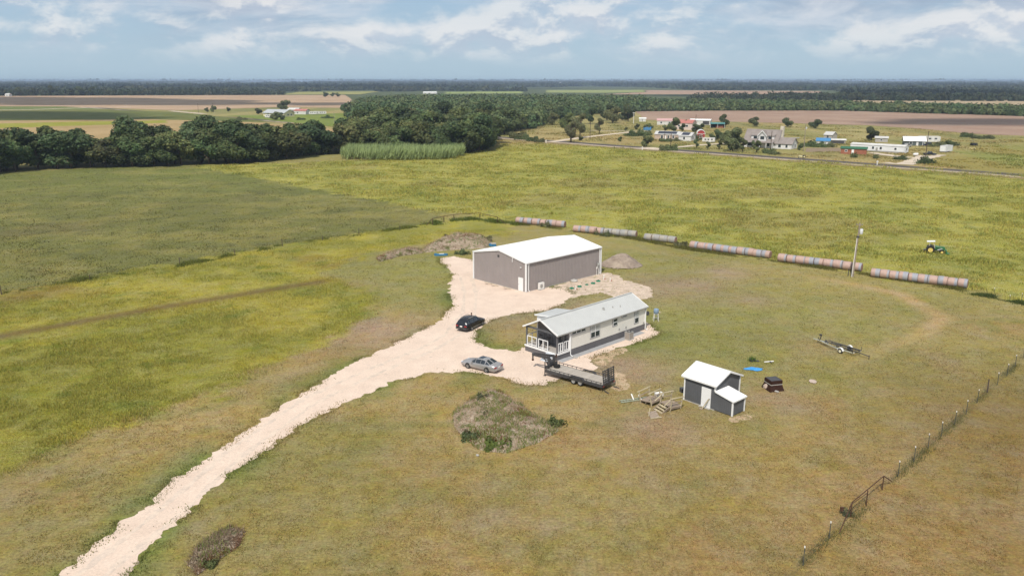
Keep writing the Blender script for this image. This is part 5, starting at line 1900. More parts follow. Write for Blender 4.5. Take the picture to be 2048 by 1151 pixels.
def brush(name, label, outline, h, ntwig, nweed, greens=.35, twl=(.5, 1.3), tone=.72):
    P = np.array(GP(outline))
    c0 = P.mean(0)
    t = thing(name, label, 'brush heap', (float(c0[0]), float(c0[1]), 0))
    L = [tuple(p - c0) for p in P]
    A = np.array(L)
    n = 46
    X, Y = np.meshgrid(np.linspace(A[:, 0].min() - .3, A[:, 0].max() + .3, n), np.linspace(A[:, 1].min() - .3, A[:, 1].max() + .3, n))
    dd = pdist(L + [L[0]], X.ravel(), Y.ravel()).reshape(X.shape) * np.where(inside(L, X, Y), 1, -1)
    hm = lambda d_, x, y: np.clip(d_ / 2.2, -.05, 1) ** 1 * h * (.45 + 1.1 * fbm(x + 7, y + 3, 2.4, 4, 3))
    Z = np.where(dd > 0, hm(dd, X, Y), -.08)
    V = np.stack([X.ravel(), Y.ravel(), Z.ravel()], 1)
    ii, jj = np.meshgrid(np.arange(n - 1), np.arange(n - 1))
    q = (jj * n + ii).ravel()
    Q = np.stack([q, q + 1, q + n + 1, q + n], 1)
    ok = (dd.ravel()[Q] > -.25).any(1)
    use = np.unique(Q[ok])
    idx = np.zeros(len(V), int)
    idx[use] = np.arange(len(use))
    link('mound', tri_mesh('mound', V[use], idx[Q[ok]], None, MATS.get('brush_soil') or soil('brush_soil', (.30, .235, .17), (.42, .34, .26), 1.2, .9, 6.0, (.13, .15, .06), (.5, .6))), t)

    def pts(k):
        x = RNG.uniform(A[:, 0].min(), A[:, 0].max(), k * 3)
        y = RNG.uniform(A[:, 1].min(), A[:, 1].max(), k * 3)
        d_ = pdist(L + [L[0]], x, y) * np.where(inside(L, x, y), 1, -1)
        ok = d_ > -.1
        x, y, d_ = x[ok][:k], y[ok][:k], d_[ok][:k]
        return np.stack([x, y, np.maximum(0, hm(d_, x, y)) - .03], 1)
    p = pts(ntwig)
    f = fbm(p[:, 0], p[:, 1], 1.8, 6, 2)
    c = lerp(C(160, 134, 112), C(206, 182, 150), RNG.random(len(p))) * tone
    c = lerp(c, C(120, 78, 52) * .8, sstep(f, .55, .75))
    V, T, Cc = blades(p, RNG.uniform(*twl, len(p)) * .55, .035 + .04 * RNG.random(len(p)), c, 2.4, None, 1.1)
    link('twigs', tri_mesh('twigs', V, T, Cc, M_TWIG), t, kind='stuff')
    p = pts(nweed)
    f = fbm(p[:, 0] + 20, p[:, 1] + 9, 1.7, 2, 3)
    p = p[f > np.quantile(f, 1 - greens)]
    c = lerp(C(106, 122, 66), C(146, 148, 86), RNG.random(len(p))) * .9
    V, T, Cc = blades(p, .12 + .3 * RNG.random(len(p)), .05 + .05 * RNG.random(len(p)), c, .5, None, 1.2)
    link('weeds', tri_mesh('weeds', V, T, Cc, M_TWIG), t, kind='stuff')
    return t


brush('brush_mound', 'big flat mound of dry brush and weeds in the open yard', [(980, 777), (1005, 783), (1065, 825), (1085, 838), (1118, 848), (1118, 862), (1075, 886), (1010, 906), (960, 900), (920, 872), (905, 845), (905, 825), (935, 800), (960, 785)], .55, 5200, 8000, .6, (.25, .75))
brush('brush_clump', 'small dead brush clump beside the drive in the near yard', [(462, 1050), (488, 1062), (480, 1090), (435, 1120), (395, 1150), (375, 1130), (390, 1095), (425, 1070)], .5, 1900, 1200, .5, (.3, .7), .42)
brush('brush_windrow', 'long windrow of dry brush behind the gravel left of the workshop', [(985, 484), (975, 496), (900, 500), (850, 505), (845, 497), (880, 482), (910, 474), (960, 474)], 1.3, 2600, 2200, .25)
brush('brush_windrow', 'thin end of the brush windrow with grey twigs', [(842, 497), (848, 506), (800, 512), (760, 524), (752, 516), (790, 503)], .95, 1400, 1800, .4)
for (px, py, r, h, col, lab) in ((965, 803, .8, .9, (.055, .065, .03), 'dark green bush on top of the brush mound'), (968, 838, .9, .7, (.075, .085, .035), 'olive bush in the middle of the brush mound'), (1012, 846, 1.5, .6, (.095, .095, .04), 'broad olive bush on the brush mound'),
                                 (990, 890, 1.4, .6, (.08, .125, .025), 'bright green weeds at the foot of the brush mound'), (1108, 850, 1.0, .8, (.075, .10, .03), 'green bush at the pointed end of the brush mound'),
                                 (940, 875, 1.1, .6, (.06, .085, .03), 'dark weeds at the left foot of the brush mound'), (420, 1130, .6, .35, (.08, .11, .035), 'green weeds at the small brush clump'),
                                 (895, 483, 1.6, 1.2, (.07, .085, .035), 'green weeds on the brush windrow'), (972, 482, 1.4, 1.1, (.075, .085, .035), 'dark weeds at the workshop end of the brush windrow'), (925, 508, 1.4, .9, (.07, .10, .035), 'weeds at the gravel edge by the workshop'),
                                 (1095, 452, 2.0, 1.2, (.075, .09, .035), 'weeds grown over the middle of the first bale row'), (1199, 468, 1.5, 1.3, (.07, .09, .035), 'tall weeds over the second bale row'), (1214, 472, 1.3, 1.1, (.07, .09, .035), 'lower weeds over the second bale row'),
                                 (1362, 492, 1.6, .9, (.095, .105, .045), 'weeds in the gap between grey and pink bales'), (1694, 1030, .5, .6, (.07, .09, .035), 'weeds by the pipe brace of the fence')):
    shrub(px, py, r, h, tuple(v * k_ for v, k_ in zip(col, (1.6, 1.4, 1.7))), lab, 520)


# ================================================================== VEHICLES
def wheel(parent, x, y, r, w, side, m_rim, name='wheel'):
    """wheel with tyre and rim, axle along y"""
    R_ = Matrix.Rotation(-math.pi / 2 * side, 3, 'X')
    tb = MB().lathe([(r * .62, -w / 2), (r * .93, -w / 2), (r, -w * .3), (r, w * .3), (r * .93, w / 2), (r * .62, w / 2)], 20, R_, (x, y, r))
    tb.f = tb.f[:-1]
    o = tb.build(name, M_RUBBER, parent, True)
    MB().lathe([(r * .64, w * .15), (r * .64, w * .42), (r * .52, w * .40), (r * .48, w * .26), (r * .2, w * .30), (r * .16, w * .42), (0, w * .42)], 20, R_, (x, y, r)).build('rim', m_rim, o)
    return o


def car(label, name, loc, rz, prof, widths, paint, rim, wb, wr, cowl, rf, mid, rr, dk, cat, roofm=None):
    """prof: stations from nose to tail (x, bottom, belt, top, half width, half width of roof)"""
    t = thing(name, label, cat, loc, rz)
    rows = 7
    secs = []
    for (x, zl, zb, zt, w, wt) in prof:
        h = [(w * .90, zl), (w, zl + .16), (w * 1.0, (zl + zb) / 2 + .08), (w * .975, zb), (wt, max(zt - .05, zb + .01)), (wt * .62, zt), (0, zt + .015)]
        secs.append([Vector((x, -a, b)) for a, b in h] + [Vector((x, a, b)) for a, b in reversed(h[:-1])])
    n = len(secs[0])
    mb = MB()
    vs = [p for s in secs for p in s]
    fs = []
    for i in range(len(secs) - 1):
        for k in range(n - 1):
            fs.append((i * n + k, i * n + k + 1, (i + 1) * n + k + 1, (i + 1) * n + k))
        fs.append((i * n + n - 1, i * n, (i + 1) * n, (i + 1) * n + n - 1))
    fs.append(tuple(reversed(range(n))))
    fs.append(tuple((len(secs) - 1) * n + k for k in range(n)))
    mb.add(vs, fs)
    body = mb.build('body', paint, t, True)

    def panel(i0, i1, k0, k1, name_, m, ins=.10, out=.012):
        """panel laid on the body between stations and rows, shrunk towards its middle"""
        q = [secs[i0][k0], secs[i0][k1], secs[i1][k1], secs[i1][k0]]
        c = sum(q, Vector()) / 4
        nn = (q[2] - q[0]).cross(q[3] - q[1]).normalized()
        mid_ = Vector((c.x, 0, .6))
        if nn.dot(c - mid_) < 0:
            nn = -nn
        q2 = [p + (c - p) * ins + nn * out for p in q]
        return MB().slab(q2, .004).build(name_, m, t)
    for sd, (k0, k1) in enumerate(((3, 4), (n - 4, n - 5))):
        panel(cowl, rf, k0, k1, 'side_window', M_GLASS, .16, .02)
        panel(rf, mid, k0, k1, 'side_window', M_GLASS, .08, .02)
        panel(mid, rr, k0, k1, 'side_window', M_GLASS, .08, .02)
        if dk is not None:
            panel(rr, dk, k0, k1, 'side_window', M_GLASS, .22, .02)
    # wide glass front and rear
    for (a, b, nm) in ((cowl, rf, 'windshield'), (rr, dk if dk is not None else len(prof) - 3, 'rear_window')):
        q = [secs[a][4], secs[a][n - 5], secs[b][n - 5], secs[b][4]]
        c = sum(q, Vector()) / 4
        nn = (q[1] - q[0]).cross(q[2] - q[0]).normalized()
        if nn.z < 0:
            nn = -nn
        q2 = [p + (c - p) * .08 + nn * .055 for p in q]
        MB().slab(q2, .004).build(nm, M_GLASS, t)
    xf, xr = wb / 2 + .05, -wb / 2 + .05
    W = widths
    for x in (xf, xr):
        for s in (-1, 1):
            MB().lathe([(wr * 1.16, 0), (wr * 1.16, .012), (0, .012)], 18, Matrix.Rotation(-math.pi / 2 * s, 3, 'X'), (x, s * (W + .002), wr * 1.04)).build('wheel_arch', M_DARK, t)
            wheel(t, x, s * (W - .05), wr, .21, s, rim)
    red, clear = mat('tail_light_red', (.35, .02, .02), .3, 0, .1, 3, .5), mat('headlight_clear', (.7, .72, .74), .2, 0, .05, 3, .6)
    x0, x1 = prof[0][0], prof[-1][0]
    zb = prof[-2][2]
    for s in (-1, 1):
        bx(t, 'tail_light', (x1 + .05, s * W * .72, zb - .16 if dk is not None else zb - .02), (.12, .36, .14), red)
        bx(t, 'headlight', (x0 - .08, s * W * .66, prof[1][2] - .02), (.16, .34, .11), clear)
        bx(t, 'mirror', (prof[cowl][0] - .25, s * (W + .09), prof[cowl][2] + .08), (.14, .18, .12), paint)
    bx(t, 'license_plate', (x1 - .02, 0, zb - .2), (.03, .36, .16), M_PVC)
    bx(t, 'rear_bumper', (x1 + .03, 0, .48), (.16, W * 1.8, .18), paint if cat == 'car' else M_DARK)
    bx(t, 'grille', (x0 + .005, 0, .52), (.05, W * 1.0, .16), M_DARK)
    return t


M_SILVER = mat('silver_paint', (.40, .39, .39), .32, .45, .04, 2.0, .5)
M_BLKPT = mat('black_paint', (.018, .020, .026), .22, .2, .1, 2.0, .6)
M_ALLOY = mat('silver_alloy', (.52, .50, .47), .4, .5, .05, 3.0, .5)
SEDAN = [(2.42, .34, .52, .54, .62, .50), (2.34, .24, .60, .65, .79, .62), (1.85, .20, .72, .80, .87, .72), (.95, .20, .84, .93, .89, .76), (.28, .20, .88, 1.33, .89, .59),
         (-.42, .20, .90, 1.40, .89, .59), (-1.02, .20, .92, 1.34, .89, .59), (-1.68, .22, .92, 1.00, .87, .72), (-2.28, .25, .90, .97, .83, .68), (-2.42, .34, .78, .80, .74, .58)]
a, b = G(936.3, 736.4), G(973.4, 745.4)        # feet of the near wheels, front and rear
dirv = (a - b) / np.linalg.norm(a - b)
far_n = np.array((dirv[1], -dirv[0]))          # to the car's far side
c = (a + b) / 2 + far_n * .86
t = car('silver sedan parked on the pale gravel', 'sedan', (float(c[0]), float(c[1]), .012), math.atan2(dirv[1], dirv[0]), SEDAN, .87, M_SILVER, M_ALLOY, 2.62, .32, 3, 4, 5, 6, 7, 'car')
bx(t, 'sunroof', (-.18, 0, 1.408), (.55, .78, .02), M_GLASS)
SUV = [(2.32, .38, .66, .70, .68, .56), (2.24, .28, .78, .86, .86, .68), (1.75, .26, .92, 1.00, .92, .76), (1.05, .26, 1.00, 1.10, .94, .78), (.40, .26, 1.03, 1.60, .94, .66),
       (-.55, .26, 1.05, 1.68, .94, .66), (-1.50, .26, 1.06, 1.64, .93, .65), (-2.02, .28, 1.04, 1.50, .91, .63), (-2.28, .32, .98, 1.06, .88, .72), (-2.36, .42, .80, .84, .82, .64)]
a, b = G(963.2, 651.3), G(942.6, 661.5)        # feet of the near-side wheels, front and rear
dirv = (a - b) / np.linalg.norm(a - b)
left_n = np.array((-dirv[1], dirv[0]))
c = (a + b) / 2 + left_n * .90
t = car('black sport utility vehicle parked before the home', 'suv', (float(c[0]), float(c[1]), .012), math.atan2(dirv[1], dirv[0]), SUV, .91, M_BLKPT, M_ALLOY, 2.62, .36, 3, 4, 5, 6, 8, 'suv')
for s in (-1, 1):
    MB().beam((.35, s * .60, 1.72), (-1.45, s * .60, 1.70), .05, .05).build('roof_rail', M_CHROME, t)
    bx(t, 'sill_trim', (.05, s * .935, .34), (2.0, .03, .06), M_CHROME)
SUV_C = c


# ------------------------------------------------------------------ person beyond the SUV
def person(loc, rz):
    t = thing('person', 'person in light blue shirt standing behind the black vehicle', 'person', loc, rz)
    joints = [((0, 0, .95), .15), ((0, 0, 1.12), .145), ((0, .01, 1.32), .17), ((0, .01, 1.46), .10), ((0, .015, 1.53), .06), ((0, .03, 1.60), .085), ((0, .035, 1.70), .095), ((0, .03, 1.77), .06)]
    edges = [(i, i + 1) for i in range(7)]

    def chain(start, pts):
        p = start
        for c_, r_ in pts:
            joints.append((c_, r_))
            edges.append((p, len(joints) - 1))
            p = len(joints) - 1
        return p
    for s in (-1, 1):
        w = chain(2, [((s * .19, 0, 1.42), .075), ((s * .25, -.01, 1.14), .052), ((s * .26, .08, .92), .038), ((s * .26, .11, .84), .036)])
        for f, (dx, dl) in enumerate(((-.032, .085), (-.011, .095), (.011, .09), (.032, .07))):
            chain(w, [((s * .26 + dx, .125, .795), .010), ((s * .26 + dx, .135, .795 - dl * .55), .009), ((s * .26 + dx, .13, .795 - dl), .008)])
        chain(w, [((s * .26 - s * .045, .15, .81), .011), ((s * .26 - s * .05, .165, .77), .009)])
        chain(0, [((s * .10, 0, .88), .10), ((s * .11, .01, .50), .062), ((s * .11, -.02, .10), .045), ((s * .12, .06, .04), .045), ((s * .125, .17, .03), .035)])
    me = bpy.data.meshes.new('body')
    me.from_pydata([j[0] for j in joints], edges, [])
    o = link('body', me, t)
    sk = o.modifiers.new('skin', 'SKIN')
    sv = me.skin_vertices[0].data
    for i, (_, r_) in enumerate(joints):
        sv[i].radius = (r_, r_ * .85 if 0 < i < 4 else r_)
    sv[0].use_root = True
    sb = o.modifiers.new('sub', 'SUBSURF')
    sb.levels = sb.render_levels = 2
    sk.use_smooth_shade = True
    skin = mat('skin', (.42, .25, .17), .6, 0, .05, 5, .3)
    me.materials.append(skin)
    shirt = mat('light_blue_cloth', (.33, .46, .62), .9, 0, .1, 8, .1)
    jeans = mat('dark_denim', (.05, .06, .09), .9, 0, .2, 10, .1)
    hair = mat('dark_hair', (.02, .015, .012), .7, 0, .3, 20, .3)
    MB().lathe([(.20, .93), (.185, 1.1), (.21, 1.3), (.20, 1.42), (.10, 1.49), (.075, 1.50)], 18, Matrix.Diagonal((1.05, .78, 1)).to_3x3(), (0, .01, 0)).build('shirt', shirt, t, True)
    for s in (-1, 1):
        MB().path([(s * .16, 0, 1.44), (s * .235, -.005, 1.27), (s * .252, -.008, 1.15)], [.095, .085, .082], 12).build('sleeve', shirt, t, True)
        MB().path([(s * .09, 0, .96), (s * .11, .01, .50), (s * .11, -.01, .09)], [.135, .09, .075], 12).build('trouser_leg', jeans, t, True)
        MB().ell((s * .123, .07, .045), (.055, .14, .05), 10, 6).build('shoe', M_DARK, t, True)
        MB().ell((s * .035, .128, 1.70), (.012, .008, .009), 8, 5).build('eye', M_DARK, t, True)
        MB().ell((s * .098, .03, 1.685), (.012, .022, .03), 8, 5).build('ear', skin, t, True)
    MB().ell((0, .137, 1.665), (.013, .02, .025), 8, 5).build('nose', skin, t, True)
    MB().ell((0, .118, 1.622), (.026, .010, .007), 8, 5).build('mouth', mat('lips', (.30, .12, .10), .6), t, True)
    MB().ell((0, .012, 1.735), (.105, .115, .105), 14, 8).build('hair', hair, t, True)
    return t


g = G(943, 624.5, 1.86)
person((float(g[0]), float(g[1]), .012), rad(160))

# ------------------------------------------------------------------ gooseneck trailer
D_, B_ = G(1090.2, 743.7, .48), G(1204.9, 775.7, .48)
uu = (B_ - D_) / np.linalg.norm(B_ - D_)
Lt = float(np.linalg.norm(B_ - D_))


def gooseneck():
    t = thing('gooseneck_trailer', 'black gooseneck flatbed trailer with folded rear ramps before the home', 'trailer', (float(D_[0]), float(D_[1]), 0), math.atan2(uu[1], uu[0]))
    L, W, Z = Lt, 2.35, .78
    # frame rails and crossmembers, then the planks of the deck
    for y in (0, W):
        MB().beam((0, y, .64), (L, y, .64), .10, .32).build('side_rail', M_BLACK, t)
    for x in (0.05, L - .05):
        MB().beam((x, 0.05, .64), (x, W - .05, .64), .10, .28).build('end_rail', M_BLACK, t)
    M_PLK = mat('grey_deck_plank', (.40, .36, .31), .9, 0, .18, 1.5, .1, .3, 10)
    pl = MB().box((0, 0, 0), (L - .25, .265, .05)).mesh('plank', M_PLK)
    for i in range(8):
        share('plank', pl, t, (L / 2, .20 + i * .279, Z + random.uniform(-.004, .004)))
    for y in (-.03, W + .03):
        r = MB().beam((.1, y, 1.02), (L - .05, y, 1.02), .05, .06).build('stake_rail', M_BLACK, t)
        k = 13
        for i in range(k):
            x = .2 + (L - .4) * i / (k - 1)
            if 3.2 < x < 5.3 and y < 0:
                continue
            bx(r, 'stake', (x, y, .90), (.05, .05, .22), M_BLACK)
    for s, y in ((-1, -.02), (1, W + .02)):
        for x in (3.85, 4.72):
            wheel(t, x, y + .10 * -s, .385, .24, s, M_GREY)
        f = [(3.25, .66), (3.45, .88), (3.75, .98), (4.85, .98), (5.15, .88), (5.32, .66), (5.28, .62), (5.1, .82), (4.82, .93), (3.78, .93), (3.5, .82), (3.3, .62)]
        MB().prism(f, y - .14, y + .14, 'y').build('fender', M_BLACK, t)
    # gooseneck: two tall uprights, sloping top beams, coupler
    for y in (W / 2 - .5, W / 2 + .5):
        MB().prism([(-.05, .5), (.18, .5), (.12, 1.95), (-.18, 2.05)], y - .06, y + .06, 'y').build('neck_upright', M_BLACK, t)
        MB().beam((.05, y, 1.95), (-2.65, W / 2 + (y - W / 2) * .2, 1.72), .12, .28).build('neck_beam', M_BLACK, t)
        MB().beam((.15, y, .75), (-.75, y * .8 + W * .1, 1.82), .08, .10).build('neck_brace', M_BLACK, t)
    MB().beam((-.3, W / 2 - .42, 1.93), (-.3, W / 2 + .42, 1.93), .10, .18).build('neck_cross', M_BLACK, t)
    MB().tube((-2.65, W / 2, 1.84), (-2.65, W / 2, 1.0), .09, 10).build('coupler', M_BLACK, t)
    MB().lathe([(.13, .95), (.13, 1.12), (.09, 1.15)], 12, None, (-2.65, W / 2, 0)).build('coupler_cup', M_RUST, t)
    for y in (.12, W - .12):
        j = MB().tube((-.12, y, 1.65), (-.12, y, .06), .06, 8).build('jack_leg', M_BLACK, t)
        bx(j, 'jack_foot', (-.12, y, .03), (.26, .26, .04), M_BLACK)
    bx(t, 'headboard', (.03, W / 2, 1.02), (.06, W - .1, .34), M_BLACK)
    bx(t, 'toolbox', (-.1, W / 2, 1.25), (.45, .8, .4), M_BLACK)
    bx(t, 'jack_gearbox', (-.12, W - .1, 1.78), (.16, .12, .4), M_RUST)
    # spare wheel flat on the deck
    o = MB().lathe([(.22, 0), (.36, 0), (.39, .06), (.39, .18), (.36, .24), (.22, .24)], 20, None, (.62, W / 2 + .2, .84)).build('spare_wheel', M_RUBBER, t, True)
    MB().lathe([(.24, .06), (.24, .20), (.12, .16), (0, .16)], 16, None, (.62, W / 2 + .2, .85)).build('rim', M_ALLOY, o)
    # ramps standing folded at the rear
    for y0 in (.12, W / 2 + .08):
        w = W / 2 - .22
        r = MB().beam((L + .05, y0, .75), (L - .10, y0, 2.35), .06, .10, (1, 0, 0)).build('ramp', M_BLACK, t)
        MB().beam((L + .05, y0 + w, .75), (L - .10, y0 + w, 2.35), .06, .10, (1, 0, 0)).build('ramp_side', M_BLACK, r)
        MB().beam((L + .05, y0 + w / 2, .75), (L - .10, y0 + w / 2, 2.3), .04, .06, (1, 0, 0)).build('ramp_rib', M_BLACK, r)
        for i in range(7):
            z = .85 + i * .235
            x = L + .05 - .15 * (z - .75) / 1.6
            MB().beam((x, y0, z), (x, y0 + w, z), .09, .09).build('ramp_bar', M_BLACK, r)
    for y in (.15, W - .15):
        bx(t, 'tail_light', (L + .06, y, .62), (.03, .18, .1), MATS['tail_light_red'])
    bx(t, 'reflector', (L * .72, W + .075, .66), (.5, .02, .1), MATS['tail_light_red'])
    MB().beam((L + .1, .3, .10), (L + .75, .1, .03), .12, .06).build('stabilizer', M_BLACK, t)
    MB().beam((L + .1, W - .3, .10), (L + .75, W - .2, .03), .12, .06).build('stabilizer', M_BLACK, t)


gooseneck()


# ------------------------------------------------------------------ boat trailer
def boat_trailer():
    a, b = G(1680, 706), G(1633, 682)       # near wheel foot and tongue
    dv = np.array(G(1697, 700) - G(1628, 678))
    dv = dv / np.linalg.norm(dv)
    n_ = np.array((-dv[1], dv[0]))
    t = thing('boat_trailer', 'empty black boat trailer with white fenders in the grass', 'boat trailer', (float(a[0] + n_[0] * .9), float(a[1] + n_[1] * .9), 0), math.atan2(dv[1], dv[0]))
    M_WF = M_WHITE
    for s in (-1, 1):
        wheel(t, 0, s * .88, .30, .2, s, mat('cream_rim', (.72, .68, .52), .5))
        f = [(.40 * math.cos(q_), .30 + .42 * math.sin(q_)) for q_ in np.linspace(.15, 2.95, 9)] + [(.34 * math.cos(q_), .30 + .36 * math.sin(q_)) for q_ in np.linspace(2.95, .15, 9)]
        MB().prism(f, s * .88 - .13, s * .88 + .13, 'y').build('fender', M_WF, t)
        MB().path([(1.6, s * .72, .46), (-.8, s * .74, .46), (-2.6, s * .35, .46), (-3.5, s * .06, .46)], .05, 6).build('frame_rail', M_BLACK if s > 0 else mat('galvanised', (.50, .52, .46), .5, .3), t)
        MB().beam((1.9, s * .42, .66), (-2.7, s * .30, .70), .14, .07).build('bunk', M_BLACK, t)
        for x in (1.2, -.9, -2.2):
            bx(t, 'bunk_bracket', (x, s * .40, .56), (.06, .06, .2), M_BLACK)
        MB().tube((1.6, s * .85, .4), (1.6, s * .85, 1.0), .03, 6).build('guide_post', M_BLACK, t)
        bx(t, 'tail_light', (1.66, s * .62, .5), (.05, .16, .1), M_PVC)
    for x in (1.58, .0, -1.0):
        MB().tube((x, -.74, .44), (x, .74, .44), .045, 6).build('crossmember', M_BLACK, t)
    MB().beam((-2.4, 0, .46), (-4.6, 0, .44), .10, .10).build('tongue', MATS['galvanised'], t)
    w = MB().beam((-3.7, 0, .46), (-3.5, 0, 1.15), .10, .08).build('winch_post', M_BLACK, t)
    bx(w, 'winch', (-3.62, .02, 1.18), (.28, .2, .2), M_BLACK)
    MB().tube((-4.0, .12, .05), (-4.0, .12, .75), .035, 6).build('jack', M_BLACK, t)
    MB().lathe([(.10, -.06), (.16, -.06), (.16, .06), (.10, .06)], 12, Matrix.Rotation(math.pi / 2, 3, 'X'), (-2.75, 0, .62)).build('bow_roller', M_BLACK, t)
    MB().beam((1.6, 0, .50), (3.2, .12, .38), .08, .08).build('rear_bar', M_BLACK, t)
    MB().tube((3.2, .12, .5), (3.2, .12, .04), .05, 6).build('rear_foot', M_BLACK, t)


boat_trailer()


# ------------------------------------------------------------------ tractor
def tractor():
    a, b = G(1860, 506.5), G(1886.5, 508.6)
    dv = (b - a) / np.linalg.norm(b - a)
    n_ = np.array((-dv[1], dv[0]))
    t = thing('tractor', 'green farm tractor with white canopy and yellow wheels in the field', 'tractor', (float(a[0] + n_[0] * .75), float(a[1] + n_[1] * .75), 0), math.atan2(dv[1], dv[0]))
    gr = mat('tractor_green', (.035, .16, .05), .4, 0, .15, 3, .5)
    yl = mat('tractor_yellow', (.72, .55, .16), .5, 0, .06, 3, .4)
    for s in (-1, 1):
        wheel(t, 0, s * .72, .70, .38, s, yl, 'rear_wheel')
        wheel(t, 2.0, s * .62, .38, .24, s, yl, 'front_wheel')
        f = [(.80 * math.cos(q_), .72 + .80 * math.sin(q_)) for q_ in np.linspace(.5, 2.6, 8)] + [(.74 * math.cos(q_), .72 + .74 * math.sin(q_)) for q_ in np.linspace(2.6, .5, 8)]
        MB().prism(f, s * .72 - .2, s * .72 + .2, 'y').build('fender', M_BLACK, t)
        MB().path([(.9, s * .50, 1.35), (1.9, s * .50, 1.15), (2.75, s * .48, .55)], [.075, .07, .06], 6).build('loader_arm', gr, t)
        MB().tube((1.2, s * .52, .75), (2.1, s * .5, 1.0), .04, 6).build('loader_ram', M_CHROME, t)
        MB().path([(-.15, s * .42, 1.1), (-.25, s * .45, 2.15)], .035, 6).build('canopy_post', M_PVC, t)
        MB().path([(.75, s * .42, 1.1), (.35, s * .45, 2.2)], .03, 6).build('canopy_post', M_PVC, t)
    MB().prism([(.75, .75), (2.35, .72), (2.45, 1.15), (2.3, 1.33), (.75, 1.42)], -.30, .30, 'y').build('hood', gr, t)
    MB().prism([(-.5, .5), (2.2, .5), (2.2, .78), (-.5, .95)], -.22, .22, 'y').build('chassis', M_BLACK, t)
    bx(t, 'grille', (2.46, 0, .98), (.05, .48, .42), M_DARK)
    s_ = bx(t, 'seat', (-.05, 0, 1.12), (.5, .5, .14), mat('seat_yellow', (.6, .45, .1), .6))
    bx(s_, 'seat_back', (-.3, 0, 1.38), (.1, .5, .45), MATS['seat_yellow'])
    MB().lathe([(.17, -.02), (.20, -.02), (.20, .02), (.17, .02)], 14, Matrix.Rotation(-.5, 3, 'Y'), (.55, 0, 1.5)).build('steering_wheel', M_DARK, t)
    c = MB().prism([(-.75, 2.12), (.65, 2.28), (.65, 2.34), (-.75, 2.2)], -.68, .68, 'y').build('canopy', M_WHITE, t)
    MB().tube((1.5, .12, 1.3), (1.5, .12, 2.1), .05, 8).build('exhaust', M_BLACK, t)
    MB().prism([(2.65, .12), (3.25, .08), (3.3, .14), (2.85, .25), (2.75, .75), (2.62, .75)], -.85, .85, 'y').build('bucket', gr, t)
    MB().beam((-.45, 0, .65), (-1.15, 0, .5), .7, .12).build('rear_hitch', M_BLACK, t)


tractor()


# ================================================================== BALES
def balemat(name, c1, c2, band):
    m = bpy.data.materials.new(name)
    m.use_nodes = True
    nt = m.node_tree
    b = nt.nodes['Principled BSDF']
    b.inputs['Roughness'].default_value = 0.6
    tc_ = nt.nodes.new('ShaderNodeTexCoord')
    sp = nt.nodes.new('ShaderNodeSeparateXYZ')
    nt.links.new(tc_.outputs['Object'], sp.inputs[0])
    oi = nt.nodes.new('ShaderNodeObjectInfo')
    nz = nt.nodes.new('ShaderNodeTexNoise')
    nz.inputs['Scale'].default_value = 3.0
    nz.inputs['Detail'].default_value = 4
    nt.links.new(tc_.outputs['Object'], nz.inputs['Vector'])
    s1 = nt.nodes.new('ShaderNodeMath')
    s1.operation = 'MULTIPLY_ADD'
    nt.links.new(nz.outputs[0], s1.inputs[0])
    s1.inputs[1].default_value = .25
    nt.links.new(sp.outputs[0], s1.inputs[2])
    s2 = nt.nodes.new('ShaderNodeMath')
    s2.operation = 'MULTIPLY_ADD'
    nt.links.new(oi.outputs['Random'], s2.inputs[0])
    s2.inputs[1].default_value = .9
    nt.links.new(s1.outputs[0], s2.inputs[2])
    mr = nt.nodes.new('ShaderNodeMapRange')
    mr.interpolation_type = 'SMOOTHSTEP'
    mr.inputs[1].default_value, mr.inputs[2].default_value = band, band + .12
    nt.links.new(s2.outputs[0], mr.inputs[0])
    mx = nt.nodes.new('ShaderNodeMix')
    mx.data_type = 'RGBA'
    mx.inputs[6].default_value = c1 + (1,)
    mx.inputs[7].default_value = c2 + (1,)
    nt.links.new(mr.outputs[0], mx.inputs[0])
    hs_ = nt.nodes.new('ShaderNodeHueSaturation')
    mv = nt.nodes.new('ShaderNodeMapRange')
    mv.inputs[3].default_value, mv.inputs[4].default_value = .72, 1.25
    nt.links.new(nz.outputs[0], mv.inputs[0])
    nt.links.new(mv.outputs[0], hs_.inputs['Value'])
    nt.links.new(mx.outputs[2], hs_.inputs['Color'])
    nt.links.new(hs_.outputs[0], b.inputs['Base Color'])
    return m


M_BALEP = balemat('pink_blue_netwrap', (.43, .295, .245), (.30, .305, .335), .80)
M_BALEG = balemat('grey_netwrap', (.34, .31, .26), (.30, .29, .27), .6)
M_HAYEND = mat('bale_end', (.33, .20, .15), .95, 0, .3, 6.0, .05, .6, 12)
BALE_R = .80


def bale_mesh(m, ln):
    pr = [(BALE_R * .90, -ln / 2), (BALE_R * .985, -ln / 2 + .05), (BALE_R, -ln * .3), (BALE_R * 1.012, 0), (BALE_R, ln * .3), (BALE_R * .985, ln / 2 - .05), (BALE_R * .90, ln / 2)]
    vs = MB().lathe(pr, 28, Matrix.Rotation(math.pi / 2, 3, 'Y'))
    vs.f = vs.f[:-2]
    return vs.mesh('wrap', m, True)


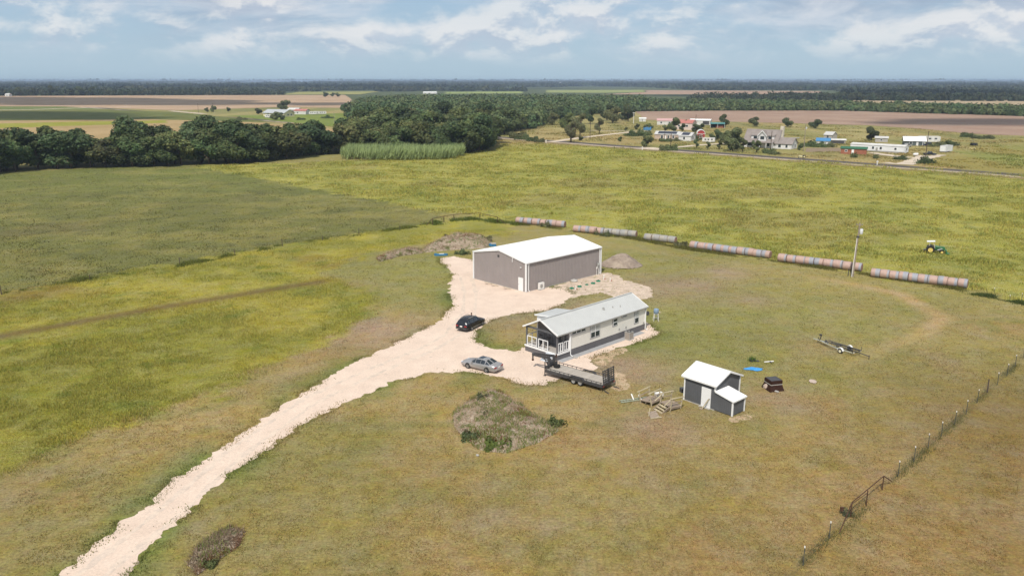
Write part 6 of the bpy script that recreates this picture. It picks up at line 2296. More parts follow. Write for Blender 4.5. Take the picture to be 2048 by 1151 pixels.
end_mesh = MB().lathe([(BALE_R * .905, 0), (BALE_R * .7, .03), (BALE_R * .3, .012), (0, .02)], 28, Matrix.Rotation(math.pi / 2, 3, 'Y'))
end_mesh.f = end_mesh.f[:-1]
end_mesh = end_mesh.mesh('end', M_HAYEND, True)
ROWS = (((1031, 447), (1128, 456), 6, 0, 'first', 'row nearest the pipe fence corner'), ((1145, 464), (1271, 476), 8, 1, 'second', 'second row, behind the workshop roof'), ((1287, 481), (1349, 488), 4, 2, 'third', 'short grey row'),
        ((1379, 497), (1538, 518), 10, 0, 'fourth', 'row left of the long gap before the pole row'), ((1554, 523), (1722, 544), 9, 0, 'fifth', 'row that ends behind the utility pole'), ((1740, 554), (1934, 578), 10, 0, 'sixth', 'last row towards the fence, past the pole'))
NUM = ('first', 'second', 'third', 'fourth', 'fifth', 'sixth', 'seventh', 'eighth', 'ninth', 'tenth', 'eleventh', 'twelfth')
SHORT = ('bale row at the pipe corner', 'bale row behind the workshop', 'short grey bale row', 'bale row after the short grey one', 'bale row ending at the utility pole', 'bale row beyond the utility pole')
for ri, (p0, p1, n, kind, _, _) in enumerate(ROWS):
    A, B = G(*p0), G(*p1)
    d_ = (B - A) / np.linalg.norm(B - A)
    nn = np.array((-d_[1], d_[0]))
    L = np.linalg.norm(B - A)
    ln = L / n
    pm, gm = bale_mesh(M_BALEP, ln * .985), bale_mesh(M_BALEG, ln * .985)
    for i in range(n):
        c = A + d_ * (ln * (i + .5)) + nn * (BALE_R * .75 + random.uniform(-.12, .12))
        grey = kind == 2 or (kind == 1 and i > 3)
        t = thing('hay_bale', '%s round bale, %s from left in %s' % ('grey' if grey else 'pink banded', NUM[i], SHORT[ri]), 'hay bale',
                  (float(c[0]), float(c[1]), BALE_R * random.uniform(.95, .99)), math.atan2(d_[1], d_[0]) + random.uniform(-.06, .06) + (math.pi if random.random() < .4 else 0), 'round bales in a row')
        s = random.uniform(.93, 1.0)
        t.scale = (random.uniform(.95, 1.0), s * 1.03, s * .97)
        t.location.z = BALE_R * s * .94
        share('wrap', gm if grey else pm, t)
        share('end', end_mesh, t, (ln * .4925, 0, 0))
        share('end', end_mesh, t, (-ln * .4925, 0, 0), (0, 0, math.pi))


# ================================================================== POLES AND FENCES
M_POLE = mat('pole_wood', (.30, .25, .20), .9, 0, .25, 3.0, .1, .4, 12)
M_DPOLE = mat('dark_pole_wood', (.11, .085, .065), .9, 0, .25, 3.0, .1)


def utility_pole(px, py, h, label, m, arm=True, box=None, lean=0.0, r=.14):
    g = G(px, py)
    t = thing('utility_pole', label, 'utility pole', tuple(g), 0)
    t.rotation_euler = (0, lean, 0)
    MB().path([(0, 0, -.2), (0, 0, h)], [r * 1.15, r * .75], 10).build('pole', m, t)
    if arm:
        a = MB().beam((-.55, 0, h - .35), (.55, 0, h - .35), .09, .11).build('crossarm', m, t)
        for x in (-.45, .45):
            MB().lathe([(.04, 0), (.07, .05), (.05, .12), (0, .14)], 8, None, (x, 0, h - .29)).build('insulator', M_GREY, a)
    if box:
        b = MB().lathe([(.22, 0), (.26, .05), (.26, .80), (.22, .88), (0, .90)], 14, None, (.42, -.02, h * box)).build('transformer', mat('transformer_grey', (.66, .68, .70), .45), t, True)
        MB().tube((.42, -.02, h * box + .88), (.42, -.02, h * box + 1.1), .05, 8).build('bushing', M_GREY, b)
        bx(b, 'bracket', (.18, 0, h * box + .45), (.3, .1, .3), M_GREY)
    return t


t = utility_pole(1705, 553, 9.2, 'weathered utility pole with white transformer at the end of a bale row', M_POLE, True, .79, rad(1.6), .15)
MB().path([(-.20, -.12, 0), (-.19, -.12, 6.6), (-.12, -.1, 6.9)], .055, 6).build('conduit', M_PVC, t)
bx(t, 'clamp', (-.05, -.1, 6.85), (.4, .3, .25), M_DARK)
MB().path([(-.7, .1, .1), (-.75, .1, 1.3), (-.55, .1, 1.8), (-.3, .1, 1.7), (-.25, .1, .2)], .06, 7).build('cable_loop', M_DARK, t)
for (px, py, h, m, arm, bxx, lab) in ((1607, 303, 12.5, M_POLE, False, .82, 'tall pale utility pole beside the grey gabled house'), (1850, 321, 12.0, M_DPOLE, True, None, 'dark utility pole at the trailer lot drive'), (1180, 279, 9.5, M_DPOLE, True, None, 'dark utility pole by the pale pasture trees'),
                                     (1143, 284, 5.5, M_DPOLE, False, None, 'short dark pole on the gravel lane'), (1329, 282, 8, M_DPOLE, False, None, 'thin pole before the solar roofed house'), (1341, 300, 8, M_DPOLE, False, None, 'thin pole by the gravel turn-in'),
                                     (1391, 253, 8.5, M_DPOLE, False, None, 'thin pole before the long white metal shed'), (1541, 300, 9, M_DPOLE, False, None, 'thin pole before the low wing of the gabled house'), (669, 247, 8.5, M_POLE, False, None, 'tall pole on the meadow of the far left farm'),
                                     (397, 226, 9.5, M_DPOLE, True, None, 'dark pole beside the far left road'), (427, 224.5, 9.5, M_DPOLE, True, None, 'second dark pole along the far left road')):
    utility_pole(px, py, h, lab, m, arm, bxx, 0, .16)
t = thing('light_pole', 'white area light pole on the pasture', 'light pole', tuple(G(1267, 247)))
MB().path([(0, 0, 0), (0, 0, 7.8)], [.22, .16], 8).build('pole', M_PVC, t)
bx(t, 'lamp_head', (0, -.3, 7.9), (1.8, .7, .35), M_PVC)


def tpost(g, label, group, h=1.45, cap=True, m=None):
    t = thing('fence_post', label, 'fence post', (float(g[0]), float(g[1]), 0), random.uniform(-.3, .3), group)
    t.rotation_euler = (random.uniform(-.03, .03), random.uniform(-.04, .04), 0)
    if m is None:
        MB().prism([(-.03, -.02), (.03, -.02), (.03, 0), (.008, 0), (.008, .04), (-.008, .04), (-.008, 0), (-.03, 0)], -.1, h - .1, 'z').build('shaft', mat('tpost_green', (.075, .08, .065), .7), t)
        if cap:
            MB().prism([(-.035, -.025), (.035, -.025), (.035, .045), (-.035, .045)], h - .1, h + .03, 'z').build('white_tip', M_PVC, t)
    else:
        MB().path([(0, 0, -.1), (0, 0, h)], [.075, .065], 8).build('shaft', m, t)
        MB().lathe([(.068, h), (.05, h + .03), (0, h + .04)], 8).build('weathered_top', M_DPOLE, t)
    return t


def z5(x, y):
    return (1580 + x / 2.551, 700 + y / 2.551)


posts = [z5(66, 1098), z5(198, 965), z5(550, 645), z5(631, 570), z5(704, 502), z5(771, 440), z5(838, 382), z5(898, 325), z5(953, 268), z5(1006, 215), z5(1057, 178), z5(1105, 132), z5(1148, 85), z5(1188, 45)]
PN = ['first steel fence post with white tip before the pipe brace', 'second steel fence post with white tip, next to the pipe brace'] + ['steel fence post with white tip, %s past the pipe brace' % NUM[i] for i in range(12)]
PG = []
for i, p in enumerate(posts):
    g = G(*p)
    PG.append(g)
    if i == 9:
        tpost(g, 'dark wooden fence post among the steel ones past the brace', 'posts of the yard fence', 1.5, False, M_DPOLE)
    else:
        tpost(g, PN[i], 'posts of the yard fence')
# pipe brace: corner posts, top rail, slanting ends
b0, b1, b2, b3 = G(*z5(250, 935)), G(*z5(308, 850)), G(*z5(388, 790)), G(*z5(470, 712))
t = thing('pipe_brace', 'rusty pipe brace set into the wire fence', 'fence brace', (float(b1[0]), float(b1[1]), 0))
rel = lambda g, z: (float(g[0] - b1[0]), float(g[1] - b1[1]), z)
for g in (b1, b2, b3):
    MB().tube(rel(g, -.1), rel(g, 1.28), .045, 8).build('post', M_RUST, t)
MB().tube(rel(b1, 1.25), rel(b3, 1.25), .04, 8).build('top_rail', M_RUST, t)
MB().tube(rel(b1, 1.12), rel(b2, 1.08), .025, 8).build('lower_rail', M_RUST, t)
MB().tube(rel(b1, 1.25), rel(b0, .02), .04, 8).build('slanting_brace', M_RUST, t)
e = G(*z5(515, 683))
MB().tube(rel(b3, 1.25), rel(e, .3), .04, 8).build('slanting_brace', M_RUST, t)
bx(t, 'latch_plate', rel(G(*z5(262, 838)), .5), (.25, .2, .3), M_RUST)
M_WIRE = mat('fence_wire', (.16, .155, .14), .6, .4, .1, 3, .3)
line = [G(1560, 1190)] + [PG[0], PG[1], b1, b3] + PG[2:] + [G(2110, 668)]
t = thing('wire_fence', 'thin strands of the wire fence along the yard', 'fence wire', (float(line[0][0]), float(line[0][1]), 0))
for z in (.25, .5, .75, 1.0, 1.25):
    MB().path([(float(g[0] - line[0][0]), float(g[1] - line[0][1]), z) for g in line], .006, 4).build('wire', M_WIRE, t)
# meadow fence at the left
MF = (((3, 589), 'wooden fence post at the near end of the meadow fence'), ((360, 531), 'second wooden post of the meadow fence'), ((565, 492), 'third wooden post of the meadow fence'), ((718, 470), 'fourth wooden post of the meadow fence near the brush'),
      ((180, 560), 'low wooden post between the first and second of the meadow fence'), ((470, 510), 'low wooden post between second and third of the meadow fence'), ((645, 480), 'low wooden post between third and fourth of the meadow fence'), ((800, 459), 'wooden post nearest the pipe corner'))
for i, (p, lab) in enumerate(MF):
    tpost(G(*p), lab, 'posts of the meadow fence', 1.5 if i < 4 else .95, False, M_DPOLE)
line = [G(p[0], p[1]) for p in ((-300, 645), (3, 589), (180, 560), (360, 531), (565, 492), (718, 470), (865, 448))]
t = thing('wire_fence', 'thin strands of the meadow fence', 'fence wire', (float(line[0][0]), float(line[0][1]), 0))
for z in (.45, .85, 1.2):
    MB().path([(float(g[0] - line[0][0]), float(g[1] - line[0][1]), z) for g in line], .008, 4).build('wire', M_WIRE, t)
cp = [G(865, 449), G(888, 444), G(908, 440.5), G(960, 437.5), G(995, 446)]
t = thing('pipe_fence', 'dark pipe rail corner of the meadow fence', 'fence', (float(cp[0][0]), float(cp[0][1]), 0))
rel = lambda g, z: (float(g[0] - cp[0][0]), float(g[1] - cp[0][1]), z)
for i, g in enumerate(cp):
    MB().tube(rel(g, -.1), rel(g, 1.45), .075, 8).build('post', M_RUST, t)
for a, b in zip(cp[:-1], cp[1:]):
    MB().tube(rel(a, 1.4), rel(b, 1.4), .06, 8).build('rail', M_RUST, t)
MB().tube(rel(cp[0], 1.4), rel(G(853, 451), .1), .06, 8).build('slanting_brace', M_RUST, t)
MB().tube(rel(cp[4], 1.4), rel(G(1012, 449), .1), .06, 8).build('slanting_brace', M_RUST, t)
for (p, lab) in (((1987, 595), 'white tipped steel post past the last bale'), ((2019, 600), 'short white tipped steel post in the dark weeds'), ((2042, 606), 'white tipped steel post at the frame edge past the bales')):
    tpost(G(*p), lab, 'posts past the bales', 1.5 if 'short' not in lab else .8)


# ================================================================== FARMSTEADS
def farmhouse(name, label, cat, px, py, rz, L, W, h, rh, wm, rm, wins=(), doors=(), ov=.35, gable_x=None, chim=None):
    """gabled building whose front left foot stands at a spot of the photograph; ridge along local x"""
    t = thing(name, label, cat, tuple(G(px, py)), rad(rz))
    MB().prism([(0, 0), (W, 0), (W, h), (W / 2, h + rh), (0, h)], 0, L, 'x').build('wall', wm, t)
    k = rh / (W / 2)
    for sg in (0, 1):
        e = -ov if sg == 0 else W + ov
        q = [(-ov, e, h - k * ov + .06), (L + ov, e, h - k * ov + .06), (L + ov, W / 2, h + rh + .06), (-ov, W / 2, h + rh + .06)]
        if sg:
            q = q[::-1]
        s_ = MB().slab(q, .14).build('roof_slope', rm, t)
        if chim and sg == 0:
            bx(s_, 'chimney', (chim[0], chim[1], h + rh * .7 + chim[2] / 2), (1.3, 1.0, rh * .6 + chim[2]), mat('pale_stone_chimney', (.62, .56, .46), .9))
    for (side, s0, z0, w, hh) in wins:
        if side == 'f':
            o = bx(t, 'window', (s0, -.03, z0), (w + .3, .08, hh + .3), M_WHITE)
            bx(o, 'pane', (s0, -.08, z0), (w, .06, hh), M_GLASS)
        else:
            x = L + .03 if side == 'r' else -.03
            dx = .05 if side == 'r' else -.05
            o = bx(t, 'window', (x, s0, z0), (.08, w + .3, hh + .3), M_WHITE)
            bx(o, 'pane', (x + dx, s0, z0), (.06, w, hh), M_GLASS)
    for (side, s0, w, hh, m) in doors:
        if side == 'f':
            bx(t, 'door', (s0, -.05, hh / 2), (w, .1, hh), m)
        else:
            bx(t, 'door', (L + .05, s0, hh / 2), (.1, w, hh), m)
    return t


M_SHING = mat('grey_shingles', (.27, .235, .215), .9, 0, .12, .6, .1, .3, 3)
M_PALEW = mat('pale_siding', (.66, .65, .64), .7, 0, .06, .5, .2)
M_TANBR = mat('tan_brick', (.48, .38, .31), .85, 0, .14, .8, .1, .3, 4)
M_LROOF = mat('light_shingles', (.52, .51, .49), .85, 0, .08, .6, .1)
M_SOLAR = mat('solar_panel', (.03, .035, .055), .25, 0, .1, 1.0, .5)
M_REDP = mat('barn_red', (.36, .05, .05), .7, 0, .12, .8, .2)
M_REDR = mat('red_metal_roof', (.45, .17, .14), .5, 0, .1, .5, .3)
M_BRNR = mat('rust_red_siding', (.32, .125, .075), .75, 0, .12, .8, .2)
M_GRNR = mat('green_roof', (.04, .13, .07), .6, 0, .1, .8, .3)
M_TEALR = mat('teal_roof', (.08, .24, .23), .5, 0, .1, .8, .3)
M_BLUER = mat('blue_roof', (.07, .22, .42), .5, 0, .1, .8, .4)
M_WHOLD = mat('weathered_white', (.60, .59, .56), .7, 0, .15, .5, .2)
M_CREAMY = mat('cream_farm', (.70, .62, .42), .8, 0, .06, .8, .2)

# grey gabled house with porch and dormers
t = farmhouse('gabled_house', 'large grey roofed house with porch, dormers and stone chimney', 'house', 1487, 294, -36, 16.5, 9.5, 3.1, 5.6, M_PALEW, M_SHING,
              (('f', 3.5, 1.6, 3.2, 1.5), ('f', 12.2, 1.6, 1.4, 1.5), ('r', 3.6, 4.2, 1.2, 1.6), ('l', 4.7, 5.0, 1.4, 1.5)), (('f', 8.0, 1.1, 2.1, M_DARK),), .5, None, None)
bx(t, 'chimney', (16.6, 6.2, 5.2), (1.5, 1.7, 10.4), mat('pale_stone_chimney', (.62, .56, .46), .9))
p = MB().slab([(2.2, -2.6, 2.75), (15.2, -2.6, 2.75), (15.2, .2, 3.5), (2.2, .2, 3.5)], .14).build('porch_roof', M_SHING, t)
for x in (2.4, 5.6, 8.8, 12.0, 15.0):
    bx(p, 'post', (x, -2.4, 1.35), (.28, .28, 2.7), M_PALEW)
for (x0, x1, z1) in ((3.2, 7.4, 5.9), (10.6, 14.6, 5.9)):
    d = MB().prism([(1.0, 3.6), (5.0, 3.6), (5.0, z1 + .2), (1.0, z1)], x0, x1, 'x').build('shed_dormer', M_PALEW, t)
    MB().slab([(x0 - .3, .6, z1 + .05), (x1 + .3, .6, z1 + .05), (x1 + .3, 4.6, z1 + 1.5), (x0 - .3, 4.6, z1 + 1.5)], .14).build('dormer_roof', M_SHING, d)
    bx(d, 'pane', ((x0 + x1) / 2, .96, 4.9), (1.7, .1, 1.2), M_GLASS)
d = MB().prism([(7.3, 3.2), (11.0, 3.2), (11.0, 6.2), (9.15, 8.2), (7.3, 6.2)], -.2, 4.6, 'y').build('gable_dormer', M_PALEW, t)
for sg in (-1, 1):
    q = [(9.15, -.7, 8.35), (9.15, 4.6, 8.35), (9.15 + sg * 2.4, 4.6, 5.75), (9.15 + sg * 2.4, -.7, 5.75)]
    if sg < 0:
        q = q[::-1]
    MB().slab(q[::-1], .16).build('dormer_roof', M_SHING, d)
    MB().beam((9.15, -.75, 8.25), (9.15 + sg * 2.4, -.75, 5.65), .12, .34).build('rake_trim', M_WHITE, d)
bx(d, 'pane', (9.15, -.25, 4.9), (1.9, .1, 1.5), M_GLASS)
wg = np.array(G(1552, 296))
t2 = farmhouse('house_wing', 'low pale wing of the grey gabled house with its own front gable', 'house', 1549.5, 297.2, -36, 8.0, 8.5, 2.6, 2.6, M_PALEW, M_SHING, (('f', 2.2, 1.4, 1.3, 1.4), ('f', 5.6, 1.4, 1.0, 1.4), ('r', 3.5, 1.4, .9, 1.6), ('r', 5.6, 1.4, .9, 1.6)), (), .45)
# house with solar panels
t = farmhouse('solar_house', 'tan brick ranch house with dark solar panels on its pale roof', 'house', 1309, 278, -24, 13.5, 8, 2.8, 1.5, M_TANBR, M_LROOF, (('f', 4.2, 1.4, 1.2, 1.6), ('f', 7.8, 1.4, .9, 1.6), ('f', 10.6, 1.4, .9, 1.6)), (('f', 6.0, 1.0, 2.1, M_WHITE),))
MB().slab([(1.6, .5, 3.15), (12.2, .5, 3.15), (12.2, 3.4, 4.24), (1.6, 3.4, 4.24)], .06).build('solar_panel', M_SOLAR, t)
t = farmhouse('solar_wing', 'pale annex with small solar panel right of the brick ranch house', 'house', 1357, 281, -34, 7.0, 8, 2.7, 1.7, M_PALEW, M_LROOF, (('f', 3.2, 1.4, 1.0, 1.4), ('r', 3.0, 1.6, 1.2, 1.5)), ())
MB().slab([(1.2, .6, 3.16), (5.6, .6, 3.16), (5.6, 3.4, 4.34), (1.2, 3.4, 4.34)], .06).build('solar_panel', M_SOLAR, t)
# barn-shaped shed
t = thing('barn_shed', 'small red barn shaped shed with rounded white trimmed gable', 'shed', tuple(G(1394, 277)), rad(-10))
arc = [(0, 0), (4.2, 0), (4.2, 2.6)] + [(2.1 + 2.1 * math.cos(a), 2.6 + 2.1 * math.sin(a)) for a in np.linspace(.2, math.pi - .2, 9)] + [(0, 2.6)]
MB().prism(arc, 0, 5.5, 'y').build('wall', M_REDP, t)
ro = [(2.1 + 2.35 * math.cos(a), 2.6 + 2.35 * math.sin(a)) for a in np.linspace(-.1, math.pi + .1, 12)]
ri_ = [(2.1 + 2.12 * math.cos(a), 2.6 + 2.12 * math.sin(a)) for a in np.linspace(math.pi + .1, -.1, 12)]
MB().prism(ro + ri_, -.25, 5.7, 'y').build('roof', mat('white_trim_far', (.75, .73, .7), .6), t)
d = bx(t, 'door', (2.1, -.05, 1.1), (1.7, .08, 2.2), MATS['white_trim_far'])
for x in (1.7, 2.5):
    bx(d, 'pane', (x, -.1, 1.3), (.55, .04, .9), M_REDP)
bx(t, 'band', (2.1, -.06, 2.7), (4.2, .06, .2), MATS['white_trim_far'])
bx(t, 'ramp', (2.1, -1.2, .15), (2.2, 2.0, .3), M_GREY)


def camper(label, px, py, rz, L, W, h, m, roofm=None, name='camper_trailer', wheels=True):
    t = thing(name, label, 'trailer', tuple(G(px, py)), rad(rz))
    MB().prism([(0, .55), (L, .55), (L, h - .25), (L - .3, h), (.4, h), (0, h - .5)], 0, W, 'y').build('body', m, t)
    for x in (L * .25, L * .5, L * .78):
        bx(t, 'window', (x, -.03, h * .65), (L * .11, .06, .7), M_GLASS)
    bx(t, 'door', (L * .64, -.04, h * .5), (.7, .06, 1.9), M_PALEW)
    for x in (L * .42, L * .54):
        wheel(t, x, .12, .36, .22, -1, M_GREY)
        wheel(t, x, W - .12, .36, .22, 1, M_GREY)
    MB().beam((0, W / 2, .5), (-1.2, W / 2, .45), .12, .12).build('hitch', M_DARK, t)
    return t


camper('low grey camper trailer before the red barn shed', 1404, 285, -22, 6.5, 2.4, 2.6, M_WHOLD)
farmhouse('white_building', 'white building with pink roof at the back of the farmstead', 'building', 1314, 249.5, -10, 13, 9, 3.0, 1.4, M_WHOLD, mat('faded_pink_roof', (.55, .34, .32), .6), (('f', 3, 1.6, 1.2, 1.2), ('f', 9, 1.6, 1.2, 1.2)), ())
farmhouse('red_roof_house', 'pale house with red metal roof behind dark trees', 'house', 1349, 259, -30, 12, 9, 4.5, 2.0, mat('pale_pink_wall', (.60, .50, .45), .8), M_REDR, (('f', 3, 2.6, 1.2, 1.2), ('f', 8.5, 2.6, 1.4, 1.3), ('r', 4, 2.8, 1.4, 1.3)), ())
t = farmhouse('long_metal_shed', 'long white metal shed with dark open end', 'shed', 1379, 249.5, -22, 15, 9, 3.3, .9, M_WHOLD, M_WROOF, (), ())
bx(t, 'shade_panel', (12.0, -.04, 1.6), (4.6, .1, 2.6), M_DARK)  # flat dark panel on the wall, standing in for the shade inside
t = thing('carport', 'open carport with teal roof and dark clutter below', 'carport', tuple(G(1420, 256)), rad(-14))
MB().slab([(0, 0, 2.9), (10, 0, 2.9), (10, 6, 3.6), (0, 6, 3.6)], .12).build('roof', M_TEALR, t)
for x in (.2, 5, 9.8):
    for y in (.2, 5.8):
        bx(t, 'post', (x, y, 1.4), (.2, .2, 2.9), M_PALEW)
bx(t, 'back_wall', (5, 5.9, 1.4), (9.8, .1, 2.8), M_DARK)
bx(t, 'stored_crates', (6.5, 3.0, .8), (5, 3, 1.6), M_BRNR)
farmhouse('pump_shed', 'tiny white shed at the left edge of the plowed field', 'shed', 1278.5, 243.2, -8, 5.2, 4, 2.4, .7, M_WHOLD, M_WROOF, (), (('f', 2.5, .9, 1.9, M_GREY),))
o = MB().prism([(0, 0), (4.8, 0), (4.8, 2.4), (4.4, 1.7), (2.4, 2.1), (.4, 1.6), (0, 2.0)], 0, 3.4, 'y').build('blue_tarp_heap', M_BLUER)
o.location = (*G(1288, 261), 0)
tag(o, 'blue tarp draped over a heap on the pasture', 'tarp')
farmhouse('blue_roof_shed', 'small pale shed with bright blue roof behind the wooden fence', 'shed', 1632, 289, -24, 6.5, 5, 2.0, 1.3, M_WHOLD, M_BLUER, (('f', 3.0, 1.2, 1.2, .9),), ())
farmhouse('grey_shed', 'small grey gabled shed behind the blue roofed one', 'shed', 1647, 277.5, -50, 5.0, 5.5, 2.4, 1.6, mat('weathered_grey', (.40, .38, .35), .8), M_LROOF, (), (('f', 2.4, 1.0, 1.9, M_DARK),))
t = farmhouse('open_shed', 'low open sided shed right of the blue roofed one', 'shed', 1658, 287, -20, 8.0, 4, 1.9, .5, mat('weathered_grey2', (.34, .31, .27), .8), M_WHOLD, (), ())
bx(t, 'shade_panel', (4.0, -.04, .9), (6.6, .1, 1.4), M_DARK)  # closed wall; the shade under the open side is a dark panel
farmhouse('pasture_shed', 'pale grey shed beside the broad round tree', 'shed', 1750, 284, -22, 6.2, 4.5, 2.2, .8, MATS['weathered_grey'], M_LROOF, (('f', 3, 1.2, 1.0, .8),), ())
o = thing('flat_trailer', 'long dark flat trailer on the pasture behind the gabled house', 'trailer', tuple(G(1580, 278.5)), rad(-12))
bx(o, 'deck', (2.4, 0, .8), (5.2, 2.2, .25), M_GREY)
for x in (1.8, 2.9):
    wheel(o, x, -1.0, .36, .22, -1, M_GREY)
    wheel(o, x, 1.0, .36, .22, 1, M_GREY)
# board fence
A, B = G(1611, 304), G(1684, 303.5)
d_ = (B - A) / np.linalg.norm(B - A)
Lf = float(np.linalg.norm(B - A))
t = thing('board_fence', 'grey weathered board fence left of the red shed', 'fence', (float(A[0]), float(A[1]), 0), math.atan2(d_[1], d_[0]))
nb = int(Lf / .62)
pk = MB().box((0, 0, .95), (.58, .04, 1.9)).mesh('board', M_WOODG)
for i in range(nb):
    share('board', pk, t, (.31 + i * .62, random.uniform(-.02, .02), random.uniform(-.06, .04)))
for z in (.4, 1.5):
    MB().beam((0, .05, z), (Lf, .05, z), .05, .12).build('rail', M_WOODG, t)
# red shed and the long white trailer home
farmhouse('red_shed', 'rust red shed with dark green roof and white door', 'shed', 1681, 307.5, -27, 10.6, 4.2, 2.5, .75, M_BRNR, M_GRNR, (('f', 2.2, 1.5, .8, .7),), (('f', 5.0, 1.0, 2.1, M_WHITE),))
t = farmhouse('trailer_home', 'long white trailer home behind the red shed', 'trailer home', 1700, 300.5, -44, 24.5, 5.0, 3.0, .6, mat('far_white', (.74, .75, .76), .6, 0, .06, .4, .2), M_WHOLD,
              (('f', 10.5, 1.8, .9, 1.1), ('f', 14.0, 1.8, .9, 1.1), ('r', 2.4, 1.9, 1.1, 1.2), ('f', 20.5, 1.8, .9, .9)), (('f', 12.2, .9, 2.0, M_GREY),), .2)
bx(t, 'skirting', (12.3, -.03, .3), (24.4, .05, .6), M_GREY)
# house with metal roof and old trailer behind
t = farmhouse('metal_roof_house', 'dark walled house with white metal roof at the trailer lot', 'house', 1808, 291, -18, 9.5, 7, 2.6, 1.8, mat('dark_teal_wall', (.10, .12, .12), .8), M_WROOF, (('f', 3, 1.3, 1.2, 1.1),), (('f', 6.0, 1.0, 2.0, M_PALEW),), .6)
MB().prism([(0, 2.4), (3.4, 2.4), (1.7, 4.6)], 7.0, 7.12, 'y').build('far_gable', M_DARK, t)
for x in (8.4, 9.2):
    bx(t, 'porch_post', (x, -1.0, 1.3), (.22, .22, 2.6), M_WHITE)
camper('stained white trailer home behind the metal roofed house', 1838, 285.5, -8, 10.5, 3.2, 3.4, M_WHOLD, None, 'old_trailer')
t = thing('propane_tank', 'white propane tank on legs by the gravel drive', 'propane tank', tuple(G(1831, 312.5)), rad(25))
MB().path([(-1.45, 0, .85), (-1.3, 0, .85), (-1.0, 0, .85), (1.0, 0, .85), (1.3, 0, .85), (1.45, 0, .85)], [.1, .42, .58, .58, .42, .1], 14).build('tank', M_PVC, t, True)
for x in (-.8, .8):
    bx(t, 'leg', (x, 0, .2), (.14, .7, .42), M_GREY)
MB().lathe([(.14, 1.4), (.14, 1.58), (0, 1.6)], 10).build('valve_dome', M_GREY, t)


def pickup(label, px, py, rz, paint, name='pickup_truck'):
    t = thing(name, label, 'pickup', tuple(G(px, py)), rad(rz))
    MB().prism([(-2.6, .45), (2.6, .45), (2.6, .95), (1.2, 1.08), (.75, 1.72), (-.75, 1.74), (-.95, 1.1), (-2.6, 1.1)], -.92, .92, 'y').build('body', paint, t)
    for s in (-1, 1):
        MB().prism([(.98, 1.12), (.68, 1.62), (-.68, 1.64), (-.82, 1.12)], s * .93 - .005, s * .93 + .005, 'y').build('side_window', M_GLASS, t)
        for x in (1.65, -1.6):
            wheel(t, x, s * .82, .38, .24, s, M_GREY)
    bx(t, 'bed', (-1.78, 0, 1.11), (1.5, 1.5, .03), M_DARK)
    MB().slab([(1.16, -.75, 1.14), (1.16, .75, 1.14), (.80, .72, 1.68), (.80, -.72, 1.68)], .02).build('windshield', M_GLASS, t)
    return t


M_NAVY = mat('navy_paint', (.02, .028, .06), .3, .2, .1, 2, .5)
pickup('dark blue pickup beside the stained white trailer home', 1857, 292, 8, M_NAVY)
pickup('black pickup by the dark pole of the trailer lot', 1859, 311, -18, M_BLKPT)
pickup('dark pickup parked under the metal roofed house eave', 1814, 294, 30, M_GREY)
t = thing('box_trailer', 'white box trailer standing in the scrub at the lot edge', 'trailer', tuple(G(1891, 305.5)), rad(39))
MB().box((3.6, 1.4, 1.75), (7.2, 2.6, 2.6)).build('box', mat('box_white', (.70, .70, .70), .6, 0, .1, .6), t)
bx(t, 'end_door', (-.03, 1.4, 1.7), (.05, 2.3, 2.3), M_WHITE)
bx(t, 'roof', (3.6, 1.4, 3.08), (7.3, 2.7, .08), M_WHOLD)
for y in (.2, 2.6):
    for x in (3.2, 4.2):
        wheel(t, x, y, .36, .22, -1 if y < 1 else 1, M_GREY)
t = thing('old_tractor', 'dark old tractor standing among junk past the box trailer', 'tractor', tuple(G(1947, 291.5)), rad(10))
for s in (-1, 1):
    wheel(t, -.6, s * .8, .75, .4, s, M_DARK)
    wheel(t, 1.5, s * .6, .4, .25, s, M_DARK)
MB().prism([(-1.0, .7), (1.9, .7), (1.9, 1.4), (.4, 1.5), (-1.0, 1.1)], -.35, .35, 'y').build('hood', M_BLACK, t)
bx(t, 'canopy', (-.6, 0, 2.4), (1.5, 1.4, .08), M_BLACK)
for s in (-1, 1):
    MB().tube((-.6, s * .5, 1.1), (-.6, s * .5, 2.4), .05, 6).build('canopy_post', M_BLACK, t)
t = thing('implement', 'yellow farm implement lying past the box trailer', 'implement', tuple(G(1945, 299)), rad(-5))
bx(t, 'deck', (0, 0, .5), (2.4, 1.4, .3), mat('faded_yellow', (.62, .50, .22), .6))
for s in (-1, 1):
    wheel(t, .4, s * .75, .32, .2, s, M_DARK)
t = thing('garden_tractor', 'small yellow tractor by the road before the board fence', 'tractor', tuple(G(1604, 316)), rad(172))
MB().prism([(-1.2, .5), (1.5, .5), (1.5, 1.05), (.3, 1.15), (-.2, .8), (-1.2, .9)], -.35, .35, 'y').build('body', mat('pale_yellow_paint', (.66, .60, .34), .5), t)
for s in (-1, 1):
    wheel(t, -.75, s * .55, .62, .32, s, mat('pale_yellow_rim', (.66, .60, .34), .5), 'rear_wheel')
    wheel(t, 1.15, s * .45, .34, .2, s, MATS['pale_yellow_rim'], 'front_wheel')
bx(t, 'seat', (-.7, 0, 1.15), (.45, .45, .4), M_DARK)
for (px, py, lab) in ((1284.5, 300.5, 'white marker post at the gravel turn-in'), (1754, 330, 'white marker post by the road before the trailer home'), (1092, 286.5, 'white marker post at the gravel lane mouth')):
    t = thing('marker_post', lab, 'marker post', tuple(G(px, py)))
    bx(t, 'post', (0, 0, .6), (.3, .3, 1.2), M_PVC)
    bx(t, 'head', (0, -.05, 1.4), (.6, .4, .5), M_PVC)
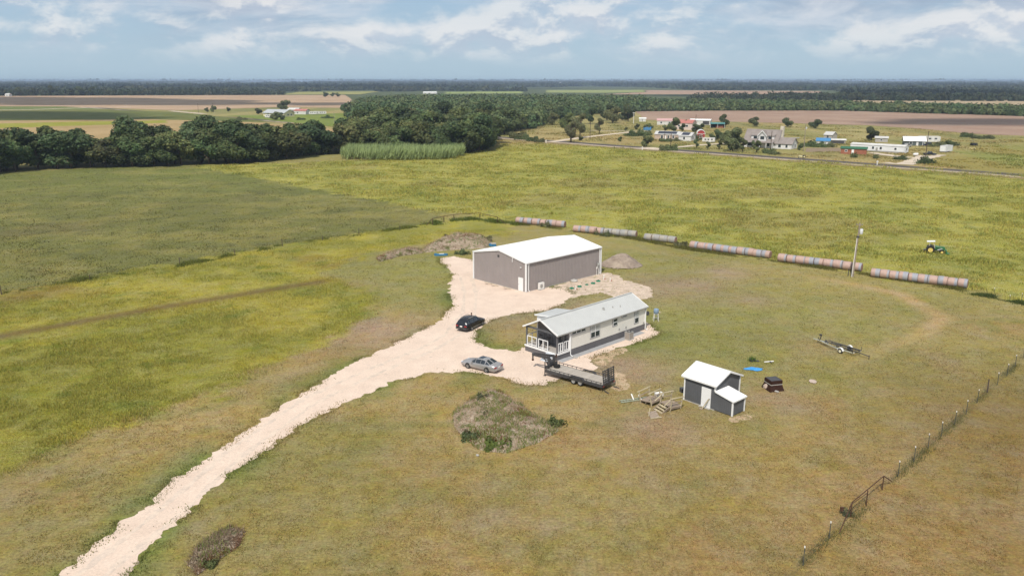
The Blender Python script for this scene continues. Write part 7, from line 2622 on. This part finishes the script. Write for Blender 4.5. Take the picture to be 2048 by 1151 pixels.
# farm at the far left
t = farmhouse('cream_farmhouse', 'cream farmhouse with grey roof beyond the left tree line', 'house', 527, 233, -30, 26, 13, 3.6, 2.8, M_CREAMY, mat('grey_metal_far', (.42, .44, .45), .5), (('f', 6, 1.8, 1.6, 1.4), ('f', 14, 1.8, 1.6, 1.4), ('r', 5, 1.9, 1.4, 1.4), ('r', 9, 1.9, 1.4, 1.4)), (('f', 10, 1.2, 2.2, M_DARK),), .8)
farmhouse('white_barn', 'white barn right of the cream farmhouse', 'barn', 575, 227, -20, 12, 8, 4.0, 1.5, M_WHOLD, M_WHOLD, (), (('f', 6, 3, 3, M_DARK),))
farmhouse('red_roof_barn', 'white shed with red roof right of the white barn', 'shed', 588, 229, -16, 13, 8, 3.6, 1.6, M_WHOLD, M_REDR, (('f', 4, 1.8, 1.2, 1.2),), ())
for i, (px, py, lab) in enumerate(((530, 236, 'white van before the cream farmhouse'), (618, 229.5, 'white camper first in the far left row'), (627, 229, 'white camper second in the far left row'), (637, 229, 'white camper at the end of the far left row'))):
    camper(lab, px, py, -10 + 8 * i, 7.5, 2.6, 3.0, M_WHOLD)
farmhouse('field_hut', 'tiny pale hut at the far edge of the shaded field', 'hut', 10, 193, -10, 10, 8, 4.0, 2.0, M_WHOLD, M_WHOLD, (('f', 5, 2, 2, 2),), ())
farmhouse('distant_barn', 'pale long barn roof at the end of the wood', 'barn', 846, 187.6, -5, 34, 12, 3.0, 2.0, M_WHOLD, M_WROOF, (), (('f', 16, 4, 2.6, M_GREY),))
# specks of houses on the horizon
wall_m = MB().prism([(0, 0), (14, 0), (14, 6), (7, 10), (0, 6)], 0, 30, 'x').mesh('wall', M_WHOLD)
roof_m = MB().slab([(-1, -1, 6), (31, -1, 6), (31, 7, 10.6), (-1, 7, 10.6)], .4).mesh('roof_slope', M_WROOF)
for i in range(34):
    px = random.choice((random.uniform(560, 1300), random.uniform(840, 1260), random.uniform(20, 2030)))
    py = random.uniform(166.5, 171.5)
    g = G(px, py)
    t = thing('distant_house', 'pale speck of a house near the horizon', 'house', tuple(g), random.uniform(-.6, .6), 'specks of houses near the horizon')
    s = random.uniform(.35, .7) * g[1] / 6500
    t.scale = (s, s, 1.5 * s)
    t.location.z = 5
    share('wall', wall_m, t)
    share('roof_slope', roof_m, t)
